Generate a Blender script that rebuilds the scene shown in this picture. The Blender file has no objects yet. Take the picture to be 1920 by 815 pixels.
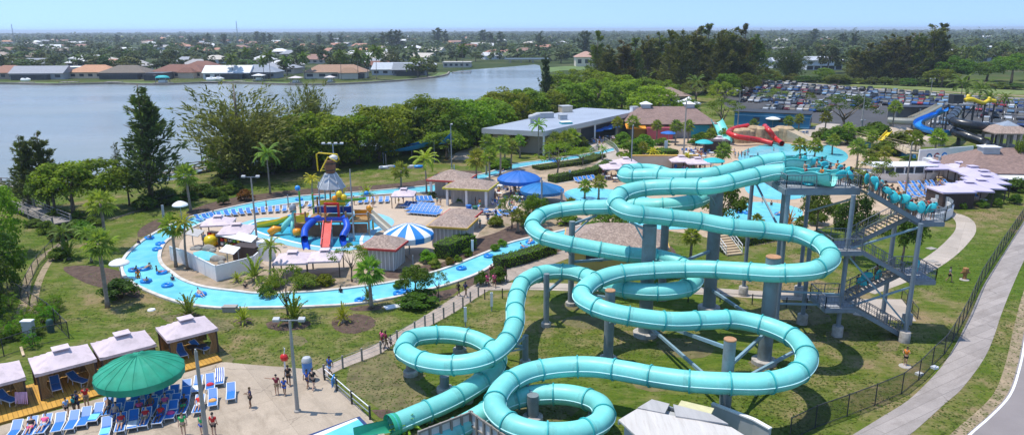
import bpy, math, random
import numpy as np
from mathutils import Vector, Matrix
D = bpy.data
SC = bpy.context.scene
COL = SC.collection
rad = math.radians
PI = math.pi
R = random.Random(11)
# ------------------------------------------------------------------ camera
F, CX, CY, CH = 1350.0, 960.0, 407.5, 27.0
CAM = Matrix.Rotation(rad(90 - 14.6), 4, 'X') @ Matrix.Rotation(rad(-0.2), 4, 'Z')
CAM3 = CAM.to_3x3()
FWD = CAM3 @ Vector((0, 0, -1))
cd = D.cameras.new('camera')
cam = D.objects.new('camera', cd)
COL.objects.link(cam)
cam.matrix_world = Matrix.Translation((0, 0, CH)) @ CAM
cd.sensor_width = 36
cd.lens = 36 * F / 1920
cd.clip_end = 40000
cd.clip_start = 0.5
SC.camera = cam
def ray(px, py):
 return CAM3 @ Vector(((px - CX) / F, -(py - CY) / F, -1))
def P(px, py, z=0.0):
 """where the sight line of a photo point meets the level z"""
 d = ray(px, py)
 t = (z - CH) / d.z
 return Vector((d.x * t, d.y * t, z))
def PY(px, py, y):
 """where the sight line of a photo point reaches distance y"""
 d = ray(px, py)
 t = y / d.y
 return Vector((d.x * t, y, CH + d.z * t))
def HT(px, by, ty):
 b = P(px, by)
 return PY(px, ty, b.y).z
def MPP(px, py):
 """metres per photo pixel at a ground point"""
 return (P(px, py) - Vector((0, 0, CH))).dot(FWD) / F
# ------------------------------------------------------------------ objects
def tag(o, label=None, cat=None, group=None, kind=None):
 if label: o['label'] = label
 if cat: o['category'] = cat
 if group: o['group'] = group
 if kind: o['kind'] = kind
 return o
def thing(name, label, cat, loc=(0, 0, 0), rz=0.0, group=None):
 o = D.objects.new(name, None)
 o.empty_display_size = 0.3
 COL.objects.link(o)
 o.location = loc
 o.rotation_euler = (0, 0, rz)
 return tag(o, label, cat, group)
KIDS = {}
def link(name, me, parent=None, color=None):
 o = D.objects.new(name, me)
 COL.objects.link(o)
 if parent is not None:
  o.parent = parent
  KIDS.setdefault(parent.name, []).append(o)
 if color is not None:
  o.color = (color[0], color[1], color[2], 1)
 return o
def dup(src, loc, rz=0.0, label=None, scale=None, group=None, colors=None):
 """copy a thing with its parts and sub-parts"""
 def cp(o, par):
  c = o.copy()
  COL.objects.link(c)
  if par is not None:
   c.parent = par
   KIDS.setdefault(par.name, []).append(c)
  base = o.name.split('.')[0]
  if colors and base in colors:
   k = colors[base]
   c.color = (k[0], k[1], k[2], 1)
  for ch in list(KIDS.get(o.name, [])):
   cp(ch, c)
  return c
 r = cp(src, None)
 r.location = loc
 r.rotation_euler = (0, 0, rz)
 if scale is not None:
  r.scale = (scale,) * 3 if isinstance(scale, (int, float)) else scale
 if label: r['label'] = label
 if group: r['group'] = group
 return r
def drop(o):
 for ch in KIDS.get(o.name, []):
  drop(ch)
 KIDS.pop(o.name, None)
 D.objects.remove(o)
ONES = 'zero first second third fourth fifth sixth seventh eighth ninth tenth eleventh twelfth thirteenth fourteenth fifteenth sixteenth seventeenth eighteenth nineteenth'.split()
TENS = ['', '', 'twenty', 'thirty', 'forty', 'fifty', 'sixty', 'seventy', 'eighty', 'ninety']
def nth(i):
 if i >= 100:
  h = ('one', 'two', 'three')[i // 100 - 1] + ' hundred'
  return h + 'th' if i % 100 == 0 else h + ' and ' + nth(i % 100)
 if i < 20: return ONES[i]
 if i % 10 == 0: return TENS[i // 10][:-1] + 'ieth'
 return TENS[i // 10] + '-' + ONES[i % 10]
# ------------------------------------------------------------------ meshes
class MB:
 """collects faces of ONE mesh; faces may use several materials"""
 def __init__(s):
  s.v = []; s.f = []; s.m = []; s.mi = 0
 def add(s, vs, fs):
  n = len(s.v)
  s.v += [tuple(v) for v in vs]
  for f in fs:
   s.f.append(tuple(i + n for i in f)); s.m.append(s.mi)
  return s
 def box(s, c, d, rz=0.0, taper=1.0, rx=0.0, ry=0.0):
  hx, hy, hz = d[0] / 2, d[1] / 2, d[2] / 2
  m = Matrix.Translation(c) @ Matrix.Rotation(rz, 4, 'Z') @ Matrix.Rotation(ry, 4, 'Y') @ Matrix.Rotation(rx, 4, 'X')
  vs = []
  for z, k in ((-hz, 1), (hz, taper)):
   for x, y in ((-hx, -hy), (hx, -hy), (hx, hy), (-hx, hy)):
    vs.append(m @ Vector((x * k, y * k, z)))
  return s.add(vs, [(3, 2, 1, 0), (4, 5, 6, 7), (0, 1, 5, 4), (1, 2, 6, 5), (2, 3, 7, 6), (3, 0, 4, 7)])
 def bar(s, a, b, w, h=None):
  a, b = Vector(a), Vector(b)
  h = h or w
  t = (b - a)
  L = t.length
  if L < 1e-6: return s
  t /= L
  up = Vector((0, 0, 1)) if abs(t.z) < 0.95 else Vector((1, 0, 0))
  x = t.cross(up).normalized()
  y = x.cross(t).normalized()
  vs = []
  for p in (a, b):
   for i, j in ((-1, -1), (1, -1), (1, 1), (-1, 1)):
    vs.append(p + x * (i * w / 2) + y * (j * h / 2))
  return s.add(vs, [(3, 2, 1, 0), (4, 5, 6, 7), (0, 1, 5, 4), (1, 2, 6, 5), (2, 3, 7, 6), (3, 0, 4, 7)])
 def tube(s, pts, r, n=8, cap=True, a0=0.0, a1=2 * PI, vertical=False):
  pts = [Vector(p) for p in pts]
  k = len(pts)
  rr = r if isinstance(r, (list, tuple)) else [r] * k
  full = abs(a1 - a0 - 2 * PI) < 1e-6
  m = n if full else n + 1
  base = len(s.v)
  px = None
  for i, p in enumerate(pts):
   t = (pts[min(i + 1, k - 1)] - pts[max(i - 1, 0)])
   t = t.normalized() if t.length > 1e-9 else Vector((0, 0, 1))
   x = t.cross(Vector((0, 0, 1)))
   if x.length < 0.15:
    x = px.copy() if px is not None else Vector((1, 0, 0))
    x = (x - t * x.dot(t))
   x.normalize()
   px = x
   y = x.cross(t).normalized()
   for j in range(m):
    a = a0 + (a1 - a0) * j / n
    s.v.append(tuple(p + (x * math.cos(a) + y * math.sin(a)) * rr[i]))
  for i in range(k - 1):
   for j in range(n):
    j2 = (j + 1) % m
    s.f.append((base + i * m + j, base + i * m + j2, base + (i + 1) * m + j2, base + (i + 1) * m + j)); s.m.append(s.mi)
  if cap and full:
   s.f.append(tuple(base + j for j in range(m))[::-1]); s.m.append(s.mi)
   s.f.append(tuple(base + (k - 1) * m + j for j in range(m))); s.m.append(s.mi)
  return s
 def lathe(s, prof, n=16, c=(0, 0, 0), sx=1.0, sy=1.0, cap=True):
  base = len(s.v)
  k = len(prof)
  for r, z in prof:
   for j in range(n):
    a = 2 * PI * j / n
    s.v.append((c[0] + r * math.cos(a) * sx, c[1] + r * math.sin(a) * sy, c[2] + z))
  for i in range(k - 1):
   for j in range(n):
    j2 = (j + 1) % n
    s.f.append((base + i * n + j, base + i * n + j2, base + (i + 1) * n + j2, base + (i + 1) * n + j)); s.m.append(s.mi)
  if cap:
   if prof[0][0] > 1e-4: s.f.append(tuple(base + j for j in range(n))[::-1]); s.m.append(s.mi)
   if prof[-1][0] > 1e-4: s.f.append(tuple(base + (k - 1) * n + j for j in range(n))); s.m.append(s.mi)
  return s
 def prism(s, poly, z0, z1, bottom=True):
  n = len(poly)
  ar = sum(poly[i][0] * poly[(i + 1) % n][1] - poly[(i + 1) % n][0] * poly[i][1] for i in range(n))
  if ar < 0: poly = poly[::-1]
  vs = [(p[0], p[1], z0) for p in poly] + [(p[0], p[1], z1) for p in poly]
  fs = [tuple(range(n, 2 * n))]
  if bottom: fs.append(tuple(range(n))[::-1])
  fs += [(i, (i + 1) % n, n + (i + 1) % n, n + i) for i in range(n)]
  return s.add(vs, fs)
 def sheet(s, poly, z):
  n = len(poly)
  ar = sum(poly[i][0] * poly[(i + 1) % n][1] - poly[(i + 1) % n][0] * poly[i][1] for i in range(n))
  if ar < 0: poly = poly[::-1]
  return s.add([(p[0], p[1], z) for p in poly], [tuple(range(n))])
 def ribbon(s, pts, w, z0, z1=None):
  """flat strip along a path (solid when z1 is given)"""
  pts = [Vector((p[0], p[1], 0)) for p in pts]
  k = len(pts); L = []; Rr = []
  for i, p in enumerate(pts):
   t = (pts[min(i + 1, k - 1)] - pts[max(i - 1, 0)]).normalized()
   nrm = Vector((-t.y, t.x, 0))
   ww = w[i] if isinstance(w, (list, tuple)) else w
   L.append(p + nrm * ww / 2); Rr.append(p - nrm * ww / 2)
  zt = z0 if z1 is None else z1
  vs = [(p.x, p.y, zt) for p in Rr] + [(p.x, p.y, zt) for p in L]
  fs = [(i, i + 1, k + i + 1, k + i) for i in range(k - 1)]
  if z1 is not None:
   vs += [(p.x, p.y, z0) for p in Rr] + [(p.x, p.y, z0) for p in L]
   fs += [(2 * k + i, 2 * k + i + 1, i + 1, i) for i in range(k - 1)]
   fs += [(k + i, k + i + 1, 3 * k + i + 1, 3 * k + i) for i in range(k - 1)]
   fs += [(0, k, 3 * k, 2 * k), (k - 1, 3 * k - 1, 4 * k - 1, 2 * k - 1)]
  return s.add(vs, fs)
 def hip(s, w, d, h, z, over=0.0, ridge=None, th=0.12, c=(0, 0)):
  """hip roof: eave thickness th, ridge along x"""
  a, b = w / 2 + over, d / 2 + over
  if ridge is None: ridge = max(0.0, (w - d) / 2)
  x, y = c
  vs = [(x - a, y - b, z), (x + a, y - b, z), (x + a, y + b, z), (x - a, y + b, z),
    (x - a, y - b, z + th), (x + a, y - b, z + th), (x + a, y + b, z + th), (x - a, y + b, z + th)]
  if ridge < 0.05:
   vs += [(x, y, z + th + h)]
   return s.add(vs, [(3, 2, 1, 0), (0, 1, 5, 4), (1, 2, 6, 5), (2, 3, 7, 6), (3, 0, 4, 7), (4, 5, 8), (5, 6, 8), (6, 7, 8), (7, 4, 8)])
  vs += [(x - ridge, y, z + th + h), (x + ridge, y, z + th + h)]
  return s.add(vs, [(3, 2, 1, 0), (0, 1, 5, 4), (1, 2, 6, 5), (2, 3, 7, 6), (3, 0, 4, 7), (4, 5, 9, 8), (5, 6, 9), (6, 7, 8, 9), (7, 4, 8)])
 def mesh(s, name, mats, smooth=False):
  me = D.meshes.new(name)
  me.from_pydata(s.v, [], s.f)
  mats = mats if isinstance(mats, (list, tuple)) else [mats]
  for m in mats: me.materials.append(m)
  if len(mats) > 1: me.polygons.foreach_set('material_index', s.m)
  if smooth: me.polygons.foreach_set('use_smooth', [True] * len(s.f))
  me.update()
  return me
 def build(s, name, mats, parent=None, smooth=False, color=None):
  me = s.mesh(name, mats, smooth)
  if smooth == 'auto': smooth_auto(me)
  return link(name, me, parent, color)
def smooth_auto(me, ang=40):
 me.polygons.foreach_set('use_smooth', [True] * len(me.polygons))
 try: me.set_sharp_from_angle(angle=rad(ang))
 except Exception: pass
def np_mesh(name, V, k, mat):
 """mesh from an (n*k,3) array, every k points one face"""
 me = D.meshes.new(name)
 n = len(V)
 me.vertices.add(n)
 me.vertices.foreach_set('co', np.ascontiguousarray(V, dtype=np.float32).ravel())
 me.loops.add(n)
 me.loops.foreach_set('vertex_index', np.arange(n, dtype=np.int32))
 me.polygons.add(n // k)
 me.polygons.foreach_set('loop_start', np.arange(0, n, k, dtype=np.int32))
 me.polygons.foreach_set('loop_total', np.full(n // k, k, dtype=np.int32))
 me.materials.append(mat)
 me.update(calc_edges=True)
 return me
def cr(pts, step=0.5, closed=False):
 """smooth curve through points, resampled at even steps"""
 pts = [Vector(p) for p in pts]
 n = len(pts)
 out = []
 rng = range(n) if closed else range(n - 1)
 for i in rng:
  if closed:
   p0, p1, p2, p3 = pts[i - 1], pts[i], pts[(i + 1) % n], pts[(i + 2) % n]
  else:
   p1, p2 = pts[i], pts[i + 1]
   p0 = pts[i - 1] if i else p1 * 2 - p2
   p3 = pts[i + 2] if i + 2 < n else p2 * 2 - p1
  d1 = max((p1 - p0).length, 1e-4) ** .5; d2 = max((p2 - p1).length, 1e-4) ** .5; d3 = max((p3 - p2).length, 1e-4) ** .5
  m1 = ((p1 - p0) / d1 - (p2 - p0) / (d1 + d2) + (p2 - p1) / d2) * d2
  m2 = ((p2 - p1) / d2 - (p3 - p1) / (d2 + d3) + (p3 - p2) / d3) * d2
  for j in range(24):
   t = j / 24
   out.append(p1 * (2 * t**3 - 3 * t**2 + 1) + m1 * (t**3 - 2 * t**2 + t) + p2 * (-2 * t**3 + 3 * t**2) + m2 * (t**3 - t**2))
 out.append(pts[0] if closed else pts[-1])
 L = [0.0]
 for a, b in zip(out, out[1:]): L.append(L[-1] + (b - a).length)
 m = max(2, int(round(L[-1] / step)))
 res = []; j = 0
 for i in range(m + (0 if closed else 1)):
  s_ = L[-1] * i / m
  while j < len(L) - 2 and L[j + 1] < s_: j += 1
  t = (s_ - L[j]) / max(L[j + 1] - L[j], 1e-9)
  res.append(out[j].lerp(out[j + 1], min(1, t)))
 return res
def PP(pix, z=0.0): return [P(x, y, z) for x, y in pix]
def curve_px(pix, step=0.8, closed=False): return cr(PP(pix), step, closed)
# ------------------------------------------------------------------ materials
def lin(h):
 h = h.lstrip('#')
 c = [int(h[i:i + 2], 16) / 255 for i in (0, 2, 4)]
 return tuple(x / 12.92 if x <= 0.04045 else ((x + 0.055) / 1.055) ** 2.4 for x in c)
class NT:
 def __init__(s, m):
  s.t = m.node_tree; s.n = s.t.nodes; s.l = s.t.links
  s.b = s.n['Principled BSDF']
 def new(s, ty, **kw):
  n = s.n.new(ty)
  for k, v in kw.items():
   if k.startswith('i_'):
    key = k[2:]
    key = int(key) if key.isdigit() else key.replace('_', ' ')
    n.inputs[key].default_value = v
   else: setattr(n, k, v)
  return n
 def link(s, a, b): s.l.new(a, b)
 def noise(s, scale, detail=4, vec=None, rough=0.55, dist=0.0):
  n = s.new('ShaderNodeTexNoise')
  n.inputs['Scale'].default_value = scale; n.inputs['Detail'].default_value = detail
  n.inputs['Roughness'].default_value = rough; n.inputs['Distortion'].default_value = dist
  if vec is not None: s.link(vec, n.inputs['Vector'])
  return n.outputs['Fac']
 def ramp(s, fac, stops):
  n = s.new('ShaderNodeValToRGB')
  e = n.color_ramp.elements
  while len(e) < len(stops): e.new(0.5)
  for el, (p, c) in zip(e, stops):
   el.position = p
   el.color = (c, c, c, 1) if isinstance(c, (int, float)) else (c[0], c[1], c[2], 1)
  s.link(fac, n.inputs['Fac'])
  return n.outputs['Color']
 def mix(s, fac, a, b, mode='MIX'):
  n = s.new('ShaderNodeMix', data_type='RGBA', blend_type=mode)
  for sock, val in ((n.inputs[0], fac), (n.inputs[6], a), (n.inputs[7], b)):
   if isinstance(val, (int, float)): sock.default_value = val
   elif isinstance(val, (tuple, list)): sock.default_value = (val[0], val[1], val[2], 1)
   else: s.link(val, sock)
  return n.outputs[2]
 def math(s, op, a, b=None):
  n = s.new('ShaderNodeMath', operation=op)
  for i, val in enumerate((a, b)):
   if val is None: continue
   if isinstance(val, (int, float)): n.inputs[i].default_value = val
   else: s.link(val, n.inputs[i])
  return n.outputs[0]
 def coord(s, kind='Object', scale=None, rot=0.0):
  tc = s.new('ShaderNodeTexCoord')
  o = tc.outputs[kind]
  if scale is not None or rot:
   mp = s.new('ShaderNodeMapping')
   mp.inputs['Scale'].default_value = scale or (1, 1, 1)
   mp.inputs['Rotation'].default_value = (0, 0, rot)
   s.link(o, mp.inputs['Vector'])
   o = mp.outputs['Vector']
  return o
 def bump(s, h, strength=0.3, dist=0.05):
  n = s.new('ShaderNodeBump')
  n.inputs['Strength'].default_value = strength; n.inputs['Distance'].default_value = dist
  s.link(h, n.inputs['Height'])
  s.link(n.outputs['Normal'], s.b.inputs['Normal'])
MATS = {}
def mat(name, c=None, rough=0.6, var=0.15, scale=2.0, metal=0.0, coat=0.0, bump=0.0, bscale=None, objcol=False, rnd=0.0, trans=0.0, detail=5, stretch=None, spec=None, dirt=None):
 """plain surface: base colour with a noise of lighter and darker patches"""
 if name in MATS: return MATS[name]
 m = D.materials.new(name)
 m.use_nodes = True
 t = NT(m)
 co = t.coord('Object', stretch)
 f = t.noise(scale, detail, co)
 f = t.ramp(f, [(0.25, 1 - var), (0.75, 1 + var)])
 if objcol:
  oi = t.new('ShaderNodeObjectInfo')
  base = oi.outputs['Color']
 else: base = c
 colr = t.mix(1.0, base, f, 'MULTIPLY')
 if rnd:
  oi = t.new('ShaderNodeObjectInfo')
  k = t.ramp(oi.outputs['Random'], [(0, 1 - rnd), (1, 1 + rnd)])
  colr = t.mix(1.0, colr, k, 'MULTIPLY')
 if dirt:
  d = t.ramp(t.noise(dirt[1], 6, co, 0.65), [(0.48, 0.0), (0.68, dirt[2])])
  colr = t.mix(d, colr, dirt[0])
 t.link(colr, t.b.inputs['Base Color'])
 t.b.inputs['Roughness'].default_value = rough
 t.b.inputs['Metallic'].default_value = metal
 if spec is not None: t.b.inputs['Specular IOR Level'].default_value = spec
 if coat: t.b.inputs['Coat Weight'].default_value = coat; t.b.inputs['Coat Roughness'].default_value = 0.15
 if bump: t.bump(t.noise(bscale or scale * 6, 6, co), bump, 0.05)
 MATS[name] = m
 return m
def leafmat(name, c1, c2, c3=None, scale=1.2, rnd=0.25, trans=0.35):
 """foliage: patches of different leaf colour, light shining through"""
 if name in MATS: return MATS[name]
 m = D.materials.new(name)
 m.use_nodes = True
 t = NT(m)
 geo = t.new('ShaderNodeNewGeometry')
 oi = t.new('ShaderNodeObjectInfo')
 f = t.noise(scale, 3, geo.outputs['Position'])
 colr = t.ramp(f, [(0.3, c1), (0.6, c2), (0.8, c3 or c2)])
 isl = t.ramp(geo.outputs['Random Per Island'], [(0, 0.65), (1, 1.4)])
 colr = t.mix(1.0, colr, isl, 'MULTIPLY')
 k = t.ramp(oi.outputs['Random'], [(0, (1 - rnd, 1 - rnd * .9, 1 - rnd)), (0.5, (1 + rnd * .6, 1.0, 0.9)), (1, (1 + rnd * .3, 1 + rnd, 1))])
 colr = t.mix(1.0, colr, k, 'MULTIPLY')
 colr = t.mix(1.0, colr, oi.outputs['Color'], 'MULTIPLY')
 t.link(colr, t.b.inputs['Base Color'])
 t.b.inputs['Roughness'].default_value = 0.6
 t.b.inputs['Specular IOR Level'].default_value = 0.25
 tr = t.new('ShaderNodeBsdfTranslucent')
 tc = t.mix(1.0, colr, (1.25, 1.3, 0.55), 'MULTIPLY')
 t.link(tc, tr.inputs['Color'])
 mx = t.new('ShaderNodeMixShader')
 mx.inputs[0].default_value = trans
 t.link(t.b.outputs[0], mx.inputs[1]); t.link(tr.outputs[0], mx.inputs[2])
 t.link(mx.outputs[0], t.n['Material Output'].inputs['Surface'])
 MATS[name] = m
 return m
def setting(name, mb, m, **kw):
 return tag(mb.build(name, m, **kw), kind='structure')
# ------------------------------------------------------------------ light
SUN_EL, SUN_DIR = 73.0, Vector((-0.93, 0.12, 0)).normalized()      # horizontal direction towards the sun
w = D.worlds.new('World')
SC.world = w
w.use_nodes = True
nt = w.node_tree
bg = nt.nodes['Background']
sky = nt.nodes.new('ShaderNodeTexSky')
sky.sky_type = 'NISHITA'
sky.sun_disc = False
sky.sun_elevation = rad(SUN_EL)
sky.sun_rotation = math.atan2(SUN_DIR.x, SUN_DIR.y)
sky.altitude = 0
sky.air_density = 1.0
sky.dust_density = 0.0
sky.ozone_density = 1.5
# the pale band of the Nishita horizon is lifted out of sight, the air above the land is the haze box
tcw = nt.nodes.new('ShaderNodeTexCoord'); mpw = nt.nodes.new('ShaderNodeMapping')
mpw.inputs['Location'].default_value = (0, 0, 0.27)
nt.links.new(tcw.outputs['Generated'], mpw.inputs['Vector']); nt.links.new(mpw.outputs['Vector'], sky.inputs['Vector'])
nt.links.new(sky.outputs['Color'], bg.inputs['Color'])
bg.inputs['Strength'].default_value = 0.15
sd = D.lights.new('sun', 'SUN')
sd.energy = 2.7
sd.angle = rad(0.5)
sd.color = (1.0, 0.955, 0.88)
sun = D.objects.new('sun', sd)
COL.objects.link(sun)
sv = Vector((SUN_DIR.x * math.cos(rad(SUN_EL)), SUN_DIR.y * math.cos(rad(SUN_EL)), math.sin(rad(SUN_EL))))
sun.rotation_euler = sv.to_track_quat('Z', 'Y').to_euler()
sun.location = (0, 0, 80)
SC.view_settings.view_transform = 'Standard'
SC.view_settings.look = 'None'
SC.view_settings.gamma = 1.0
SC.view_settings.exposure = 0.80
SC.render.engine = 'CYCLES'
SC.cycles.max_bounces = 6
SC.cycles.transparent_max_bounces = 12
# ================================================================== SETTING
def ground_mat():
 m = D.materials.new('lawn'); m.use_nodes = True
 t = NT(m)
 geo = t.new('ShaderNodeNewGeometry')
 pos = geo.outputs['Position']
 big = t.noise(0.045, 6, pos, 0.6, 0.4)
 mid = t.noise(0.35, 6, pos, 0.65, 0.3)
 mp = t.new('ShaderNodeMapping'); mp.inputs['Scale'].default_value = (0.55, 2.1, 1); mp.inputs['Rotation'].default_value = (0, 0, 0.5)
 t.link(pos, mp.inputs['Vector'])
 streak = t.noise(0.9, 7, mp.outputs['Vector'], 0.7, 0.6)
 fine = t.noise(4.5, 6, pos, 0.75)
 g = t.ramp(streak, [(0.28, (0.044, 0.080, 0.010)), (0.5, (0.084, 0.124, 0.014)), (0.72, (0.142, 0.162, 0.028))])
 dry = t.ramp(mid, [(0.3, (0.17, 0.135, 0.055)), (0.6, (0.245, 0.19, 0.10)), (0.8, (0.15, 0.105, 0.06))])
 f = t.math('MULTIPLY', big, mid)
 f = t.math('ADD', f, t.math('MULTIPLY', streak, 0.16))
 f = t.ramp(f, [(0.285, 0.0), (0.355, 0.32), (0.44, 0.9)])
 c = t.mix(f, g, dry)
 c = t.mix(1.0, c, t.ramp(fine, [(0.25, 0.7), (0.5, 1.0), (0.78, 1.35)]), 'MULTIPLY')
 c = t.mix(1.0, c, t.ramp(big, [(0.3, (0.85, 1.0, 0.8)), (0.7, (1.15, 1.02, 1.1))]), 'MULTIPLY')
 # beyond the park: duller ground under the suburb
 sx = t.new('ShaderNodeSeparateXYZ'); t.link(pos, sx.inputs[0])
 far = t.new('ShaderNodeMapRange', i_From_Min=330.0, i_From_Max=460.0)
 t.link(sx.outputs['Y'], far.inputs['Value'])
 c2 = t.ramp(t.noise(0.02, 4, pos), [(0.35, (0.03, 0.05, 0.012)), (0.55, (0.055, 0.075, 0.022)), (0.7, (0.12, 0.115, 0.06))])
 c = t.mix(far.outputs[0], c, c2)
 t.link(c, t.b.inputs['Base Color'])
 t.b.inputs['Roughness'].default_value = 0.95
 t.b.inputs['Specular IOR Level'].default_value = 0.1
 t.bump(t.math('ADD', fine, t.math('MULTIPLY', streak, 0.7)), 0.6, 0.08)
 return m
def slab_mat(name, c, size, rot=0.0, joint=0.55, var=0.14, stain=0.35, rough=0.85, mortar=0.012, stainc=(0.30, 0.24, 0.17)):
 m = D.materials.new(name); m.use_nodes = True
 t = NT(m)
 co = t.coord('Object', (1, 1, 1), rot)
 br = t.new('ShaderNodeTexBrick')
 br.offset = 0.0
 for k, v in (('Color1', (c[0], c[1], c[2], 1)), ('Color2', (c[0] * .84, c[1] * .84, c[2] * .84, 1)), ('Mortar', (c[0] * joint, c[1] * joint, c[2] * joint, 1))):
  br.inputs[k].default_value = v
 br.inputs['Scale'].default_value = 1.0
 br.inputs['Bias'].default_value = 0.0; br.inputs['Mortar Size'].default_value = mortar
 br.inputs['Brick Width'].default_value = size[0]; br.inputs['Row Height'].default_value = size[1]
 t.link(co, br.inputs['Vector'])
 n = t.ramp(t.noise(0.5, 7, co, 0.6), [(0.3, 1 - var), (0.7, 1 + var)])
 col = t.mix(1.0, br.outputs['Color'], n, 'MULTIPLY')
 mp = t.new('ShaderNodeMapping'); mp.inputs['Scale'].default_value = (0.25, 0.9, 1); t.link(co, mp.inputs['Vector'])
 st = t.ramp(t.noise(0.7, 7, mp.outputs['Vector'], 0.7, 0.7), [(0.5, 0.0), (0.66, stain)])
 col = t.mix(st, col, stainc)
 vo = t.new('ShaderNodeTexVoronoi', feature='DISTANCE_TO_EDGE'); vo.inputs['Scale'].default_value = .22
 wv = t.new('ShaderNodeVectorMath', operation='ADD'); nz = t.new('ShaderNodeTexNoise'); nz.inputs['Scale'].default_value = .9; nz.inputs['Detail'].default_value = 6
 t.link(co, nz.inputs['Vector']); t.link(co, wv.inputs[0]); t.link(nz.outputs['Color'], wv.inputs[1]); t.link(wv.outputs[0], vo.inputs['Vector'])
 ck = t.math('MULTIPLY', t.ramp(vo.outputs['Distance'], [(0.002, .6), (0.012, 0.0)]), t.ramp(t.noise(.12, 3, co), [(.5, 0.0), (.58, 1.0)]))
 col = t.mix(ck, col, (c[0] * .35, c[1] * .35, c[2] * .35))
 col = t.mix(1.0, col, t.ramp(t.noise(9, 3, co), [(0.3, 0.9), (0.7, 1.08)]), 'MULTIPLY')
 t.link(col, t.b.inputs['Base Color'])
 t.b.inputs['Roughness'].default_value = rough
 t.b.inputs['Specular IOR Level'].default_value = 0.25
 return m
def pool_mat(name, c1, c2, foam=0.0):
 m = D.materials.new(name); m.use_nodes = True
 t = NT(m)
 co = t.coord('Object')
 v = t.new('ShaderNodeTexVoronoi', feature='SMOOTH_F1'); v.inputs['Scale'].default_value = 0.9; 
 nz = t.new('ShaderNodeTexNoise'); nz.inputs['Scale'].default_value = 1.1; nz.inputs['Detail'].default_value = 3
 t.link(co, nz.inputs['Vector'])
 ad = t.new('ShaderNodeVectorMath', operation='ADD'); t.link(co, ad.inputs[0]); t.link(nz.outputs['Color'], ad.inputs[1])
 t.link(ad.outputs[0], v.inputs['Vector'])
 ca = t.ramp(v.outputs['Distance'], [(0.25, 0.0), (0.75, 1.0)])  # caustic light pattern painted into the water colour
 f = t.mix(0.6, t.noise(0.35, 5, co), ca)
 col = t.ramp(f, [(0.2, c2), (0.65, c1)])
 col = t.mix(1.0, col, t.ramp(t.noise(0.16, 3, co), [(0.3, 0.86), (0.7, 1.1)]), 'MULTIPLY')
 t.link(col, t.b.inputs['Base Color'])
 t.b.inputs['Roughness'].default_value = 0.12
 t.b.inputs['IOR'].default_value = 1.33
 t.bump(t.noise(2.2, 5, co, 0.6, 0.5), 0.25, 0.08)
 return m
def lake_mat():
 m = D.materials.new('lake_water'); m.use_nodes = True
 t = NT(m)
 geo = t.new('ShaderNodeNewGeometry')
 mp = t.new('ShaderNodeMapping'); mp.inputs['Scale'].default_value = (0.35, 1.0, 1); t.link(geo.outputs['Position'], mp.inputs['Vector'])
 col = t.ramp(t.noise(0.03, 4, mp.outputs['Vector']), [(0.35, (0.21, 0.235, 0.215)), (0.65, (0.26, 0.275, 0.25))])
 t.link(col, t.b.inputs['Base Color'])
 t.b.inputs['Roughness'].default_value = 0.15
 t.b.inputs['Specular IOR Level'].default_value = 0.4
 t.b.inputs['IOR'].default_value = 1.33
 t.link(t.ramp(t.noise(0.012, 4, mp.outputs['Vector'], .6, .8), [(.35, .07), (.62, .26)]), t.b.inputs['Roughness'])
 a = t.noise(0.9, 6, mp.outputs['Vector'], 0.65, 0.4)
 t.bump(a, 0.75, 0.25)
 return m
M_LAWN = ground_mat()
g = MB()
xs = [-9000, -2500, -800, -300, -120, 0, 120, 300, 800, 2500, 9000]
ys = [-400, -20, 30, 120, 300, 700, 1600, 4000, 14000]
g.add([(x, y, 0) for y in ys for x in xs], [(j * 11 + i, j * 11 + i + 1, (j + 1) * 11 + i + 1, (j + 1) * 11 + i) for j in range(8) for i in range(10)])
setting('ground', g, M_LAWN)
LAKE_FAR = [(-700, 161), (-200, 160), (0, 158), (110, 160), (200, 158), (300, 160), (400, 156), (480, 158), (540, 160), (620, 160), (700, 156), (760, 152), (810, 147), (836, 142), (842, 137), (860, 133), (890, 130.5), (930, 127.5), (985, 123), (1003, 121)]
LAKE_NEAR = [(1012, 123), (1016, 140), (1018, 165), (1005, 196), (900, 238), (780, 272), (650, 296), (520, 312), (440, 322), (400, 312), (340, 335), (240, 352), (180, 350), (110, 358), (60, 366), (22, 346), (-100, 352), (-700, 372)]
lake = [P(x, y) for x, y in LAKE_FAR] + [P(x, y) for x, y in LAKE_NEAR]
lb = MB(); lb.sheet(lake, 0.03)
setting('lake', lb, lake_mat())
M_MULCH = mat('mulch', (0.085, 0.05, 0.035), 0.95, 0.45, 1.5, bump=0.8, bscale=7, detail=8, dirt=((0.16, 0.11, 0.07), 1.2, 0.6))
M_SOIL = mat('sandy_soil', (0.33, 0.245, 0.165), 0.95, 0.3, 0.8, bump=0.5, bscale=6, detail=8, dirt=((0.12, 0.11, 0.04), 0.5, 0.85))
M_DECK = slab_mat('sun_deck', (0.52, 0.41, 0.305), (6, 6), 0.3, 0.8, 0.08, 0.12)
M_PLAZA = slab_mat('plaza_concrete', (0.44, 0.355, 0.265), (4.6, 4.6), 0.95, 0.6, 0.12, 0.45, stainc=(0.21, 0.165, 0.115))
M_PATH = slab_mat('path_concrete', (0.46, 0.39, 0.32), (2.6, 2.6), 0.6, 0.7, 0.1, 0.25)
M_PAVER = slab_mat('path_pavers', (0.40, 0.325, 0.265), (2.4, 0.42), 0.93, 0.62, 0.12, 0.4, stainc=(0.26, 0.21, 0.17))
M_WALK = slab_mat('sidewalk_concrete', (0.36, 0.315, 0.285), (9, 0.9), -0.55, 0.62, 0.14, 0.7, mortar=0.025, stainc=(0.24, 0.205, 0.18))
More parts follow.
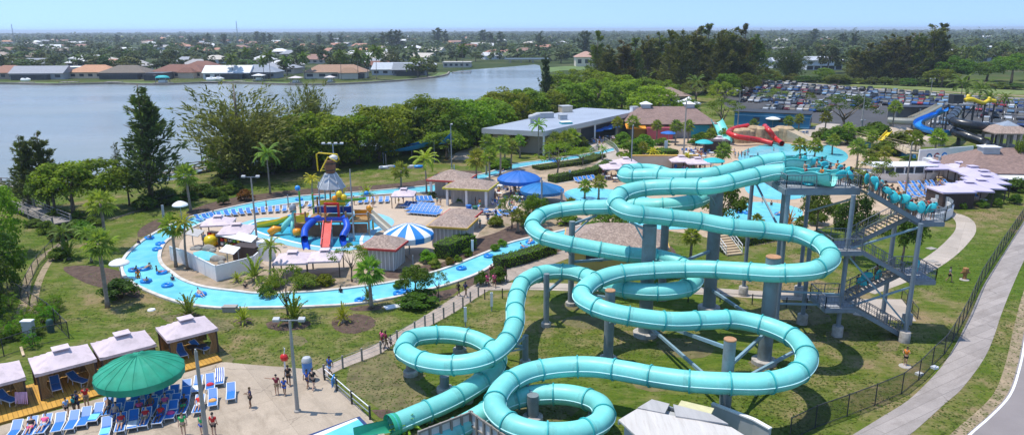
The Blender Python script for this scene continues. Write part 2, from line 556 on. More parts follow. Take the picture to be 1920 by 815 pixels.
M_ASPH = mat('asphalt', (0.062, 0.06, 0.06), 0.9, 0.22, 0.15, bump=0.2, bscale=5, detail=8)
M_ROAD = mat('road_asphalt', (0.235, 0.205, 0.195), 0.9, 0.1, 0.4, bump=0.2, bscale=8, detail=8)
M_WHITE = mat('white_paint', (0.78, 0.77, 0.75), 0.5, 0.06, 1.5)
M_RIVER = pool_mat('river_water', (0.20, 0.60, 0.70), (0.145, 0.535, 0.66))
M_KID = pool_mat('spray_pool_water', (0.07, 0.42, 0.58), (0.045, 0.35, 0.52))
M_TURQ = pool_mat('turquoise_water', (0.17, 0.60, 0.66), (0.12, 0.52, 0.60))
M_BAND = mat('pool_band_paint', (0.22, 0.50, 0.66), 0.5, 0.1, 1.5)
M_NAVY = mat('navy_tile', (0.03, 0.05, 0.14), 0.35, 0.15, 3)
M_TAN = slab_mat('tan_terrace', (0.50, 0.37, 0.25), (7, 7), 0.2, 0.85, 0.12, 0.25)
PAVED = []
def area(name, pix, z, m, smooth=True, step=1.2):
 poly = curve_px(pix, step, True) if smooth else PP(pix)
 b = MB(); b.sheet(poly, z)
 if name not in ('bare_earth', 'mulch_bed'): PAVED.append(poly)
 return setting(name, b, m)
def inset(poly, d):
 """moves a closed outline inwards by d"""
 n = len(poly)
 ar = sum(poly[i].x * poly[(i + 1) % n].y - poly[(i + 1) % n].x * poly[i].y for i in range(n))
 s = 1 if ar > 0 else -1
 out = []
 for i in range(n):
  t = (poly[(i + 1) % n] - poly[i - 1]).normalized()
  out.append(poly[i] + Vector((-t.y, t.x, 0)) * (d * s))
 return out
# ------------------------------------------------ the lazy river and its island
RIV_OUT = [(1150, 278), (1102, 289), (1011, 302), (960, 309), (913, 325), (868, 334), (818, 347), (740, 355), (672, 361), (560, 369), (480, 380), (410, 395), (354, 409), (299, 433), (250, 466), (228, 497), (238, 524), (285, 550), (350, 571), (420, 579), (480, 578), (583, 576), (672, 570), (744, 558), (800, 545), (841, 534), (900, 512), (960, 477), (1011, 464), (1050, 452), (1090, 440)]
RIV_IN = [(1152, 284), (1104, 295), (1011, 309), (962, 318), (918, 333), (870, 345), (818, 360), (740, 364), (676, 369), (560, 381), (480, 393), (410, 408), (368, 424), (330, 442), (312, 453), (299, 480), (305, 498), (320, 510), (341, 525), (383, 539), (445, 547), (480, 551), (583, 548), (672, 539), (750, 527), (827, 507), (900, 479), (960, 455), (1011, 443), (1050, 434), (1088, 424)]
ro = curve_px(RIV_OUT, 1.2); ri = curve_px(RIV_IN, 1.2)
isl = MB(); isl.sheet(ri, 0.010)
setting('island_soil', isl, M_SOIL)
wb = MB(); wb.sheet(ro + ri[::-1], 0.05)
setting('lazy_river', wb, M_RIVER); PAVED.append(ro + ri[::-1]); PAVED.append(ri)
cb = MB(); cb.ribbon(ro, 0.42, 0.0, 0.2)
setting('river_outer_kerb', cb, mat('kerb_concrete', (0.60, 0.56, 0.50), 0.8, 0.12, 1.2, dirt=((0.33, 0.27, 0.2), 0.8, 0.6)))
cb = MB(); cb.ribbon(ri, 0.42, 0.0, 0.19)
setting('river_inner_kerb', cb, MATS['kerb_concrete'])
DECK = [(372, 430), (420, 411), (480, 399), (560, 387), (680, 374), (790, 366), (830, 357), (872, 348), (920, 338), (970, 334), (1030, 345), (1050, 362), (1010, 378), (985, 388), (930, 402), (905, 425), (890, 450), (850, 472), (820, 484), (782, 492), (745, 470), (690, 482), (660, 498), (610, 512), (540, 508), (500, 498), (480, 480), (420, 470), (362, 476), (338, 470), (345, 446)]
area('sun_deck', DECK, 0.02, M_DECK)
KID = [(445, 424), (463, 415), (490, 409), (530, 408), (600, 402), (672, 396), (715, 402), (738, 413), (733, 425), (706, 436), (698, 448), (696, 460), (672, 467), (620, 471), (570, 466), (508, 452), (464, 438)]
kp = curve_px(KID, 0.8, True)
b = MB(); b.sheet(kp, 0.03); setting('spray_pool', b, M_KID)
k1 = inset(kp, .65); k2 = inset(kp, 1.45)
b = MB(); b.ribbon(k1 + k1[:2], 1.3, 0.036); setting('spray_pool_band', b, M_BAND)
b = MB(); b.ribbon(k2 + k2[:2], .4, 0.042); setting('spray_pool_line', b, M_WHITE)
area('wading_pool', [(362, 474), (376, 470), (398, 474), (411, 480), (414, 487), (388, 489), (370, 483)], 0.06, M_TURQ)
area('flower_bed', [(882, 452), (930, 436), (975, 418), (1010, 424), (1040, 430), (1000, 440), (960, 452), (905, 474), (850, 495), (800, 512), (765, 520), (730, 522), (720, 510), (780, 500), (820, 494), (862, 476)], 0.015, M_MULCH)
# beds along the outside of the river
for px in ([(120, 500), (150, 497), (200, 502), (240, 515), (262, 545), (258, 560), (215, 545), (160, 530)],
   [(260, 432), (285, 415), (302, 410), (308, 425), (280, 438), (262, 446)],
   [(345, 402), (380, 385), (440, 370), (500, 362), (560, 355), (660, 350), (740, 344), (800, 336), (845, 322), (880, 320), (905, 322), (860, 336), (815, 347), (740, 354), (660, 361), (560, 367), (480, 378), (410, 392), (356, 406)],
   [(330, 590), (352, 583), (376, 590), (372, 598), (345, 600)],
   [(436, 603), (452, 594), (474, 598), (470, 608)],
   [(498, 606), (520, 597), (560, 594), (584, 603), (575, 614), (540, 620), (508, 617)],
   [(622, 600), (640, 590), (680, 589), (704, 600), (698, 615), (660, 626), (632, 620)],
   [(650, 578), (690, 572), (722, 575), (712, 580), (670, 583)],
   [(745, 563), (790, 552), (830, 545), (862, 538), (850, 552), (820, 566), (780, 570)],
   [(870, 530), (905, 510), (960, 483), (1010, 472), (1050, 460), (1056, 468), (1000, 485), (950, 502), (900, 526), (882, 540)],
   [(735, 790), (700, 775), (697, 767), (735, 768), (752, 778)],
   [(1180, 445), (1230, 450), (1262, 465), (1260, 490), (1210, 490)]):
 area('mulch_bed', px, 0.016, M_MULCH)
# worn earth tracks on the left lawn
tr = MB(); tr.ribbon(curve_px([(38, 590), (46, 560), (52, 525), (62, 500), (80, 480), (100, 466), (132, 444)], 0.8), 0.8, 0.012)
tr.ribbon(curve_px([(62, 585), (66, 555), (74, 525), (86, 500), (97, 484)], 0.8), 0.7, 0.012)
tr.ribbon(curve_px([(205, 411), (230, 404), (255, 396), (282, 390)], 0.8), 0.7, 0.012)
setting('worn_track', tr, mat('worn_earth', (0.30, 0.225, 0.14), 0.95, 0.35, 1.2, bump=0.5, dirt=((0.13, 0.13, 0.04), 1.0, 0.9)))
for px in ([(1050, 600), (1100, 590), (1140, 602), (1120, 616), (1070, 612)], [(1230, 640), (1290, 634), (1340, 652), (1310, 672), (1250, 664)], [(1440, 560), (1520, 572), (1560, 600), (1500, 610), (1450, 590)], [(960, 720), (1040, 735), (1090, 760), (1040, 790), (960, 770)], [(300, 590), (420, 600), (440, 618), (340, 612)], [(360, 680), (420, 660), (440, 672), (430, 684)], [(150, 745), (190, 700), (204, 705), (200, 735)], [(1180, 700), (1260, 720), (1240, 735), (1190, 725)]): area('bare_earth', px, .006, mat('thin_grass', (0.15, 0.125, 0.05), 0.95, 0.45, 0.9, bump=0.6, detail=8, dirt=((0.085, 0.10, 0.02), 0.6, 0.95)))
area('bare_earth', [(690, 640), (760, 700), (800, 742), (780, 768), (730, 775), (690, 750), (650, 725)], 0.006, mat('thin_grass', (0.15, 0.125, 0.05), 0.95, 0.45, 0.9, bump=0.6, detail=8, dirt=((0.085, 0.10, 0.02), 0.6, 0.95)))
# ------------------------------------------------ paths and plazas
area('plaza', [(-80, 860), (-80, 806), (0, 798), (206, 741), (350, 697), (417, 678), (480, 684), (560, 690), (592, 693), (612, 707), (660, 750), (695, 785), (720, 812), (740, 860), (500, 900)], 0.02, M_PLAZA, smooth=False)
L = [(593, 693), (645, 671), (700, 648), (755, 617), (818, 578), (858, 552), (892, 532), (930, 512), (975, 492), (1030, 478), (1075, 462)]
Rr = [(1090, 475), (1045, 492), (1000, 508), (960, 525), (925, 540), (897, 556), (851, 586), (813, 607), (745, 641), (714, 662), (679, 676), (643, 690), (610, 707)]
PAVED.append(cr(PP(L), 1) + cr(PP(Rr), 1)); b = MB(); b.sheet(PAVED[-1], 0.024); setting('paver_path', b, M_PAVER)
b = MB(); b.ribbon(curve_px([(905, 538), (980, 536), (1060, 538), (1200, 540), (1300, 544), (1420, 552), (1540, 558), (1610, 566)], 1.5), 2.3, 0.02); setting('back_path', b, M_PATH)
b = MB(); b.sheet(PP([(1585, 560), (1692, 561), (1718, 602), (1655, 599), (1600, 590)]), 0.026); setting('stair_pad', b, M_PATH)
b = MB(); b.ribbon(curve_px([(1620, 545), (1680, 523), (1724, 505), (1765, 480), (1796, 452), (1811, 430), (1806, 412), (1790, 403), (1765, 398)], 1), 2.4, 0.022); setting('curved_path', b, M_PATH)
SW_L = [(1560, 840), (1598, 815), (1650, 783), (1701, 751), (1737, 718), (1763, 690), (1781, 664), (1794, 641), (1818, 593), (1844, 535), (1880, 478), (1920, 414), (1960, 350)]
SW_R = [(1660, 845), (1705, 815), (1740, 785), (1773, 755), (1797, 735), (1815, 714), (1836, 686), (1852, 659), (1866, 624), (1876, 593), (1899, 535), (1930, 470), (1990, 385)]
PAVED.append(cr(PP(SW_L), 1) + cr(PP(SW_R), 1)[::-1]); b = MB(); b.sheet(PAVED[-1], 0.02); setting('sidewalk', b, M_WALK)
RD = [(1790, 840), (1811, 815), (1852, 779), (1887, 741), (1907, 686), (1920, 621), (1940, 540), (1985, 460), (2040, 400)]
rd = cr(PP(RD), 1)
PAVED.append(rd + PP([(2500, 400), (2600, 860)])); b = MB(); b.sheet(PAVED[-1], 0.02); setting('road', b, M_ROAD)
b = MB(); b.ribbon([p + Vector((0.25, 0, 0)) for p in rd], 0.16, 0.025); setting('road_edge_line', b, M_WHITE)
b = MB(); b.ribbon([p - Vector((0.45, 0, 0)) for p in rd], 0.9, 0.01); setting('road_verge', b, MATS['worn_earth'])
# lower pool with its navy edge
lp = PP([(572, 817), (674, 780), (712, 818), (760, 870), (600, 900)])
b = MB(); b.sheet(lp, 0.028); setting('lower_pool_edge', b, M_NAVY)
b = MB(); b.sheet(PP([(600, 818), (672, 786), (701, 817), (742, 870), (640, 900)]), 0.034); setting('lower_pool', b, M_TURQ)
b = MB(); b.sheet(PP([(585, 816), (668, 783.5), (672, 786), (600, 818)]), 0.032); setting('lower_pool_line', b, M_WHITE)
# boarded terrace of the cabanas
M_BOARD = slab_mat('golden_boards', (0.60, 0.325, 0.06), (30, 0.3), 0, 0.55, 0.2, 0.35, 0.6, mortar=0.03, stainc=(0.30, 0.17, 0.05))
A0, A1 = P(-60, 813), P(417, 678)
dd = (A1 - A0); DECK_ANG = math.atan2(dd.y, dd.x); DECK_L = dd.length
bd = MB(); bd.box((DECK_L / 2, 2.7, 0.09), (DECK_L, 5.4, 0.18))
CAB_DECK = bd.build('cabana_deck', M_BOARD)
PAVED.append([A0, A1, A1 + Vector((-dd.y, dd.x, 0)).normalized() * 5.4, A0 + Vector((-dd.y, dd.x, 0)).normalized() * 5.4])
CAB_DECK.location = A0; CAB_DECK.rotation_euler = (0, 0, DECK_ANG)
tag(CAB_DECK, kind='structure')
M_BOARD.node_tree.nodes['Mapping'].inputs['Rotation'].default_value = (0, 0, PI / 2)
# central and right terraces, pools behind the slides
area('main_terrace', [(880, 346), (960, 330), (1040, 326), (1110, 318), (1150, 300), (1165, 275), (1230, 262), (1330, 258), (1400, 262), (1470, 258), (1560, 262), (1640, 285), (1700, 300), (1790, 312), (1840, 330), (1845, 372), (1790, 382), (1740, 392), (1680, 400), (1600, 410), (1500, 440), (1400, 460), (1300, 440), (1200, 425), (1100, 415), (1040, 402), (985, 392)], 0.017, M_TAN)
area('wave_pool', [(1395, 283), (1430, 272), (1480, 266), (1530, 268), (1575, 280), (1590, 296), (1560, 312), (1500, 322), (1450, 322), (1410, 312), (1385, 300)], 0.045, M_TURQ)
area('activity_pool', [(1400, 346), (1440, 338), (1490, 338), (1520, 352), (1500, 372), (1450, 374), (1410, 366)], 0.045, M_TURQ)
area('slide_pool', [(1370, 392), (1400, 380), (1450, 380), (1500, 392), (1490, 415), (1430, 425), (1375, 420), (1300, 428), (1240, 430), (1180, 425), (1170, 410), (1240, 405), (1320, 408)], 0.045, M_TURQ)
area('palm_pool', [(1060, 360), (1090, 352), (1150, 356), (1200, 366), (1240, 384), (1190, 392), (1120, 386), (1070, 376)], 0.045, M_TURQ)
b = MB(); b.ribbon(curve_px([(985, 352), (1020, 344), (1080, 333), (1110, 325), (1138, 308), (1145, 292), (1132, 278), (1120, 268)], 1), 4.6, 0.024); setting('bridge_path', b, M_PATH)
b = MB(); b.ribbon(curve_px([(860, 300), (880, 285), (912, 276), (930, 268)], 1), 5, 0.02); setting('service_path', b, M_PATH)
b = MB(); b.ribbon(curve_px([(1490, 262), (1500, 252), (1524, 244), (1545, 238), (1560, 232)], 1), 5, 0.02); setting('entrance_path', b, M_PATH)
b = MB(); b.ribbon(curve_px([(1525, 256), (1512, 250), (1500, 245)], 1), 5, 0.021); setting('entrance_fork', b, M_PATH)
area('parking_lot', [(1370, 158), (1400, 150), (1450, 154), (1560, 163), (1700, 170), (1800, 182), (1960, 200), (1990, 290), (1900, 262), (1800, 252), (1740, 248), (1640, 240), (1560, 236), (1480, 224), (1380, 212), (1350, 190)], 0.015, M_ASPH, smooth=False)
b = MB(); b.ribbon(curve_px([(1380, 148), (1500, 156), (1640, 168), (1760, 176), (1860, 182), (2050, 192)], 5), 7, 0.02); setting('access_road', b, M_ROAD)
b = MB(); b.ribbon(curve_px([(1640, 166), (1760, 172), (1860, 177), (2050, 186)], 5), 5, 0.011); setting('road_shoulder', b, MATS['worn_earth'])
for pix in ([(905, 526), (1060, 527), (1420, 541), (1612, 552), (1700, 556), (1725, 606), (1650, 604), (1590, 576), (1420, 562), (1060, 549), (905, 551)], [(1600, 560), (1690, 510), (1770, 455), (1800, 402), (1826, 420), (1816, 450), (1730, 520), (1640, 558)]): PAVED.append(PP(pix))
# ------------------------------------------------ grass tufts on the lawns: nobody could count them
gs = np.random.RandomState(3)
NG = 170000
yy = 36 + (150 - 36) * gs.rand(NG) ** 1.6
xx = (gs.rand(NG) * 2 - 1) * (yy * .76 + 4)
def inside(poly, x, y):
 r = np.zeros(len(x), bool); n = len(poly)
 for i in range(n):
  a, c = poly[i], poly[(i + 1) % n]
  if a.y == c.y: continue
  r ^= ((a.y > y) != (c.y > y)) & (x < (c.x - a.x) * (y - a.y) / (c.y - a.y) + a.x)
 return r
ok = ~inside(lake, xx, yy)
for pl in PAVED: ok &= ~inside(pl, xx, yy)
ok &= np.sin(xx * .31 + 2.1 * np.sin(yy * .17)) + np.sin(yy * .43 + 1.7 * np.sin(xx * .21)) + gs.normal(0, .9, NG) > -.35
xx, yy = xx[ok], yy[ok]; n = len(xx)
hh = gs.uniform(.02, .07, n); ww = gs.uniform(.06, .16, n); an_ = gs.uniform(0, 6.28, n); lx_ = gs.normal(0, .13, n); ly_ = gs.normal(0, .13, n)
ca, sa = np.cos(an_) * ww, np.sin(an_) * ww
V = np.stack([np.stack([xx - ca, yy - sa, np.zeros(n)], 1), np.stack([xx + ca, yy + sa, np.zeros(n)], 1), np.stack([xx + lx_, yy + ly_, hh], 1)], 1).reshape(-1, 3)
GRASS = (V, None)
# ================================================================== PLANT PROTOTYPES
rs = np.random.RandomState(5)
def unit(n):
 v = rs.normal(size=(n, 3))
 return v / np.linalg.norm(v, axis=1, keepdims=True)
def cards(pos, nrm, size, asp=0.6, jit=0.7):
 """one leaf-shaped quad per position"""
 n = len(pos)
 nr = nrm + unit(n) * jit
 nr /= np.linalg.norm(nr, axis=1, keepdims=True) + 1e-9
 t = np.cross(nr, unit(n)); t /= np.linalg.norm(t, axis=1, keepdims=True) + 1e-9
 b = np.cross(nr, t)
 s = (size * rs.uniform(0.6, 1.3, n))[:, None] if np.isscalar(size) else size[:, None] * rs.uniform(0.6, 1.3, n)[:, None]
 V = np.stack([pos - t * s, pos + b * s * asp, pos + t * s, pos - b * s * asp], 1)
 return V.reshape(-1, 3)
def clumps(cen, r, n, size, up=0.35, flat=0.8, fill=0.35):
 """leaves on and in little balls"""
 P_, N_ = [], []
 for c, q in zip(cen, r):
  d = unit(n)
  d[:, 2] = np.where(d[:, 2] < -0.35, -d[:, 2], d[:, 2])
  rr = q * (1 - fill * rs.uniform(0, 1, n) ** 1.5)
  P_.append(c + d * rr[:, None] * np.array([1, 1, flat])); N_.append(d + np.array([0, 0, up]))
 return cards(np.concatenate(P_), np.concatenate(N_), size)
def broad_crown(seed, n=44, leaf=0.026, per=95, lo=-0.55, rad3=(0.42, 0.42, 0.36), cz=0.60, cr_=(0.10, 0.17)):
 global rs
 rs = np.random.RandomState(seed)
 d = unit(n * 3)
 d = d[d[:, 2] > lo][:n]
 k = rs.uniform(0.72, 1.05, len(d))
 cen = d * k[:, None] * np.array(rad3) + np.array([0, 0, cz])
 cen[:, :2] += rs.normal(0, 0.025, (len(d), 2))
 r = rs.uniform(cr_[0], cr_[1], len(d))
 V = clumps(cen, r, per, leaf)
 V[:, 2] = np.maximum(V[:, 2], 0.02)
 return V
def pine_crown(seed, spread=0.30, nb=110, per=60, dens=0.038, lean=0.0, pw=0.75, vase=0):
 """feathery sheoak: rising branches, each a loose plume of needles"""
 global rs
 rs = np.random.RandomState(seed)
 pos, nrm = [], []
 tops = [(0, 0, 1.0)] + [(rs.uniform(-.10, .10), rs.uniform(-.10, .10), rs.uniform(.74, .93)) for _ in range(3)]
 for i in range(nb):
  z = 0.10 + 0.86 * (i + rs.rand()) / nb
  tp = tops[rs.randint(0, 4)]
  a = rs.uniform(0, 2 * PI)
  if vase:
   z = 0.06 + .62 * rs.rand() ** 1.2; el = rs.uniform(.35, 1.25); L = (vase * rs.uniform(.5, 1.08)) * (1.0 - .45 * z)
  else:
   el = rs.uniform(0.3, 0.9)
   L = spread * (1.04 - z) ** pw * rs.uniform(0.35, 1.3) * (0.6 + 0.4 * min(1, z / 0.25))
  o = np.array([tp[0] * z, tp[1] * z, z * tp[2]])
  dr = np.array([math.cos(a) * math.cos(el), math.sin(a) * math.cos(el), math.sin(el) * 0.85])
  t = rs.uniform(0.05, 1, per) ** 0.75
  w = (0.012 + 0.03 * (1 - z)) * (1.3 if vase else 1)
  p = o + dr * (t * L)[:, None] + rs.normal(0, 1, (per, 3)) * w * (0.45 + 0.75 * np.sin(np.clip(t * 1.15, 0, 1) * PI))[:, None]
  p[:, 2] += .06 * L * t * t
  pos.append(p); nrm.append(np.tile(dr, (per, 1)))
 pos = np.concatenate(pos); dr = np.concatenate(nrm)
 n = len(pos)
 t = dr + unit(n) * 0.6; t /= np.linalg.norm(t, axis=1, keepdims=True)
 b = np.cross(t, unit(n)); b /= np.linalg.norm(b, axis=1, keepdims=True) + 1e-9
 s = dens * rs.uniform(.5, 1.2, n)[:, None]
 V = np.stack([pos - t * s * .5, pos + b * s * .2, pos + t * s, pos - b * s * .2], 1).reshape(-1, 3)
 V[:, 2] = np.clip(V[:, 2], 0.03, 1.02)
 return V
def fan_crown(seed, n=24, r=1.0, leaflets=11):
 """fan palm head, radius about r, centred on the origin; triangles"""
 rr = random.Random(seed)
 T = []
 for i in range(n):
  el = rad(85 - 140 * ((i + .5) / n) ** 1.0); az = i * 2.399 + rr.uniform(-.3, .3)
  d = Vector((math.cos(az) * math.cos(el), math.sin(az) * math.cos(el), math.sin(el)))
  pl = r * rr.uniform(.42, .55)
  sag = -0.18 * r * (1 - abs(math.sin(el)) * .5)
  hub = d * pl + Vector((0, 0, sag * .4))
  side = d.cross(Vector((0, 0, 1)))
  side = side.normalized() if side.length > .05 else Vector((1, 0, 0))
  upv = side.cross(d).normalized()
  w = .012 * r
  T += [Vector((0, 0, 0)) - side * w, Vector((0, 0, 0)) + side * w, hub]
  for j in range(leaflets):
   a = rad(-105 + 210 * j / (leaflets - 1))
   L = r * rr.uniform(.5, .62) * (1 - .25 * abs(a) / 1.8)
   dl = d * math.cos(a) + side * math.sin(a)
   tip = hub + dl * L + Vector((0, 0, sag * 1.1 * (1 - .3 * math.cos(a)))) + upv * rr.uniform(-.08, .08) * r
   per = side * math.cos(a) - d * math.sin(a)
   mid = hub + dl * L * .5 + upv * .04 * r
   T += [hub, mid + per * .052 * r, tip, hub, tip, mid - per * .052 * r]
 return np.array([tuple(v) for v in T])
def feather_crown(seed, n=17, r=1.0, leaflets=20, droop=0.9, e0=75, e1=-15, wid=.16, stiff=0.0):
 rr = random.Random(seed)
 T = []
 for i in range(n):
  el = rad(e0 + (e1 - e0) * (i + .5) / n + rr.uniform(-6, 6)); az = i * 2.399 + rr.uniform(-.25, .25)
  h = Vector((math.cos(az), math.sin(az), 0))
  side = Vector((-h.y, h.x, 0))
  L = r * rr.uniform(.9, 1.12)
  pts = []
  p = Vector((0, 0, 0)); e = el
  for k in range(9):
   pts.append(p.copy())
   p = p + (h * math.cos(e) + Vector((0, 0, math.sin(e)))) * L / 8
   e -= droop * (0.08 + .035 * k) * (1.2 - .3 * math.sin(el))
  for k in range(8):
   w = .014 * r * (1 - k / 9)
   T += [pts[k] - side * w, pts[k] + side * w, pts[k + 1]]
  for j in range(leaflets):
   s_ = .14 + .86 * (j + .5) / leaflets
   k = min(7, int(s_ * 8)); q = pts[k].lerp(pts[k + 1], s_ * 8 - k)
   t = (pts[k + 1] - pts[k]).normalized()
   ll = wid * r * (1.1 - .6 * abs(s_ - .45)) * rr.uniform(.85, 1.2)
   for sg in (-1, 1):
    tip = q + side * sg * ll * .85 + t * ll * .55 + Vector((0, 0, -ll * (.55 - stiff) + rr.uniform(-.03, .03) * r))
    T += [q - t * .03 * r, q + t * .05 * r, tip]
 return np.array([tuple(v) for v in T])
LM = {
 'leaf': leafmat('leaf_green', (0.066, 0.120, 0.011), (0.120, 0.185, 0.015), (0.19, 0.245, 0.022), 0.45, trans=.5),
 'pine': leafmat('needle_green', (0.062, 0.082, 0.028), (0.10, 0.122, 0.036), (0.15, 0.162, 0.046), 0.35, 0.2, 0.3),
 'palm': leafmat('palm_green', (0.16, 0.215, 0.045), (0.25, 0.30, 0.07), (0.36, 0.37, 0.13), 1.5, 0.2, 0.45),
 'far': leafmat('distant_leaf', (0.045, 0.075, 0.018), (0.080, 0.118, 0.026), (0.125, 0.155, 0.038), 0.05, 0.35, 0.25),
}
M_BARK = mat('bark', (0.15, 0.115, 0.085), 0.9, 0.35, 4, bump=0.6, rnd=.2)
M_PBARK = mat('palm_bark', (0.25, 0.205, 0.16), 0.9, 0.35, 5, bump=0.8, bscale=14, stretch=(1, 1, 4), rnd=.2)
def trunk_mesh(name, seed, h=0.6, r=0.028, limbs=5, spread=0.3, top=.75):
 q = random.Random(seed)
 b = MB()
 pts = [(q.uniform(-.01, .01), q.uniform(-.01, .01), h * i / 5) for i in range(6)]
 b.tube(pts, [r * (1.25 - .7 * i / 5) for i in range(6)], 8)
 for i in range(limbs):
  a = 2 * PI * i / limbs + q.uniform(-.4, .4)
  s = h * q.uniform(.45, .95)
  e = Vector((math.cos(a) * spread * q.uniform(.6, 1), math.sin(a) * spread * q.uniform(.6, 1), top * q.uniform(.85, 1.05)))
  m = Vector((e.x * .5, e.y * .5, s * .6 + e.z * .4 + .03))
  b.tube([(0, 0, s), m, e], [r * .55, r * .38, r * .12], 6)
 return b.mesh(name, M_BARK, True)
PROTO = {}
def proto_tree(key, crowns, trunk, name, cat, mk):
 PROTO[key] = []
 for i, V in enumerate(crowns):
  k = 4 if mk != 'palm' else 3
  me = np_mesh(key + '_crown', V, k, LM[mk])
  PROTO[key].append((me, trunk[i % len(trunk)]))
tb = [trunk_mesh('trunk', i) for i in range(3)]
proto_tree('broad', [broad_crown(i + 1) for i in range(4)], tb, 'tree', 'tree', 'leaf')
proto_tree('mangrove', [broad_crown(20 + i, 78, 0.025, 85, -0.95, (.44, .44, .45), .50, (.09, .16)) for i in range(4)], tb, 'tree', 'tree', 'leaf')
proto_tree('airy', [broad_crown(40 + i, 40, 0.017, 60, -0.35, (.44, .44, .30), .64, (.06, .12)) for i in range(2)], [trunk_mesh('trunk', 9, .5, .02, 7, .36, .8)], 'tree', 'tree', 'leaf')
pt = []
for s_ in range(2):
 b = MB(); b.tube([(0, 0, 0), (.008, .004, .35), (0, .006, .7), (0, 0, .97)], [.022, .017, .010, .003], 7)
 q = random.Random(s_)
 for i in range(26):
  z = .12 + .75 * i / 26; a = i * 2.4; L = .26 * (1 - z) ** .8
  b.tube([(0, 0, z), (math.cos(a) * L, math.sin(a) * L, z + L * .6)], [.007 * (1.1 - z), .002], 5)
 pt.append(b.mesh('trunk', M_BARK, True))
proto_tree('pine', [pine_crown(1, .36, 88, 58), pine_crown(2, .38, 84, 58), pine_crown(3, .33, 90, 58)], pt, 'tree', 'tree', 'pine')
proto_tree('bushy_pine', [pine_crown(7, .44, 150, 62, .036, vase=.74), pine_crown(8, .42, 150, 60, .036, vase=.72)], pt, 'tree', 'tree', 'pine')
proto_tree('sparse_pine', [pine_crown(11, .34, 55, 34, .032, pw=.6)], pt, 'tree', 'tree', 'pine')
ft = [trunk_mesh('trunk', 30, .5, .03, 3)]
proto_tree('far', [broad_crown(60 + i, 24, 0.06, 34, -0.6, (.40, .40, .38), .52, (.13, .2)) for i in range(4)], ft, 'tree', 'tree', 'far')
proto_tree('far_pine', [pine_crown(70 + i, .34, 36, 26, .075, pw=.5) for i in range(2)], pt, 'tree', 'tree', 'pine')
def palm_trunk(seed, curve=0.02, r0=.030, r1=.022):
 q = random.Random(seed)
 b = MB(); cx, cy = q.uniform(-curve, curve), q.uniform(-curve, curve)
 pts = []; rr = []
 for i in range(11):
  t = i / 10
  pts.append((cx * math.sin(t * PI / 2 * 1.2), cy * t * t, t)); rr.append((r0 * 1.35 if i == 0 else r0 + (r1 - r0) * t) * (1.12 if i % 2 else 1.0))
 b.tube(pts, rr, 8)
 return b.mesh('trunk', M_PBARK, True)
PALM_T = [palm_trunk(i) for i in range(3)]
PALM_THIN = [palm_trunk(8 + i, .06, .020, .012) for i in range(2)]
PALM_C = {'fan': [np_mesh('fan_fronds', fan_crown(i), 3, LM['palm']) for i in range(3)],
   'feather': [np_mesh('feather_fronds', feather_crown(i), 3, LM['palm']) for i in range(2)],
   'royal': [np_mesh('royal_fronds', feather_crown(10 + i, 18, 1.0, 26, .9, 75, -25, .26), 3, LM['palm']) for i in range(2)],
   'cycad': [np_mesh('cycad_fronds', feather_crown(5, 26, 1.0, 22, .55, 80, 8, .13, .3), 3, LM['palm'])]}
PROTO['bush'] = [np_mesh('bush_leaves', broad_crown(80 + i, 26, 0.055, 80, -0.1, (.40, .40, .62), .22, (.16, .26)), 4, LM['leaf']) for i in range(3)]
PROTO['twig_bush'] = [np_mesh('twig_leaves', broad_crown(90, 34, 0.03, 40, -0.1, (.42, .42, .75), .2, (.08, .2)), 4, LM['leaf'])]
# a crown of bunched leaves over bare stems for shrubs
b = MB()
for i in range(7):
 a = i * .9
 b.tube([(0, 0, 0), (math.cos(a) * .15, math.sin(a) * .15, .35), (math.cos(a) * .3, math.sin(a) * .3, .65)], [.02, .014, .006], 5)
BUSH_ST = b.mesh('stems', M_BARK, True)
NTREE = [0]
def tree(kind, px, by, ty, wpx, label, tint=(1, 1, 1), group=None, name=None, cat='tree', rz=None, base=None, h=None, w=None):
 b = P(px, by) if base is None else Vector(base)
 if h is None: h = max(HT(px, by, ty), 1.0)
 if w is None: w = wpx * MPP(px, by)
 NTREE[0] += 1
 i = NTREE[0]
 root = thing(name or {'pine': 'sheoak_tree', 'bushy_pine': 'sheoak_tree', 'sparse_pine': 'sheoak_tree', 'far_pine': 'distant_sheoak', 'far': 'distant_tree', 'mangrove': 'mangrove_tree'}.get(kind, 'broadleaf_tree'), label, cat, b, R.uniform(0, 6.28) if rz is None else rz, group)
 me, tr = PROTO[kind][i % len(PROTO[kind])]
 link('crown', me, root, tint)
 link('trunk', tr, root)
 k = {'pine': 0.62, 'bushy_pine': .86, 'sparse_pine': .62, 'far_pine': .7}.get(kind, 1.0)
 root.scale = (w / k, w / k, h)
 return root
def palm(px, by, ty, wpx, label, kind='fan', tint=(1, 1, 1), group=None, name='palm_tree', thin=False, base=None, h=None, r=None):
 b = P(px, by) if base is None else Vector(base)
 if h is None: h = HT(px, by, ty)
 if r is None: r = wpx * MPP(px, by) / 2
 NTREE[0] += 1; i = NTREE[0]
 root = thing(name, label, 'palm', b, R.uniform(0, 6.28), group)
 cs = PALM_C[kind]
 c = link('crown', cs[i % len(cs)], root, tint)
 drop_ = .55 if kind == 'fan' else .35
 th = max(h - r * drop_, .3)
 T = PALM_THIN if thin else PALM_T
 t = link('trunk', T[i % len(T)], root)
 trw = max(min(1.0, .75 + th * .03), .6) * (7.0 if not thin else 8.5)
 t.scale = (trw, trw, th)
 me = t.data
 tipv = max(me.vertices, key=lambda v: v.co.z).co
 c.location = (tipv.x * trw, tipv.y * trw, th)
 c.scale = (r, r, r)
 return root
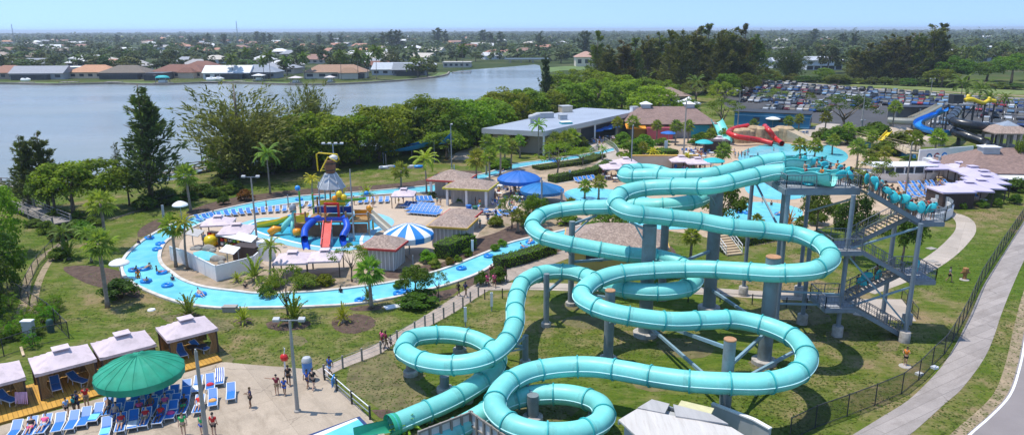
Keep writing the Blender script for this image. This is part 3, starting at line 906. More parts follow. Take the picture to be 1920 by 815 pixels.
def cycad(px, by, ty, wpx, label, tint=(1, 1, 1), name='cycad_plant', group=None):
 b = P(px, by); h = HT(px, by, ty); r = wpx * MPP(px, by) / 2
 root = thing(name, label, 'plant', b, R.uniform(0, 6.28), group)
 c = link('fronds', PALM_C['cycad'][0], root, tint)
 c.location = (0, 0, .25); c.scale = (r, r, max(h - .25, .4) * 1.25)
 t = link('stump', PALM_T[0], root); t.scale = (8, 8, .3)
 return root
def bush(px, by, ty, wpx, label, tint=(1, 1, 1), name='shrub', kind='bush', group=None, cat='shrub'):
 b = P(px, by); h = HT(px, by, ty); w = wpx * MPP(px, by)
 NTREE[0] += 1
 root = thing(name, label, cat, b, R.uniform(0, 6.28), group)
 link('foliage', PROTO[kind][NTREE[0] % len(PROTO[kind])], root, tint)
 link('stems', BUSH_ST, root)
 root.scale = (w, w, max(h, .3))
 return root
def hedge(pix, wid, h, label, tint=(1, 1, 1), dens=90, leaf=.11, name='hedge'):
 """clipped hedge along a line of ground points"""
 pts = cr(PP(pix), .4)
 c0 = pts[len(pts) // 2].copy()
 out = []; nr = []
 for a, b_ in zip(pts, pts[1:]):
  t = (b_ - a).normalized(); sd_ = Vector((-t.y, t.x, 0))
  n = int(dens * (b_ - a).length * (wid + 2 * h) / 3)
  for _ in range(n):
   s = R.random(); q = a.lerp(b_, s)
   u = R.uniform(-1, 1); v = R.uniform(0, 1)
   k = R.random() * (wid + 2 * h)
   if k < wid: p = q + sd_ * (u * wid / 2) + Vector((0, 0, h + R.gauss(0, .06))); m = (0, 0, 1)
   else:
    sg = 1 if R.random() < .5 else -1
    p = q + sd_ * (sg * (wid / 2 + R.gauss(0, .06))) + Vector((0, 0, v * h)); m = tuple(sd_ * sg)
   out.append(tuple(p - c0)); nr.append(m)
 for e, sg in ((0, -1), (-1, 1)):
  t = (pts[-1] - pts[-2]).normalized() * sg if e else (pts[1] - pts[0]).normalized() * sg
  sd_ = Vector((-t.y, t.x, 0))
  for _ in range(int(dens * wid * h / 2)):
   p = pts[e] + sd_ * R.uniform(-wid / 2, wid / 2) + Vector((0, 0, R.uniform(0, h)))
   out.append(tuple(p - c0)); nr.append(tuple(t))
 V = cards(np.array(out), np.array(nr), leaf)
 o = thing(name, label, 'hedge', c0)
 link('foliage', np_mesh('hedge_leaves', V, 4, LM['leaf']), o, tint)
 core = MB(); core.ribbon([p - c0 for p in pts], wid * .86, 0.0, h * .94)
 core.build('branches', M_HCORE, o)
 return o
M_HCORE = mat('hedge_twigs', (0.02, 0.03, 0.008), 0.95, 0.4, 3)
# ================================================================== TREES OF THE PICTURE
YEL, BRT, DRK, OLV, GRY = (1.9, 1.65, 1.1), (1.6, 1.6, 1.0), (.62, .68, .8), (1.25, 1.05, 1.1), (1.2, 1.15, 1.7)
# sheoaks near the lake
tree('pine', 287, 384, 150, 150, 'tall dark sheoak standing alone in front of the lake', (.85, 1.0, 1.0))
tree('bushy_pine', 455, 335, 152, 215, 'broad olive brown sheoak at the head of the lake jetty', (2.4, 2.0, 1.5))
tree('bushy_pine', 585, 298, 150, 92, 'young sheoak rising behind the mangroves with the lake behind it', (1.7, 1.65, 1.2))
tree('pine', 58, 392, 247, 92, 'twin topped sheoak beside the old boardwalk, the left stem', (1.2, 1.3, 1.1))
tree('pine', 92, 390, 244, 88, 'twin topped sheoak beside the old boardwalk, the right stem', (1.2, 1.25, 1.1))
tree('sparse_pine', 225, 352, 262, 34, 'thin sparse sheoak just left of the tall dark one', (1.5, 1.4, 1.3))
tree('sparse_pine', 336, 348, 282, 26, 'spindly low sheoak beside the jetty in front of the water', (1.3, 1.3, 1.1))
tree('pine', 1022, 205, 98, 40, 'narrow dark sheoak at the lake corner beside the channel', (.5, .68, .8))
# bright trees on the left bank
tree('broad', 140, 408, 303, 130, 'bright green spreading tree by the end of the old boardwalk', BRT)
tree('broad', 200, 395, 300, 110, 'bright yellow green tree with the lake showing beneath it', YEL)
tree('broad', 105, 405, 318, 90, 'bright green tree between the twin sheoak and the lawn', (1.1, 1.15, .9))
tree('broad', 243, 385, 318, 60, 'small bright green tree at the shore beside the tall sheoak', BRT)
tree('mangrove', 0, 480, 344, 92, 'large dense green tree at the left edge above the boardwalk ramp', BRT)
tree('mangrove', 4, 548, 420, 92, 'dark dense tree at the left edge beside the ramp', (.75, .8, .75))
tree('mangrove', -36, 596, 450, 110, 'dark tree cut by the left edge of the picture', (.6, .65, .65))
# mangrove belt
belt = [(425, 332, 262, 70), (470, 330, 250, 80), (512, 326, 232, 80), (548, 322, 214, 95), (590, 318, 206, 100), (632, 313, 214, 95), (672, 308, 210, 100), (712, 303, 200, 105), (745, 286, 195, 105), (802, 282, 180, 110), (838, 283, 188, 105), (880, 275, 186, 100), (918, 262, 180, 95), (948, 250, 170, 90), (980, 243, 164, 90)]
for i, (x, y, t, wd) in enumerate(belt):
 tree('mangrove', x, y, t + R.uniform(-4, 6), wd * 1.12, nth(i + 1) + ' dense tree from the jetty in the front of the lakeside belt', (R.uniform(1.35, 1.85), R.uniform(1.3, 1.6), .9), 'dense trees of the lakeside belt')
back = [(500, 300, 224, 90), (560, 296, 216, 90), (620, 290, 208, 95), (690, 284, 206, 95), (745, 276, 196, 90), (800, 264, 186, 90), (860, 250, 184, 90), (915, 236, 176, 85), (960, 222, 172, 80), (1000, 226, 170, 80)]
for i, (x, y, t, wd) in enumerate(back):
 tree('mangrove', x, y, t + R.uniform(-4, 4), wd, nth(i + 1) + ' tree from the jetty in the waterside rank of the lakeside belt', (R.uniform(1.35, 1.85), R.uniform(1.35, 1.6), .9), 'waterside trees of the lakeside belt')
for i, (x, y, t, wd) in enumerate([(1055, 200, 136, 80), (1090, 196, 128, 90), (1130, 192, 134, 90), (1170, 190, 140, 85), (1075, 222, 152, 90), (1120, 218, 146, 90), (1165, 214, 148, 90), (1035, 226, 168, 70), (1200, 196, 146, 80), (1240, 192, 150, 80)]):
 tree('mangrove', x, y, t, wd, nth(i + 1) + ' bright leafy tree of the clump behind the flat roofed building', (R.uniform(1.35, 1.8), R.uniform(1.35, 1.6), .85), 'leafy trees behind the flat roof')
# dark sheoak groves
grove = [(1118, 178, 62, 48), (1140, 184, 74, 50), (1165, 182, 66, 56), (1188, 180, 70, 50), (1212, 172, 58, 44), (1232, 170, 52, 44), (1252, 176, 50, 46), (1275, 178, 46, 48), (1300, 176, 48, 52), (1322, 174, 40, 54), (1345, 178, 44, 52), (1368, 176, 44, 54), (1390, 176, 50, 54), (1408, 172, 50, 50), (1262, 160, 54, 50), (1310, 158, 42, 50), (1355, 158, 48, 50)]
for i, (x, y, t, wd) in enumerate(grove):
 tree('pine', x, y, t + R.uniform(-5, 9), wd * R.uniform(1.35, 1.75), nth(i + 1) + ' tall dark sheoak of the grove left of the car park', (R.uniform(1.0, 1.6), R.uniform(1.0, 1.45), .9), 'dark grove left of the car park')
grove2 = [(1600, 152, 88, 44), (1622, 154, 80, 48), (1645, 155, 72, 50), (1668, 155, 66, 52), (1690, 156, 72, 52), (1712, 156, 58, 54), (1738, 157, 40, 58), (1756, 156, 46, 50), (1704, 150, 52, 50), (1655, 150, 64, 46)]
for i, (x, y, t, wd) in enumerate(grove2):
 tree('pine', x, y, t + R.uniform(-4, 8), wd * R.uniform(1.35, 1.75), nth(i + 1) + ' tall dark sheoak of the row behind the car park', (R.uniform(1.0, 1.6), R.uniform(1.0, 1.45), .9), 'dark row behind the car park')
tree('bushy_pine', 1480, 150, 84, 74, 'rounded dark sheoak in front of the long white house', (.8, .95, .9))
for i, (x, y, t, wd) in enumerate([(1785, 160, 108, 70), (1815, 158, 118, 60), (1765, 164, 130, 60), (1850, 152, 116, 70), (1895, 158, 104, 80), (1925, 152, 100, 60), (1572, 158, 140, 50), (1545, 154, 128, 40), (1430, 160, 130, 60), (1395, 182, 140, 60), (1385, 176, 130, 60)]):
 tree('broad', x, y, t, wd, nth(i + 1) + ' green tree in the line edging the car park', (R.uniform(.8, 1.3), R.uniform(.85, 1.2), .9), 'green trees edging the car park')
# trees of the middle ground
tree('broad', 1222, 238, 162, 100, 'yellow green spreading tree behind the brown roof with two cupolas', YEL)
tree('broad', 1290, 226, 186, 40, 'small leafy tree beside the white tent behind the brown roof', (1, 1.1, .9))
tree('airy', 1305, 196, 150, 70, 'dull olive tree at the foot of the dark grove', (1.2, .95, 1.0))
tree('broad', 1358, 190, 138, 54, 'clipped bright green tree right of the dark grove', (1.15, 1.3, .8))
tree('airy', 1352, 216, 152, 60, 'half bare yellowish tree with pale branches by the car park', (2.2, 1.9, 1.6))
tree('airy', 1352, 248, 184, 84, 'grey green round tree left of the blue building', GRY)
tree('airy', 1580, 248, 176, 130, 'big grey olive tree in the middle of the car park', (1.05, 1.0, 1.3))
tree('airy', 1450, 205, 166, 70, 'low olive tree on an island of the car park', OLV)
tree('airy', 1510, 200, 172, 40, 'smaller olive tree on the next car park island', OLV)
tree('airy', 1046, 332, 266, 84, 'fine leaved light tree in front of the curved bridge path', (1.5, 1.45, .9))
tree('airy', 1092, 310, 276, 60, 'low light green tree leaning over the bridge path', (1.6, 1.6, .9))
tree('broad', 838, 300, 246, 84, 'rounded yellow green tree beside the blue shade sails', (1.35, 1.3, .9))
tree('broad', 800, 294, 262, 50, 'small green tree behind the blue shade sails', (1, 1.1, .9))
tree('broad', 970, 286, 252, 50, 'orange tinged tree under the edge of the flat roof', (2.1, 1.35, .6))
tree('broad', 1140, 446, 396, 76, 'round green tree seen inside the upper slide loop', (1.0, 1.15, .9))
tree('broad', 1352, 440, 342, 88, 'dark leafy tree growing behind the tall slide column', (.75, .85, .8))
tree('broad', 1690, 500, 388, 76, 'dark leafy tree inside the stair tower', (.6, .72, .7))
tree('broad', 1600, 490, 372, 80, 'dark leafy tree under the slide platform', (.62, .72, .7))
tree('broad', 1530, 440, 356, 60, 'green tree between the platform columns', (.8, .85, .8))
tree('airy', 1635, 372, 292, 70, 'olive tree behind the queue on the top stairs', OLV)
tree('broad', 1912, 340, 252, 40, 'olive green tree at the right edge before the hipped roof', (1.1, 1.0, .9))
tree('twiggy' if False else 'airy', 540, 602, 500, 104, 'sparse twiggy grey green tree by the river bend', (1.3, 1.25, 1.4))
tree('broad', 780, 560, 500, 62, 'dark green small tree on the bank beside the paver path', (.7, .85, .8))
tree('airy', 822, 556, 508, 44, 'thin light tree beside the dark one on the river bank', (1.1, 1.1, 1.2))
tree('airy', 960, 428, 364, 62, 'feathery green tree between the huts and the slides', (1.1, 1.15, 1.0))
tree('broad', 1005, 420, 366, 50, 'dense green tree left of the first slide bend', (.9, 1.0, .85))
tree('airy', 660, 528, 456, 76, 'bamboo like bushy tree hiding the corner of the red trimmed hut', (1.35, 1.25, .9))
# ------------------------------------------------ palms
for a in [
 (202, 576, 438, 70, 'fan palm with a leaning trunk beside the clipped round bush'),
 (200, 470, 364, 60, 'fan palm on the left lawn near the boardwalk'),
 (358, 396, 314, 54, 'fan palm with a patterned trunk outside the river bend'),
 (697, 577, 490, 66, 'stout fan palm on the bank at the bottom of the river'),
 (752, 352, 308, 42, 'fan palm in the bed beside the open lawn'),
 (912, 328, 256, 34, 'first fan palm of the cluster by the service path'), (893, 338, 284, 50, 'second fan palm of the cluster, the low broad one behind the hut roof'),
 (938, 330, 262, 40, 'third fan palm of the cluster by the service path'), (958, 318, 266, 34, 'fourth fan palm of the cluster by the service path'), (918, 350, 280, 40, 'fifth fan palm of the cluster, beside the hut wall'),
 (1096, 372, 340, 32, 'left of the two fan palms in the palm pool'), (1122, 374, 332, 34, 'right of the two fan palms in the palm pool'),
 (1158, 262, 222, 28, 'left fan palm by the end of the flat roof'), (1186, 262, 220, 30, 'right fan palm by the end of the flat roof'),
 (1231, 268, 228, 26, 'left fan palm before the brown roof'), (1266, 272, 228, 30, 'middle fan palm before the brown roof'), (1290, 268, 228, 28, 'right fan palm before the brown roof'),
 (1040, 290, 252, 36, 'left fan palm below the eave of the flat roof'), (1072, 284, 246, 40, 'right fan palm below the eave of the flat roof'),
 (1497, 248, 216, 24, 'left fan palm before the blue building'), (1478, 246, 220, 24, 'small fan palm left of the pair before the blue building'), (1546, 252, 212, 28, 'fan palm beside the entrance path'), (1588, 270, 232, 26, 'fan palm among the bushes right of the entrance path'), (1672, 252, 192, 30, 'fan palm beside the beige flume'),
 (1714, 300, 250, 38, 'left fan palm on the mound below the blue slide'), (1750, 306, 246, 40, 'right fan palm on the mound below the blue slide'),
 (1353, 316, 272, 40, 'fan palm beside the wave pool terrace'), (1606, 318, 264, 44, 'fan palm behind the platform railing'), (1497, 306, 262, 34, 'left fan palm behind the launch tubs'), (1526, 304, 264, 34, 'right fan palm behind the launch tubs'),
 (1294, 492, 430, 44, 'fan palm on the mulch beside the yellow hut'),
 (330, 500, 408, 56, 'left fan palm leaning over the white walled pool'),
]:
 palm(*a, tint=(R.uniform(1.0, 1.35), R.uniform(1.05, 1.3), R.uniform(.9, 1.3)))
for a in [
 (507, 364, 278, 62, 'tall feather palm at the edge of the open lawn', (.8, .95, .8)), (352, 505, 410, 52, 'right palm with yellowing fronds by the white walled pool', (1.5, 1.3, .8)),
 (800, 362, 288, 60, 'bright feather palm with brown trunk beside the pale cabana', (1.3, 1.3, .7)), (506, 530, 454, 52, 'slender young palm behind the white wall', (1.0, 1.1, .8)),
 (1010, 296, 228, 40, 'tall feather palm in front of the flat roofed building', (.8, 1.15, .7)), (1220, 312, 280, 28, 'yellowing palm in the planter by the tan wall', (2.0, 1.6, .6)), (1240, 314, 290, 24, 'small yellow palm next to the planter wall', (2.0, 1.7, .6)), (1284, 316, 288, 20, 'thin yellow palm beside the pale cabanas', (2.0, 1.7, .6)),
 (1303, 192, 146, 44, 'dark coconut palm behind the white tent', (.6, .8, .7)), (1800, 210, 148, 56, 'left windblown coconut palm behind the yellow slide tower', (.65, .8, .6)), (1832, 218, 158, 56, 'middle windblown coconut palm behind the yellow slide tower', (.7, .85, .6)), (1852, 222, 178, 44, 'right windblown coconut palm behind the yellow slide tower', (.6, .7, .6)), (1880, 216, 178, 34, 'small coconut palm at the end of the car park', (.75, .85, .6)),
 (118, 486, 428, 56, 'low dark feather palm on the left lawn', (.7, .85, .7)), (172, 492, 428, 50, 'low feather palm beside the left lawn fan palm', (.8, .9, .7)),
 (620, 380, 318, 40, 'yellowing feather palm behind the play tower', (1.8, 1.4, .6)), (586, 372, 330, 34, 'yellow leaved palm left of the play tower', (2.0, 1.5, .6)), (1130, 300, 276, 26, 'small feather palm by the bridge path railing', (.9, 1.1, .7)),
]:
 palm(a[0], a[1], a[2], a[3], a[4], 'feather', a[5], name='feather_palm', thin=True)
for i, (x, y, t, wd) in enumerate([(508, 152, 100, 30), (538, 150, 108, 26), (572, 148, 102, 30), (640, 150, 98, 34), (672, 150, 96, 34), (706, 150, 90, 36), (690, 148, 104, 28), (496, 151, 110, 26), (868, 134, 86, 28), (438, 148, 104, 32), (466, 142, 92, 24)]):
 palm(x, y, t, wd, nth(i + 1) + ' royal palm on the far shore lawns', 'royal', (.5, .62, .5), 'royal palms of the far shore', 'royal_palm', True)
for a in [(355, 596, 552, 54, 'spiky palm tuft in a mulch ring below the river', (1, 1, .8)), (457, 607, 574, 34, 'small yellowish palm tuft right of the spiky one', (1.5, 1.3, .7)), (552, 604, 556, 66, 'yellow green palm tuft at the foot of the lamp post', (1.4, 1.35, .7)), (643, 604, 572, 36, 'lone golden palm tuft in a brown mulch ring', (1.6, 1.4, .6)),
   (478, 526, 480, 56, 'wide palm tuft before the white wall', (1.1, 1.15, .9)), (445, 528, 512, 30, 'small pale plant at the corner of the white wall', (1.4, 1.3, 1)), (690, 566, 536, 24, 'small palm tuft beside the stout fan palm', (.8, .9, .7)), (764, 806, 776, 64, 'bright palm tuft by the green slide mouth', (1.1, 1.3, .6)), (808, 790, 768, 34, 'smaller palm tuft beside the slide exit', (.9, 1.1, .6)), (130, 486, 450, 46, 'low fern palm near the mulch bed on the left lawn', (.7, .85, .6)), (1480, 424, 392, 26, 'red leaved plant below the platform', (2.4, .9, .6)), (640, 380, 350, 40, 'leafy palm tuft behind the row of blue loungers', (1.3, 1.25, .7)), (688, 366, 348, 34, 'second leafy tuft behind the row of blue loungers', (1.2, 1.2, .7))]:
 cycad(a[0], a[1], a[2], a[3], a[4], a[5])
# ------------------------------------------------ shrubs and hedges
for a in [(228, 560, 522, 62, 'clipped round dark green bush at the foot of the leaning palm', (.7, .9, .7)), (112, 486, 462, 38, 'round dark bush on the left lawn', (.8, 1, .8)), (419, 383, 362, 20, 'dark conical bush in the bed outside the river', (.6, .75, .7)), (460, 376, 354, 30, 'dark red bush in the bed outside the river', (2.2, .55, .6)), (322, 408, 396, 18, 'small clipped bush by the white parasol', (1.1, 1.3, .7)),
   (803, 492, 468, 30, 'large clipped bush next to the striped umbrella', (1.3, 1.6, .6)), (814, 502, 484, 24, 'grey leaved shrub in front of the clipped hedge', (1.6, 1.5, 2.2)), (843, 498, 480, 18, 'reddish shrub below the clipped hedge', (1.6, .8, .6)), (859, 492, 478, 16, 'small round shrub below the hedge end', (1.2, 1.2, .8)), (876, 480, 464, 18, 'round shrub at the hedge end by the white post', (1, 1.2, .7)), (928, 470, 456, 20, 'left clipped ball on the river bank', (1, 1.3, .6)), (942, 462, 448, 18, 'right clipped ball on the river bank', (1, 1.3, .6)), (748, 540, 524, 20, 'small shrub between the red trimmed hut and the river', (.9, 1.1, .7)), (765, 520, 500, 22, 'upright shrub by the red trimmed hut', (.9, .9, 1)), (786, 524, 504, 20, 'spindly shrub left of the river hedge', (1, .8, .7)),
   (786, 570, 544, 76, 'low dark spreading bush beside the paver path', (.6, .8, .6)), (935, 528, 498, 34, 'leafy bush by the walkers on the paver path', (1, 1.1, .8)), (902, 534, 508, 26, 'bush on the bank above the paver path', (.9, 1.1, .8)), (575, 540, 512, 46, 'grey green bush in the river island', (1.3, 1.2, 1.6)), (610, 534, 512, 34, 'yellowish bush at the foot of the cabana', (1.9, 1.4, .5)), (515, 540, 520, 34, 'small mixed bush left of the grey one', (1.2, 1.2, .9)), (500, 558, 530, 30, 'bush hanging over the river by the twiggy tree', (1, 1.1, .9)),
   (1803, 391, 376, 18, 'leftmost round shrub on the lawn before the right cabanas', (1.2, 1.5, .7)), (1842, 389, 374, 20, 'middle round shrub on the lawn before the right cabanas', (1.1, 1.4, .7)), (1871, 388, 370, 16, 'narrow shrub on the lawn before the right cabanas', (1, 1.3, .7)), (1902, 382, 362, 24, 'rightmost round shrub on the lawn before the right cabanas', (.9, 1.2, .7)), (1904, 358, 332, 46, 'big dark clipped shrub right of the lilac cabanas', (.7, .9, .7)),
   (1180, 300, 262, 44, 'rounded leafy bush left of the hedge block', (1.1, 1.3, .8)), (1206, 292, 250, 50, 'larger rounded bush behind the hedge block', (.9, 1.15, .8)), (1240, 272, 258, 30, 'low bush by the brown building', (1, 1.1, .8)), (1340, 250, 226, 34, 'yellow bush beside the blue wall', (1.9, 1.7, .5)), (1318, 262, 246, 30, 'dark low bush at the foot of the red slides', (.8, 1, .8)),
   (1570, 270, 236, 50, 'dense bush cluster right of the entrance path', (1.0, 1.25, .8)), (1620, 268, 236, 54, 'dense green bush behind the pool deck loungers', (1.0, 1.2, .8)), (1650, 262, 230, 40, 'upright green bush beside the lamp post', (.9, 1.1, .8)), (1690, 276, 246, 54, 'olive bush on the rocky mound', (1.4, 1.1, .7)), (1722, 268, 236, 50, 'rust tinged bush on top of the rocky mound', (1.9, 1.1, .6)), (1660, 290, 262, 50, 'bush in front of the rocky mound', (1.1, 1.1, .7)), (1610, 356, 320, 44, 'olive bush beside the stair queue', (1.2, 1.1, .9)), (1415, 260, 244, 26, 'small bush by the tan rock steps', (1, 1.1, .8)), (875, 372, 354, 22, 'dark bush behind the yellow trimmed hut', (.7, .9, .7)), (862, 380, 368, 14, 'small potted bush at the hut corner', (1, 1.2, .8)), (810, 370, 358, 18, 'low dark bush beside the pale cabana', (.7, .9, .7)), (940, 318, 298, 40, 'clipped bush at the river bend by the palms', (1, 1.3, .7)), (1530, 420, 390, 40, 'bush on the pool bank below the platform', (1, 1, .8)), (1460, 440, 416, 30, 'low bush by the pool under the slides', (1, 1.2, .8))]:
 bush(*a)
for i in range(26):
 x = R.uniform(-20, 120); y = R.uniform(575, 655)
 if x > 30 + (655 - y) * 1.1 + 20: x *= .5
 bush(x, y, y - R.uniform(16, 40), R.uniform(26, 50), nth(i + 1) + ' clump of tall weeds behind the left chain link fence', (R.uniform(.9, 1.3), R.uniform(1.1, 1.5), .7), 'weed_clump', 'twig_bush', 'weeds behind the left fence')
for i in range(22):
 x = 270 + 175 * R.random(); y = 392 - (x - 270) * .2 + R.uniform(-14, 4)
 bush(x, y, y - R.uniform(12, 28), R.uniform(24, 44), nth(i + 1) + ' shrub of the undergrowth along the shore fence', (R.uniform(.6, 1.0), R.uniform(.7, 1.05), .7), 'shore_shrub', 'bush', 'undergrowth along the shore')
for i in range(18):
 x = 60 + 60 * R.random() + i * 4; y = 420 + R.uniform(-15, 30)
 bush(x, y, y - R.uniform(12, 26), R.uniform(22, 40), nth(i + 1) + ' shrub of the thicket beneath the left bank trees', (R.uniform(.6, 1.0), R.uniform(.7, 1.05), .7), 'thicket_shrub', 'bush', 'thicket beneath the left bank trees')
for i, x in enumerate(range(1395, 1920, 22)):
 y = 152 + (x - 1395) * .035 + (10 if x > 1700 else 0) * 0
 bush(x, y - 2, y - R.uniform(10, 18), R.uniform(26, 44), nth(i + 1) + ' roadside shrub along the grass strip behind the car park', (R.uniform(.7, 1.2), R.uniform(.7, 1.1), .8), 'roadside_shrub', 'bush', 'roadside shrubs behind the car park')
G = (1.7, 2.0, .8)
hedge([(828, 486), (850, 474), (882, 464)], 2.2, 1.9, 'long clipped hedge behind the huts beside the river', G)
hedge([(932, 502), (975, 492), (1004, 482), (1034, 472)], 2.0, 1.3, 'clipped river hedge along the top of the paver path', (1.3, 1.6, .8))
hedge([(1034, 342), (1080, 334), (1116, 326), (1142, 312)], 2.2, 1.3, 'clipped hedge along the curved bridge path', (1.0, 1.3, .6))
hedge([(1226, 294), (1260, 291)], 5.0, 1.5, 'square block of clipped hedge above the pale cabanas', (1.0, 1.25, .6))
hedge([(926, 318), (950, 310)], 2.0, 1.6, 'square hedge beside the dark blue umbrella', (1.0, 1.4, .6))
hedge([(1005, 318), (1050, 312), (1090, 306), (1125, 294)], 3.0, .7, 'low planting between the river and the bridge path', (1.1, 1.1, .8))
hedge([(1385, 458), (1420, 452), (1450, 446)], 2.5, 1.0, 'low hedge on the bank below the slide pool', (1.0, 1.2, .6))
o = link('grass', np_mesh('grass', GRASS[0], 3, leafmat('grass_blades', (0.062, 0.098, 0.011), (0.105, 0.142, 0.018), (0.185, 0.18, 0.055), 0.25, .0, .35)))
tag(o, 'short uneven grass growing over the park lawns', 'grass', kind='stuff')
for i in range(24):
 k = i / 23; x = 425 + 500 * k; y = 334 - 70 * k ** 1.15 - 2
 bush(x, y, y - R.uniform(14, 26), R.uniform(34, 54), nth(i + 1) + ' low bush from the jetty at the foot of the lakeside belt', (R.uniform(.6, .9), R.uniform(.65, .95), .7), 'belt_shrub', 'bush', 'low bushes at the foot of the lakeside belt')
for i, (x, y, t, wd, k) in enumerate(((905, 272, 250, 34, 'bush'), (936, 276, 254, 36, 'bush'), (985, 282, 262, 30, 'bush'), (1024, 286, 258, 34, 'bush'), (1056, 284, 254, 40, 'bush'), (1090, 274, 254, 26, 'bush'), (1168, 270, 246, 30, 'bush'), (1198, 280, 256, 32, 'bush'), (1306, 272, 250, 26, 'bush'), (1362, 262, 238, 36, 'bush'), (1540, 262, 240, 36, 'bush'), (1596, 262, 236, 40, 'bush'), (1640, 252, 226, 40, 'bush'), (1634, 300, 280, 30, 'bush'), (1700, 306, 290, 24, 'bush'), (1420, 330, 312, 24, 'bush'), (1062, 420, 396, 40, 'bush'), (1020, 408, 386, 34, 'bush'), (930, 424, 404, 30, 'bush'), (990, 424, 396, 36, 'bush'))):
 bush(x, y, t, wd, nth(i + 1) + ' leafy shrub from the flat roofed pavilion round to the slides', (R.uniform(.9, 1.3), R.uniform(1.0, 1.35), .8), 'garden_shrub', k, 'garden shrubs of the middle ground')
for i, (x, y, t, wd) in enumerate(((925, 300, 262, 32), (946, 306, 258, 34), (975, 296, 256, 30), (1030, 300, 262, 28), (1060, 292, 250, 36), (1112, 262, 236, 22), (1204, 300, 268, 24), (1330, 276, 244, 26), (1410, 256, 226, 24), (1560, 290, 254, 28), (1632, 286, 248, 30), (1655, 318, 276, 30), (1590, 360, 318, 34), (1566, 430, 386, 36), (1500, 446, 408, 32), (1416, 440, 404, 30), (972, 436, 396, 36), (1000, 410, 372, 34), (1070, 410, 374, 30))):
 palm(x, y, t, wd, nth(i + 1) + ' fan palm from the service path round to the slides', 'fan', (R.uniform(1.0, 1.3), R.uniform(1.0, 1.25), R.uniform(.9, 1.2)), 'fan palms of the middle ground')
# ================================================================== FAR SHORE
M_WALLC = mat('house_wall', None, 0.8, 0.08, 0.5, objcol=True)
M_ROOFC = mat('house_roof', None, 0.85, 0.18, 1.2, objcol=True, bump=.2)
M_GLASSD = mat('dark_glass', (0.035, 0.045, 0.055), 0.42, 0.3, .6, spec=.3)
M_SCREEN = mat('screen_mesh', (0.045, 0.05, 0.06), 0.5, 0.25, .8)
M_CON = mat('weathered_concrete', (0.34, 0.31, 0.27), 0.9, 0.2, .6)
M_WOODG = mat('grey_timber', (0.26, 0.23, 0.20), 0.9, 0.25, 1.5, stretch=(1, 6, 1))
M_STEEL = mat('galvanised_steel', (0.32, 0.35, 0.37), 0.5, 0.12, 1.5, metal=.35)
M_DARK = mat('dark_metal', (0.03, 0.032, 0.035), 0.6, 0.2, 2)
BROWN, TERRA, GREY, WHT, TAN_ = (.20, .09, .06), (.48, .25, .14), (.30, .31, .33), (.72, .71, .69), (.36, .28, .22)
def house_mesh(w, d, hw, hr, kind):
 wall = MB(); wall.box((0, 0, hw / 2), (w, d, hw))
 roof = MB()
 if kind == 'flat': roof.box((0, 0, hw + .2), (w + 1.2, d + 1.2, .4))
 elif kind == 'gable':
  a, b_ = w / 2 + .6, d / 2 + .7
  roof.add([(-a, -b_, hw), (a, -b_, hw), (a, b_, hw), (-a, b_, hw), (-a, 0, hw + hr), (a, 0, hw + hr)], [(0, 1, 5, 4), (2, 3, 4, 5), (0, 4, 3), (1, 2, 5), (3, 2, 1, 0)])
 else: roof.hip(w, d, hr, hw, .8)
 return wall, roof
def house(loc, w, d, hw, hr, kind, wc, rc, label, rz=0.0, win=3, group=None, lanai=None, name='house', extra=None):
 t = thing(name, label, 'house', loc, rz, group)
 wall, roof = house_mesh(w, d, hw, hr, kind)
 wl = wall.build('wall', M_WALLC, t, color=wc)
 roof.build('roof', M_ROOFC, t, color=rc)
 for i in range(win):
  x = -w / 2 + w * (i + .5) / win
  b = MB(); b.box((x, -d / 2 - .02, hw * .55), (w / win * .5, .1, hw * .45)); b.build('window', M_GLASSD, t)
 if lanai:
  lx, lw = lanai
  b = MB(); b.box((lx, -d / 2 - 2.1, 1.45), (lw, 4, 2.9))
  b.build('screen_porch', M_SCREEN, t)
  b = MB()
  for i in range(int(lw / 2) + 1):
   b.box((lx - lw / 2 + i * lw / int(lw / 2), -d / 2 - 4.15, 1.45), (.12, .1, 2.9))
  b.box((lx, -d / 2 - 4.15, 2.9), (lw + .2, .12, .15)); b.build('screen_frame', M_DARK, t)
 if extra:
  ex, ew, ed = extra
  b = MB(); b.box((ex, -d / 2 - ed / 2 + .3, hw / 2 - .1), (ew, ed, hw - .2)); b.build('wing', M_WALLC, t, color=wc)
  b = MB(); b.hip(ew, ed, hr * .7, hw - .2, .6, c=(ex, -d / 2 - ed / 2 + .3)); b.build('wing_roof', M_ROOFC, t, color=rc)
 return t
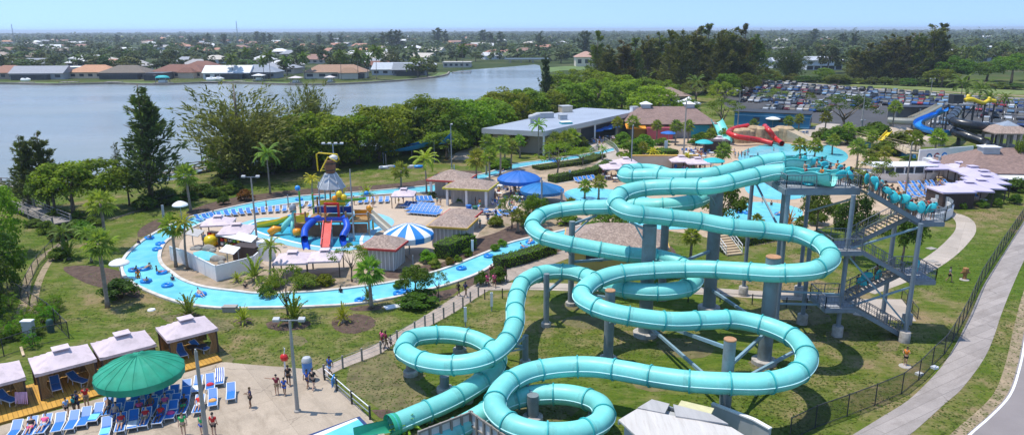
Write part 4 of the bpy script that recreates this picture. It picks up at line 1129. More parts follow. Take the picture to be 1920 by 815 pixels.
near = [  # centre px, base y, width px, kind, wall, roof, porch, label
 (22, 147, 70, 'hip', TAN_, (.30, .15, .10), None, 'brown roofed bungalow at the left end of the far shore'),
 (82, 148, 96, 'gable', (.40, .40, .40), GREY, (-2, 20), 'grey roofed long bungalow with a dark porch on the far shore'),
 (142, 136, 60, 'flat', (.6, .58, .54), WHT, None, 'flat white roofed bungalow behind the orange roofed one'),
 (182, 146, 80, 'hip', (.66, .50, .36), TERRA, None, 'pale orange tiled bungalow on the far shore'),
 (243, 147, 84, 'hip', (.20, .18, .17), (.16, .13, .10), (0, 22), 'dark bungalow with black solar panels and a screened porch'),
 (300, 149, 30, 'flat', (.12, .12, .12), (.10, .10, .11), (0, 8), 'black screened pool room beside the red brown roof'),
 (345, 145, 96, 'hip', (.60, .47, .36), BROWN, (-8, 12), 'red brown hipped bungalow behind the turquoise boathouse'),
 (432, 147, 84, 'gable', (.70, .69, .66), WHT, (4, 12), 'white low roofed bungalow on the far shore'),
 (490, 146, 70, 'hip', (.30, .32, .35), (.26, .29, .33), (0, 16), 'slate blue roofed bungalow behind the royal palms'),
 (632, 146, 112, 'hip', (.62, .56, .48), (.33, .20, .13), (10, 14), 'brown tiled bungalow with white gable among the palms'),
 (745, 140, 84, 'gable', (.50, .52, .54), (.42, .45, .48), None, 'pale grey roofed bungalow on the point'),
 (770, 141, 60, 'gable', (.2, .2, .21), (.22, .24, .26), (0, 14), 'charcoal screened bungalow at the tip of the point'),
 (795, 131, 44, 'hip', (.6, .58, .55), (.48, .49, .50), None, 'light grey roofed bungalow behind the point'),
 (858, 126, 50, 'flat', (.5, .47, .42), (.45, .42, .38), None, 'tan flat roofed bungalow by the channel'),
 (935, 108, 62, 'hip', (.5, .36, .28), (.38, .18, .13), None, 'red roofed bungalow above the channel bank'),
 (1098, 124, 40, 'hip', (.70, .60, .47), (.45, .27, .2), None, 'two storey cream villa beside the dark grove'),
]
for i, (x, y, wp, kd, wc, rc, lan, lab) in enumerate(near):
 m = MPP(x, y)
 tall = 'two storey' in lab
 house(P(x, y), wp * m, R.uniform(13, 16), 6.8 if tall else 3.5, 4.0, kd, wc, rc, lab, R.uniform(-.08, .08), 5 if not tall else 3, lanai=lan, extra=(wp * m * .25, wp * m * .3, 5) if i in (9, 6) else None)
# seawall and lawns
sw = [p + Vector((0, 0.8, 0)) for p in cr(PP(LAKE_FAR[:15]), 4)]
b = MB(); b.ribbon(sw, 0.9, 0.0, 0.9)
tag(b.build('sea_wall', mat('sea_wall_concrete', (0.30, 0.25, 0.20), .9, .3, .3)), 'long low concrete seawall along the far lake shore', 'wall')
b = MB(); b.ribbon([p + Vector((0, 9 if i < len(sw) * .86 else 4, 0)) for i, p in enumerate(sw)], 15, 0.012)
setting('shore_lawn', b, mat('shore_lawn', (0.11, 0.165, 0.035), .95, .35, .12))
area('channel_lawn', [(1022, 128), (1070, 124), (1120, 124), (1110, 131), (1060, 132), (1024, 136)], .012, D.materials['shore_lawn'], True, 4)
area('verge_strip', [(1400, 146), (1500, 150), (1640, 156), (1760, 161), (1900, 166), (2050, 172), (2050, 182), (1860, 175), (1760, 170), (1640, 163), (1500, 154)], .010, mat('verge_grass', (0.15, 0.185, 0.045), .95, .25, .1), False)
area('verge_strip', [(1700, 176), (1800, 184), (1920, 192), (2050, 199), (2050, 205), (1920, 199), (1800, 190), (1700, 181)], .024, D.materials['verge_grass'], False)
# boathouses, docks
M_TURQR = mat('turquoise_canvas', (0.02, 0.42, 0.42), .6, .1, 1)
M_PINKR = mat('pale_canvas', (0.62, 0.55, 0.52), .7, .1, 1)
def boathouse(px, by, wp, label, rm, dome=False):
 m = MPP(px, by); w_ = wp * m; p = P(px, by)
 t = thing('boathouse', label, 'boathouse', (p.x, p.y, 0))
 b = MB()
 for sx in (-1, 1):
  for sy in (-1, 1):
   q = MB(); q.box((sx * w_ * .4, sy * 2.2, 1.6), (.3, .3, 3.4)); q.build('post', M_WOODG, t)
 b.box((0, 0, .7), (w_ * 1.3, 5, .25)); b.build('dock', M_WOODG, t)
 b = MB(); b.hip(w_, 5, .9, 3.2, .5) if not dome else b.lathe([(w_ * .56, 3.3), (w_ * .5, 3.9), (w_ * .3, 4.4), (0.01, 4.6)], 14, sy=.6)
 b.build('canopy', rm, t)
 b = MB(); b.tube([(-w_ * .3, 0, 1.2), (-w_ * .1, 0, 1.3), (w_ * .2, 0, 1.4), (w_ * .42, 0, 1.6)], [.9, 1.0, .9, .1], 8)
 o = b.build('hull', M_WHITE, t)
 return t
boathouse(306, 158, 24, 'boathouse with a turquoise dome canopy on the far shore', M_TURQR, True)
boathouse(555, 158, 19, 'small boathouse with a pale canopy below the brown tiled bungalow', M_PINKR)
boathouse(619, 157, 14, 'narrow boathouse with a pale canopy left of the royal palms', M_PINKR)
boathouse(486, 153, 18, 'boathouse with a white canopy beside the slate roof', M_WHITE)
def dock(a, b_, wd, label, h=.7, rail=False):
 """plank jetty on posts between two ground points"""
 a, b_ = Vector(a), Vector(b_); t = b_ - a; L_ = t.length; ang = math.atan2(t.y, t.x)
 r = thing('jetty', label, 'jetty', a, ang)
 q = MB(); q.box((L_ / 2, 0, h), (L_, wd, .18)); q.build('boards', M_WOODG, r)
 n = max(2, int(L_ / 4))
 for i in range(n + 1):
  for s in (-1, 1):
   q = MB(); q.box((L_ * i / n, s * wd * .45, h * .5 + (.5 if rail else .15)), (.22, .22, h + (1.1 if rail else .3))); q.build('post', M_WOODG, r)
 if rail:
  for s in (-1, 1):
   q = MB()
   for z in (.5, 1.0): q.box((L_ / 2, s * wd * .47, h + z), (L_, .1, .14))
   q.build('railing', M_WOODG, r)
 return r
for i, (x, y, wp) in enumerate([(50, 157, 26), (132, 156, 30), (215, 156, 28), (395, 156, 34), (450, 154, 20), (866, 137, 34), (810, 146, 14)]):
 p = P(x, y); m = MPP(x, y)
 dock((p.x - wp * m / 2, p.y - 1, 0), (p.x + wp * m / 2, p.y - 1, 0), 4, nth(i + 1) + ' boat dock from the left along the far shore')
dock(P(30, 390), P(118, 428), 2.6, 'weathered boardwalk ramp running down to the left lawn', .8, True)
dock(P(-40, 352), P(66, 362), 2.2, 'old jetty in the lake at the left edge', .9, True)
dock(P(180, 352), P(262, 342), 2.4, 'jetty over the water behind the bright trees', .9, True)
dock(P(262, 342), P(405, 318), 2.4, 'long jetty running behind the tall dark sheoak', .9, True)
dock(P(398, 318), P(414, 290), 2.4, 'short jetty end reaching into the lake by the broad sheoak', 1.0, True)
b = MB(); b.tube([(0, 0, 0), (0, 0, 8)], [.12, .08], 8); q = b.build('dock_light_pole', M_DARK); q.location = P(380, 316); b = MB()
tag(q, 'slim dark pole standing on the long jetty', 'pole')
# small boats moored on the far shore
for i, (x, y, c) in enumerate([(50, 155, 'grey'), (398, 154, 'white'), (292, 151, 'red'), (1090 - 680, 153.5, 'white')]):
 t = thing('moored_boat', nth(i + 1) + ' small boat from the left at the far shore docks', 'boat', P(x, y) + Vector((0, 0, .9)), R.uniform(-.3, .3), 'boats at the far docks')
 b = MB(); b.tube([(-3, 0, .5), (-1, 0, .5), (1.5, 0, .6), (3.2, 0, .9)], [.9, 1.1, 1.0, .08], 8); b.build('hull', M_WHITE if c != 'red' else mat('red_hull', (.4, .04, .05), .4), t)
 b = MB(); b.box((-.2, 0, 1.6), (1.6, 1.3, .9), taper=.7); b.build('cabin', M_GLASSD if c == 'grey' else M_WHITE, t)
# bridge over the channel
t = thing('road_bridge', 'low white road bridge crossing the far channel', 'bridge', P(988, 118))
b = MB(); b.box((0, 0, 2.8), (36, 7, .8)); b.build('span', M_CON, t)
b = MB(); b.box((0, -3.5, 3.7), (36, .25, .9)); b.build('parapet', M_WHITE, t)
for x in (-14, -5, 5, 14):
 b = MB(); b.box((x, 0, 1.2), (1, 6, 2.4)); b.build('pier', M_CON, t)
# long white house right, and other houses right
def longhouse(x, y, wp, label, hw=6.5):
 m = MPP(x, y); wd = wp * m
 t = thing('long_house', label, 'house', P(x, y))
 b = MB(); b.box((0, 0, hw / 2), (wd, 9, hw)); b.build('wall', M_WALLC, t, color=(.62, .63, .65))
 b = MB(); a = wd / 2 + .8
 b.add([(-a, -6, hw), (a, -6, hw), (a, 6, hw), (-a, 6, hw), (-a, 0, hw + 2.4), (a, 0, hw + 2.4)], [(0, 1, 5, 4), (2, 3, 4, 5), (0, 4, 3), (1, 2, 5), (3, 2, 1, 0)])
 b.build('roof', M_ROOFC, t, color=(.42, .44, .48))
 for i in range(5):
  xx = -wd / 2 + wd * (i + .5) / 5
  b = MB(); b.box((xx, -4.55, 1.5), (wd / 5 * .8, .2, 2.3)); b.build('window', M_GLASSD, t)
  if i % 2 == 0:
   b = MB(); b.box((xx, -4.55, 4.9), (wd / 9, .2, 1.4)); b.build('window', M_GLASSD, t)
 b = MB(); b.box((0, -5, 3.2), (wd, 1.2, .3)); b.build('balcony', M_WHITE, t)
longhouse(1540, 131, 66, 'long white two storey house left of the dark sheoak row')
longhouse(1462, 128, 34, 'pale house half hidden behind the rounded dark sheoak', 5)
house(P(1465, 84), 26, 16, 5, 6, 'hip', (.5, .48, .45), (.42, .40, .38), 'grey hipped roof rising above the right hand woods')
for i, (x, y, wp, wc, rc, lab) in enumerate([(1790, 106, 40, (.66, .66, .66), WHT, 'white building with grey roof in the right hand woods'), (1855, 118, 76, (.30, .32, .34), (.16, .17, .19), 'dark flat warehouse at the right behind the trees'), (1772, 112, 28, (.4, .25, .2), (.3, .14, .12), 'red roofed house beside the dark row'), (1868, 96, 24, (.6, .6, .6), WHT, 'small white roof in the woods at the right'), (1436, 108, 30, (.5, .3, .22), (.4, .2, .14), 'red roofed house right of the dark grove'), (1432, 124, 22, (.55, .57, .6), (.5, .52, .55), 'pale shed right of the dark grove'), (1885, 124, 22, WHT, WHT, 'white trailer beside the dark warehouse')]):
 house(P(x, y), wp * MPP(x, y), 14, 5, 2, 'flat' if 'flat' in lab or 'trailer' in lab else 'hip', wc, rc, lab, R.uniform(-.2, .2))
# ------------------------------------------------ suburb beyond: houses and trees
RC = [TERRA, BROWN, GREY, WHT, TAN_, (.44, .22, .15), (.36, .34, .32), (.5, .45, .38), (.28, .16, .12), (.55, .55, .53)]
WC = [(.62, .58, .52), (.66, .5, .38), (.6, .6, .6), (.5, .42, .34), (.7, .68, .64)]
used = [(P(x, y), wp * MPP(x, y) * .5 + 5) for x, y, wp, *_ in near]
used += [(P(1540, 131), 22), (P(1462, 128), 14)]
def free(p, r):
 return all((p.x - q.x) ** 2 + (p.y - q.y) ** 2 > (r + s) ** 2 for q, s in used)
names = ['terracotta', 'dark brown', 'grey', 'white', 'tan', 'red brown', 'dull grey', 'beige', 'umber', 'pale grey']
cnt = {}
k = 0; tries = 0
while k < 150 and tries < 9000:
 tries += 1
 x = R.uniform(-60, 1080) if R.random() < .86 else R.uniform(1420, 1900)
 y = 70 + (138 - 70) * R.random() ** 1.5
 if x > 820 and y > 112: continue
 if x > 1400 and y > 112: continue
 p = P(x, y)
 w_ = R.uniform(18, 30) * (1.5 if y < 84 and R.random() < .3 else 1)
 if not free(p, w_ * .62): continue
 used.append((p, w_ * .62)); k += 1
 ci = R.randrange(len(RC))
 side = 'right hand woods' if x > 1400 else 'suburb above the channel' if x > 800 else 'suburb behind the palm shore' if x > 470 else 'suburb behind the left shore'
 key = (names[ci], side); cnt[key] = cnt.get(key, 0) + 1
 dist = 'near' if y > 118 else 'mid' if y > 95 else 'far'
 house(p, w_, R.uniform(11, 15), 3.5, R.uniform(2.8, 4.2), R.choice(['hip', 'hip', 'gable']), R.choice(WC), RC[ci], '%s roofed suburban house, %s of its colour in the %s' % (names[ci], nth(cnt[key]), side), R.uniform(-.5, .5), 3, 'suburban houses', name='suburban_house')
TN = [0, 0]
tries = 0
while TN[0] < 275 and tries < 9000:
 tries += 1
 right = R.random() < .22
 x = R.uniform(1420, 1960) if right else R.uniform(-80, 1100)
 y = 78 + 70 * R.random() ** 1.0
 if right and y > 138: continue
 if not right and (x > 830 and y > 116 + (x > 1020) * 4): continue
 p = P(x, y)
 r = R.uniform(4.5, 9.0)
 if not free(p, r * .4): continue
 used.append((p, r * .35))
 TN[0] += 1
 side = 'right hand woods' if right else 'far suburb'
 c = R.uniform(.65, 1.35)
 tree('far', 0, 0, 0, 0, '%s garden tree of the %s' % (nth(TN[0]), side), (c * R.uniform(.85, 1.2), c, c * R.uniform(.7, 1.0)), 'garden trees of the ' + side, base=p, h=R.uniform(7.5, 13) * (1.3 if right else 1), w=r * 2)
for i, (x, y, t, wd) in enumerate([(730, 92, 56, 40), (748, 92, 54, 34), (720, 90, 60, 30), (822, 84, 50, 34), (834, 86, 56, 24), (908, 84, 54, 30), (920, 84, 60, 22), (1095, 104, 55, 44), (700, 92, 66, 30), (494, 84, 60, 20), (508, 84, 62, 20), (482, 82, 58, 18), (390, 82, 62, 26), (372, 84, 66, 20), (358, 84, 66, 20), (600, 86, 64, 22), (620, 84, 62, 20), (90, 80, 64, 14), (108, 80, 66, 12), (1525, 86, 52, 30), (1600, 100, 58, 30), (1580, 96, 60, 26), (640, 88, 64, 18), (420, 86, 62, 24), (222, 84, 64, 18), (940, 88, 58, 24), (1010, 92, 60, 26), (230, 118, 90, 40), (560, 118, 84, 46), (600, 116, 84, 40)]):
 tree('far_pine', x, y, t, wd * 1.15, nth(i + 1) + ' dark tall tree rising out of the far suburb', (.7, .85, .9), 'tall dark trees of the far suburb')
# woods out to the horizon: nobody could count them
rs = np.random.RandomState(99)
N = 7500
dist = np.exp(rs.uniform(math.log(620), math.log(7200), N))
ang = rs.uniform(-.80, .80, N)
cx_ = np.tan(ang) * dist
sz = rs.uniform(5, 9, N) * np.where(dist > 1800, 1.6, 1.0) * np.where(dist > 3500, 1.5, 1)
hh = rs.uniform(6, 12, N) * np.where(rs.rand(N) < .06, 1.6, 1.0) * np.where(dist > 1500, 1.35, 1) * np.where((ang > .2) & (dist > 900), 1.3, 1)
px_ = ang * 1350 / .6981
keep = ~((dist < 1700) & (rs.rand(N) < .66) & (ang < .15))
cx_, dist, sz, hh = cx_[keep], dist[keep], sz[keep], hh[keep]
V = []
for i in range(len(dist)):
 n = 30 if dist[i] < 1500 else 18
 d = unit(n); d[:, 2] = np.abs(d[:, 2]) * 1.0
 pos = d * rs.uniform(.6, 1, n)[:, None] * np.array([sz[i], sz[i], hh[i] * .75]) + np.array([cx_[i], dist[i], hh[i] * .25])
 V.append(cards(pos, d + np.array([0, 0, .4]), sz[i] * .34, .7, .5))
me = np_mesh('far_woods', np.concatenate(V), 4, leafmat('far_woods_leaf', (0.042, 0.068, 0.022), (0.066, 0.098, 0.028), (0.10, 0.128, 0.040), 0.012, .1, .15))
o = link('far_woods', me)
tag(o, 'continuous distant woods running out to the horizon', 'woods', kind='stuff')
# masts on the horizon
for i, (x, by, t) in enumerate([(28, 84, 46), (447, 84, 40), (3, 84, 60)]):
 p = P(x, by); h = HT(x, by, t)
 b = MB()
 for s in ((-1, -1), (1, -1), (0, 1)): b.bar((s[0] * 1.5, s[1] * 1.5, 0), (s[0] * .3, s[1] * .3, h), .35)
 n = 10
 for j in range(n):
  z = h * j / n; k_ = 1.5 - 1.2 * j / n; b.bar((-k_, -k_, z), (k_, -k_, z + h / n), .2); b.bar((k_, -k_, z), (0, k_, z + h / n), .2)
 o = b.build('radio_mast', M_STEEL); o.location = p
 tag(o, ['lattice mast on the horizon at the left', 'very thin mast on the horizon above the suburb', 'stub of a mast at the extreme left of the horizon'][i], 'mast')
# ================================================================== TEAL TUBE SLIDES
def plastic(name, c, c2=None, rough=.28, var=.07, fade=.12):
 if name in MATS: return MATS[name]
 m = D.materials.new(name); m.use_nodes = True
 t = NT(m)
 geo = t.new('ShaderNodeNewGeometry')
 n1 = t.ramp(t.noise(.35, 6, geo.outputs['Position'], .6), [(.3, 1 - var), (.7, 1 + var)])
 col = t.mix(1.0, c, n1, 'MULTIPLY')
 mp = t.new('ShaderNodeMapping'); mp.inputs['Scale'].default_value = (1.2, 1.2, .35); t.link(geo.outputs['Position'], mp.inputs['Vector'])
 ch = t.ramp(t.noise(1.6, 8, mp.outputs['Vector'], .7, .3), [(.52, 0.0), (.75, fade)])
 col = t.mix(ch, col, c2 or tuple(min(1, x * 1.25 + .09) for x in c))
 at = t.new('ShaderNodeAttribute'); at.attribute_name = 'panel'
 col = t.mix(1.0, col, t.ramp(at.outputs['Fac'], [(0, 1.0), (1, .80)]), 'MULTIPLY')
 aj = t.new('ShaderNodeAttribute'); aj.attribute_name = 'joint'
 gr = t.math('MULTIPLY', aj.outputs['Fac'], t.ramp(t.noise(2.6, 7, geo.outputs['Position'], .7), [(.38, 0.0), (.66, .75)]))
 col = t.mix(gr, col, tuple(x * .45 + .03 for x in c))
 t.link(col, t.b.inputs['Base Color'])
 r = t.ramp(t.noise(.8, 5, geo.outputs['Position']), [(.3, rough - .06), (.7, rough + .14)])
 t.link(r, t.b.inputs['Roughness'])
 t.b.inputs['Coat Weight'].default_value = .06; t.b.inputs['Coat Roughness'].default_value = .25
 t.bump(t.noise(1.3, 3, geo.outputs['Position']), .05, .05)
 MATS[name] = m
 return m
M_TEAL = plastic('teal_fibreglass', (0.20, 0.665, 0.59), (.42, .76, .71), .48, .10, .4)
M_TEALD = plastic('teal_flange', (0.04, 0.40, 0.39), (.12, .32, .30), .45, .2, .5)
M_SEAM = mat('pale_seam', (0.50, 0.80, 0.78), .5, .1, 2)
M_GREEN = plastic('green_fibreglass', (0.03, 0.36, 0.20))
M_POST = mat('grey_post_paint', (0.20, 0.235, 0.245), .55, .14, .7, dirt=((.13, .12, .105), 1.2, .5), rnd=.08)
M_RUST = mat('rusty_cap', (0.42, 0.22, 0.11), .9, .25, 3)
M_ARM = mat('blue_grey_steel', (0.22, 0.33, 0.385), .5, .12, 1.5)
M_FOOT = mat('footing_concrete', (0.42, 0.38, 0.34), .9, .25, 2.5, dirt=((.2, .17, .13), 3, .6))
TUBE_R = .75
def slide_path(cps, step=.35):
 """control points (px, py, z or None); missing heights run evenly along the length"""
 zs = [c[2] for c in cps]
 known = [i for i, z in enumerate(zs) if z is not None]
 for a, b_ in zip(known, known[1:]):
  for i in range(a + 1, b_): zs[i] = zs[a] + (zs[b_] - zs[a]) * (i - a) / (b_ - a)
 for _ in range(4):
  pts = [P(c[0], c[1], z) for c, z in zip(cps, zs)]
  for a, b_ in zip(known, known[1:]):
   L_ = [0]
   for i in range(a, b_): L_.append(L_[-1] + (pts[i + 1] - pts[i]).length)
   for i in range(a + 1, b_): zs[i] = zs[a] + (zs[b_] - zs[a]) * L_[i - a] / L_[-1]
 return cr(pts, step)
def flume(root, path, r=TUBE_R, pitch=2.7, mt=None, mf=None, ms=None, n=22, fl=.085):
 q = MB(); q.tube(path, r, n, cap=False)
 q.tube(path, r - .05, n, cap=False)
 tb_ = q.build('tube', mt, root, True)
 L_ = [0]
 for a, b_ in zip(path, path[1:]): L_.append(L_[-1] + (b_ - a).length)
 k = max(2, round(L_[-1] / pitch)); j = 0
 tone = [R.random() for _ in range(k + 1)]; m_ = len(path) - 1      # every moulded length has faded a little differently
 aj = tb_.data.attributes.new('joint', 'FLOAT', 'FACE')      # grime gathers at the bolted joints
 ph = [abs((x / L_[-1] * k + .5) % 1 - .5) for x in L_]
 aj.data.foreach_set('value', [max(0, 1 - ph[(f // n) % m_] * 6) for f in range(len(tb_.data.polygons))])
 at = tb_.data.attributes.new('panel', 'FLOAT', 'FACE')
 at.data.foreach_set('value', [tone[int(L_[(f // n) % m_] / L_[-1] * k * .9999)] for f in range(len(tb_.data.polygons))])
 for i in range(k + 1):
  s_ = L_[-1] * i / k
  while j < len(L_) - 2 and L_[j + 1] < s_: j += 1
  t = (path[j + 1] - path[j]).normalized(); c = path[j].lerp(path[j + 1], (s_ - L_[j]) / max(L_[j + 1] - L_[j], 1e-6))
  q = MB(); q.tube([c - t * .05, c - t * .05 + t * 1e-3, c + t * .05 - t * 1e-3, c + t * .05], [r + .005, r + fl, r + fl, r + .005], n, cap=False)
  q.build('flange', mf, root, 'auto')
 if ms:
  for sg in (1, -1):
   q = MB()
   ln = []
   for i, p in enumerate(path):
    t = path[min(i + 1, len(path) - 1)] - path[max(i - 1, 0)]
    x = Vector((t.y, -t.x, 0)).normalized() * sg
    ln.append(p + x * (r + .015) + Vector((0, 0, -.03)))
   for a, b_ in zip(ln, ln[1:]): pass
   q.tube(ln, .04, 5); q.build('seam', ms, root)
SA = slide_path([(1468, 300, 14.6), (1440, 303, None), (1390, 315, None), (1330, 329, None), (1270, 331, None), (1215, 330, None), (1182, 331, 12.9), (1172, 326, None), (1186, 320, None), (1225, 321, None), (1262, 332, None), (1300, 352, 11.4), (1322, 365, None), (1300, 378, None), (1240, 386, None), (1190, 386, 10.2), (1140, 388, None), (1070, 391, None), (1022, 400, None), (998, 420, 8.3), (1016, 442, None), (1060, 455, None), (1110, 465, 7.0), (1180, 477, None), (1240, 483, None), (1280, 497, None), (1303, 522, 5.4), (1284, 540, None), (1230, 547, None), (1160, 540, 4.9), (1110, 522, None), (1070, 510, None), (1025, 510, None), (984, 526, 4.4), (967, 566, None), (965, 606, None), (946, 645, 3.4), (906, 674, None), (850, 684, 2.75), (790, 676, None), (757, 655, 2.35), (776, 633, None), (835, 627, 1.95), (890, 636, None), (930, 662, 1.5), (926, 693, 1.25), (892, 722, None), (840, 752, None), (780, 778, None), (738, 796, .72)])
SBp = slide_path([(1470, 322, 14.6), (1440, 325, None), (1390, 336, None), (1330, 349, None), (1270, 350, None), (1210, 353, None), (1170, 362, 12.4), (1154, 379, None), (1180, 398, None), (1240, 406, 11.2), (1310, 414, None), (1370, 425, None), (1440, 432, None), (1500, 441, 9.6), (1545, 462, None), (1556, 488, 8.9), (1524, 507, None), (1460, 512, 8.1), (1390, 508, None), (1310, 504, None), (1220, 507, None), (1150, 515, 6.5), (1103, 535, None), (1092, 558, 5.9), (1130, 580, None), (1190, 594, None), (1260, 602, 5.1), (1320, 600, None), (1380, 599, None), (1440, 612, None), (1492, 636, 4.4), (1513, 670, None), (1488, 704, 3.9), (1430, 718, None), (1360, 718, None), (1290, 714, 3.6), (1230, 706, None), (1170, 695, None), (1110, 687, 3.3), (1040, 689, None), (980, 702, None), (941, 728, 2.8), (928, 762, None), (958, 795, 2.4), (1020, 812, None), (1090, 808, 2.1), (1130, 786, None), (1124, 758, 1.8), (1075, 741, None), (1010, 739, 1.5), (950, 752, 1.2), (890, 785, None), (830, 818, .8), (800, 838, .7)])
def column(root, px, by, top_z, r, label=None, cap=None, arms=(), foot=.35, mt=None):
 p = P(px, by)
 q = MB(); q.tube([(p.x, p.y, 0), (p.x, p.y, top_z)], r, 18)
 c = q.build('column', mt or M_POST, root, 'auto')
 q = MB(); q.lathe([(r * 1.75, 0), (r * 1.75, foot), (r * 1.55, foot + .06), (r * 1.02, foot + .06)], 18, (p.x, p.y, 0), cap=False); q.build('base_flange', M_FOOT, c, 'auto')
 if cap:
  q = MB(); q.lathe([(r * 1.04, top_z - .05), (r * 1.04, top_z + .02), (r * .98, top_z + .05)], 18, (p.x, p.y, 0)); q.build('cap', M_RUST, c)
 for z0, tgt in arms:
  q = MB(); tgt = Vector(tgt); a = Vector((p.x, p.y, z0))
  d = (tgt - a); d.z = 0; d.normalize()
  q.bar(a + d * r * .9, tgt, .16, .2)
  q.bar(a + d * r * .9 + Vector((0, 0, -1.0)), a.lerp(tgt, .75) + Vector((0, 0, -.1)), .12)
  q.build('support_arm', M_ARM, c)
 return p
def near_pt(path, px, py, zmin=-1, zmax=99):
 best = None
 for q in path:
  if not zmin <= q.z <= zmax: continue
  v = CAM3.transposed() @ (q - Vector((0, 0, CH)))
  x = CX + F * v.x / -v.z; y = CY - F * v.y / -v.z
  d = (x - px) ** 2 + (y - py) ** 2
  if best is None or d < best[0]: best = (d, q)
 return best[1]
def under(path, px, py, **k):
 q = near_pt(path, px, py, **k)
 return q + Vector((0, 0, -TUBE_R - .08))
slA = thing('tube_slide', 'back teal tube slide, the one ending in a green open mouth', 'water slide', (0, 0, 0))
flume(slA, SA, mt=M_TEAL, mf=M_TEALD, ms=M_SEAM)
slB = thing('tube_slide', 'front teal tube slide, the one with the large spiral at the bottom edge', 'water slide', (0, 0, 0))
flume(slB, SBp, mt=M_TEAL, mf=M_TEALD, ms=M_SEAM)
# flared green mouth of the back slide
e1, e0 = SA[-1], SA[-4]
t = (e1 - e0).normalized(); t.z = 0
q = MB(); q.tube([e1 - t * .2, e1 + t * .5, e1 + t * 1.3, e1 + t * 2.4], [.80, .95, 1.15, 1.3], 18, cap=False, a0=PI * .98, a1=2.02 * PI)
q.tube([e1 - t * .2, e1 + t * .5, e1 + t * 1.3, e1 + t * 2.4], [.74, .88, 1.08, 1.22], 18, cap=False, a0=PI * .98, a1=2.02 * PI)
q.tube([e1 - t * .25, e1 + t * .35], [.80, .86], 18, cap=False)
q.build('exit_mouth', M_GREEN, slA, True)
# columns of the back slide
column(slA, 1070, 572, 8.8, .30, arms=[(8.5, under(SA, 1120, 391, zmin=8.5)), (6.4, under(SA, 1060, 455, zmax=8.5))])
column(slA, 1024, 611, 5.2, .27, arms=[(4.9, under(SA, 1016, 510, zmax=6))])
column(slA, 1240, 560, 9.8, .40, arms=[(9.6, under(SA, 1290, 378, zmin=9)), (5.0, under(SA, 1290, 500, zmax=7))])
column(slA, 985, 682, 2.6, .26, arms=[(2.5, under(SA, 946, 645))])
column(slA, 770, 702, 1.1, .34); column(slA, 834, 733, 1.3, .36); column(slA, 862, 660, .8, .34); column(slA, 875, 752, .5, .3)
# columns of the front slide
column(slB, 1209, 628, 10.4, .62, arms=[(10.1, under(SBp, 1180, 398, zmin=10))])
column(slB, 1329, 580, 12.2, .62, arms=[(11.9, under(SBp, 1330, 349, zmin=12))])
column(slB, 1432, 680, 9.3, .58, cap=True, arms=[(7.6, under(SBp, 1440, 512, zmax=9)), (3.7, under(SBp, 1500, 640, zmax=6))])
column(slB, 1357, 789, 6.3, .42, cap=True, arms=[(3.2, under(SBp, 1290, 714)), (3.2, under(SBp, 1420, 718, zmax=4))])
column(slB, 1140, 676, 6.3, .42, cap=True, arms=[(5.6, under(SBp, 1103, 535, zmax=7)), (4.6, under(SBp, 1150, 590, zmax=6))])
column(slB, 1450, 600, 13.4, .3)
p = column(slB, 999, 787, 2.0, .42, arms=[(1.95, under(SBp, 985, 702, zmin=2.5))])
column(slB, 1110, 792, .8, .3); column(slB, 930, 800, .7, .3)
# long steel struts between the columns
for a, za, b_, zb in (((1209, 628), 1.6, (1357, 789), 5.6), ((1209, 628), 1.2, (1357, 789), 2.2), ((1357, 789), 4.2, (1432, 680), 2.8), ((1357, 789), 2.6, (1500, 680), 1.4), ((1329, 580), 2.2, (1432, 680), 3.2), ((1024, 611), 3.4, (1070, 572), 3.6), ((985, 682), 1.6, (940, 672), 1.2), ((1070, 572), 4.6, (1240, 560), 4.8), ((1209, 628), 5.8, (1329, 580), 6.2)):
 q = MB(); u = P(*a); v_ = P(*b_); q.bar((u.x, u.y, za), (v_.x, v_.y, zb), .2, .24); q.build('strut', M_ARM, slB)
# the launch troughs on the platform
for sl, pth, sgn in ((slA, SA, 1), (slB, SBp, -1)):
 s0 = pth[0]; d = (pth[0] - pth[3]).normalized(); d.z = 0
 pp_ = cr([s0 - d * .2, s0 + d * 1.4 + Vector((0, 0, .02)), s0 + d * 2.6 + Vector((0, sgn * .5, .12)), s0 + d * 3.7 + Vector((0, sgn * 1.2, .2))], .3)
 q = MB(); q.tube(pp_, [.74 + .4 * min(1, i / len(pp_) * 1.3) for i in range(len(pp_))], 14, cap=False, a0=PI * .96, a1=2.04 * PI)
 q.tube(pp_, [.68 + .4 * min(1, i / len(pp_) * 1.3) for i in range(len(pp_))], 14, cap=False, a0=PI * .96, a1=2.04 * PI)
 q.build('launch_tub', M_TEAL, sl, True)
 q = MB()
 for side in (-1, 1):
  rim = []
  for i, p in enumerate(pp_):
   t = pp_[min(i + 1, len(pp_) - 1)] - pp_[max(0, i - 1)]
   x = Vector((t.y, -t.x, 0)).normalized()
   rr = .71 + .4 * min(1, i / len(pp_) * 1.3)
   rim.append(p + x * side * rr + Vector((0, 0, .04 + .18 * abs(math.sin(i * .5)))))
  q.tube(rim, .09, 6)
 q.build('tub_rim', M_TEALD, sl, True)
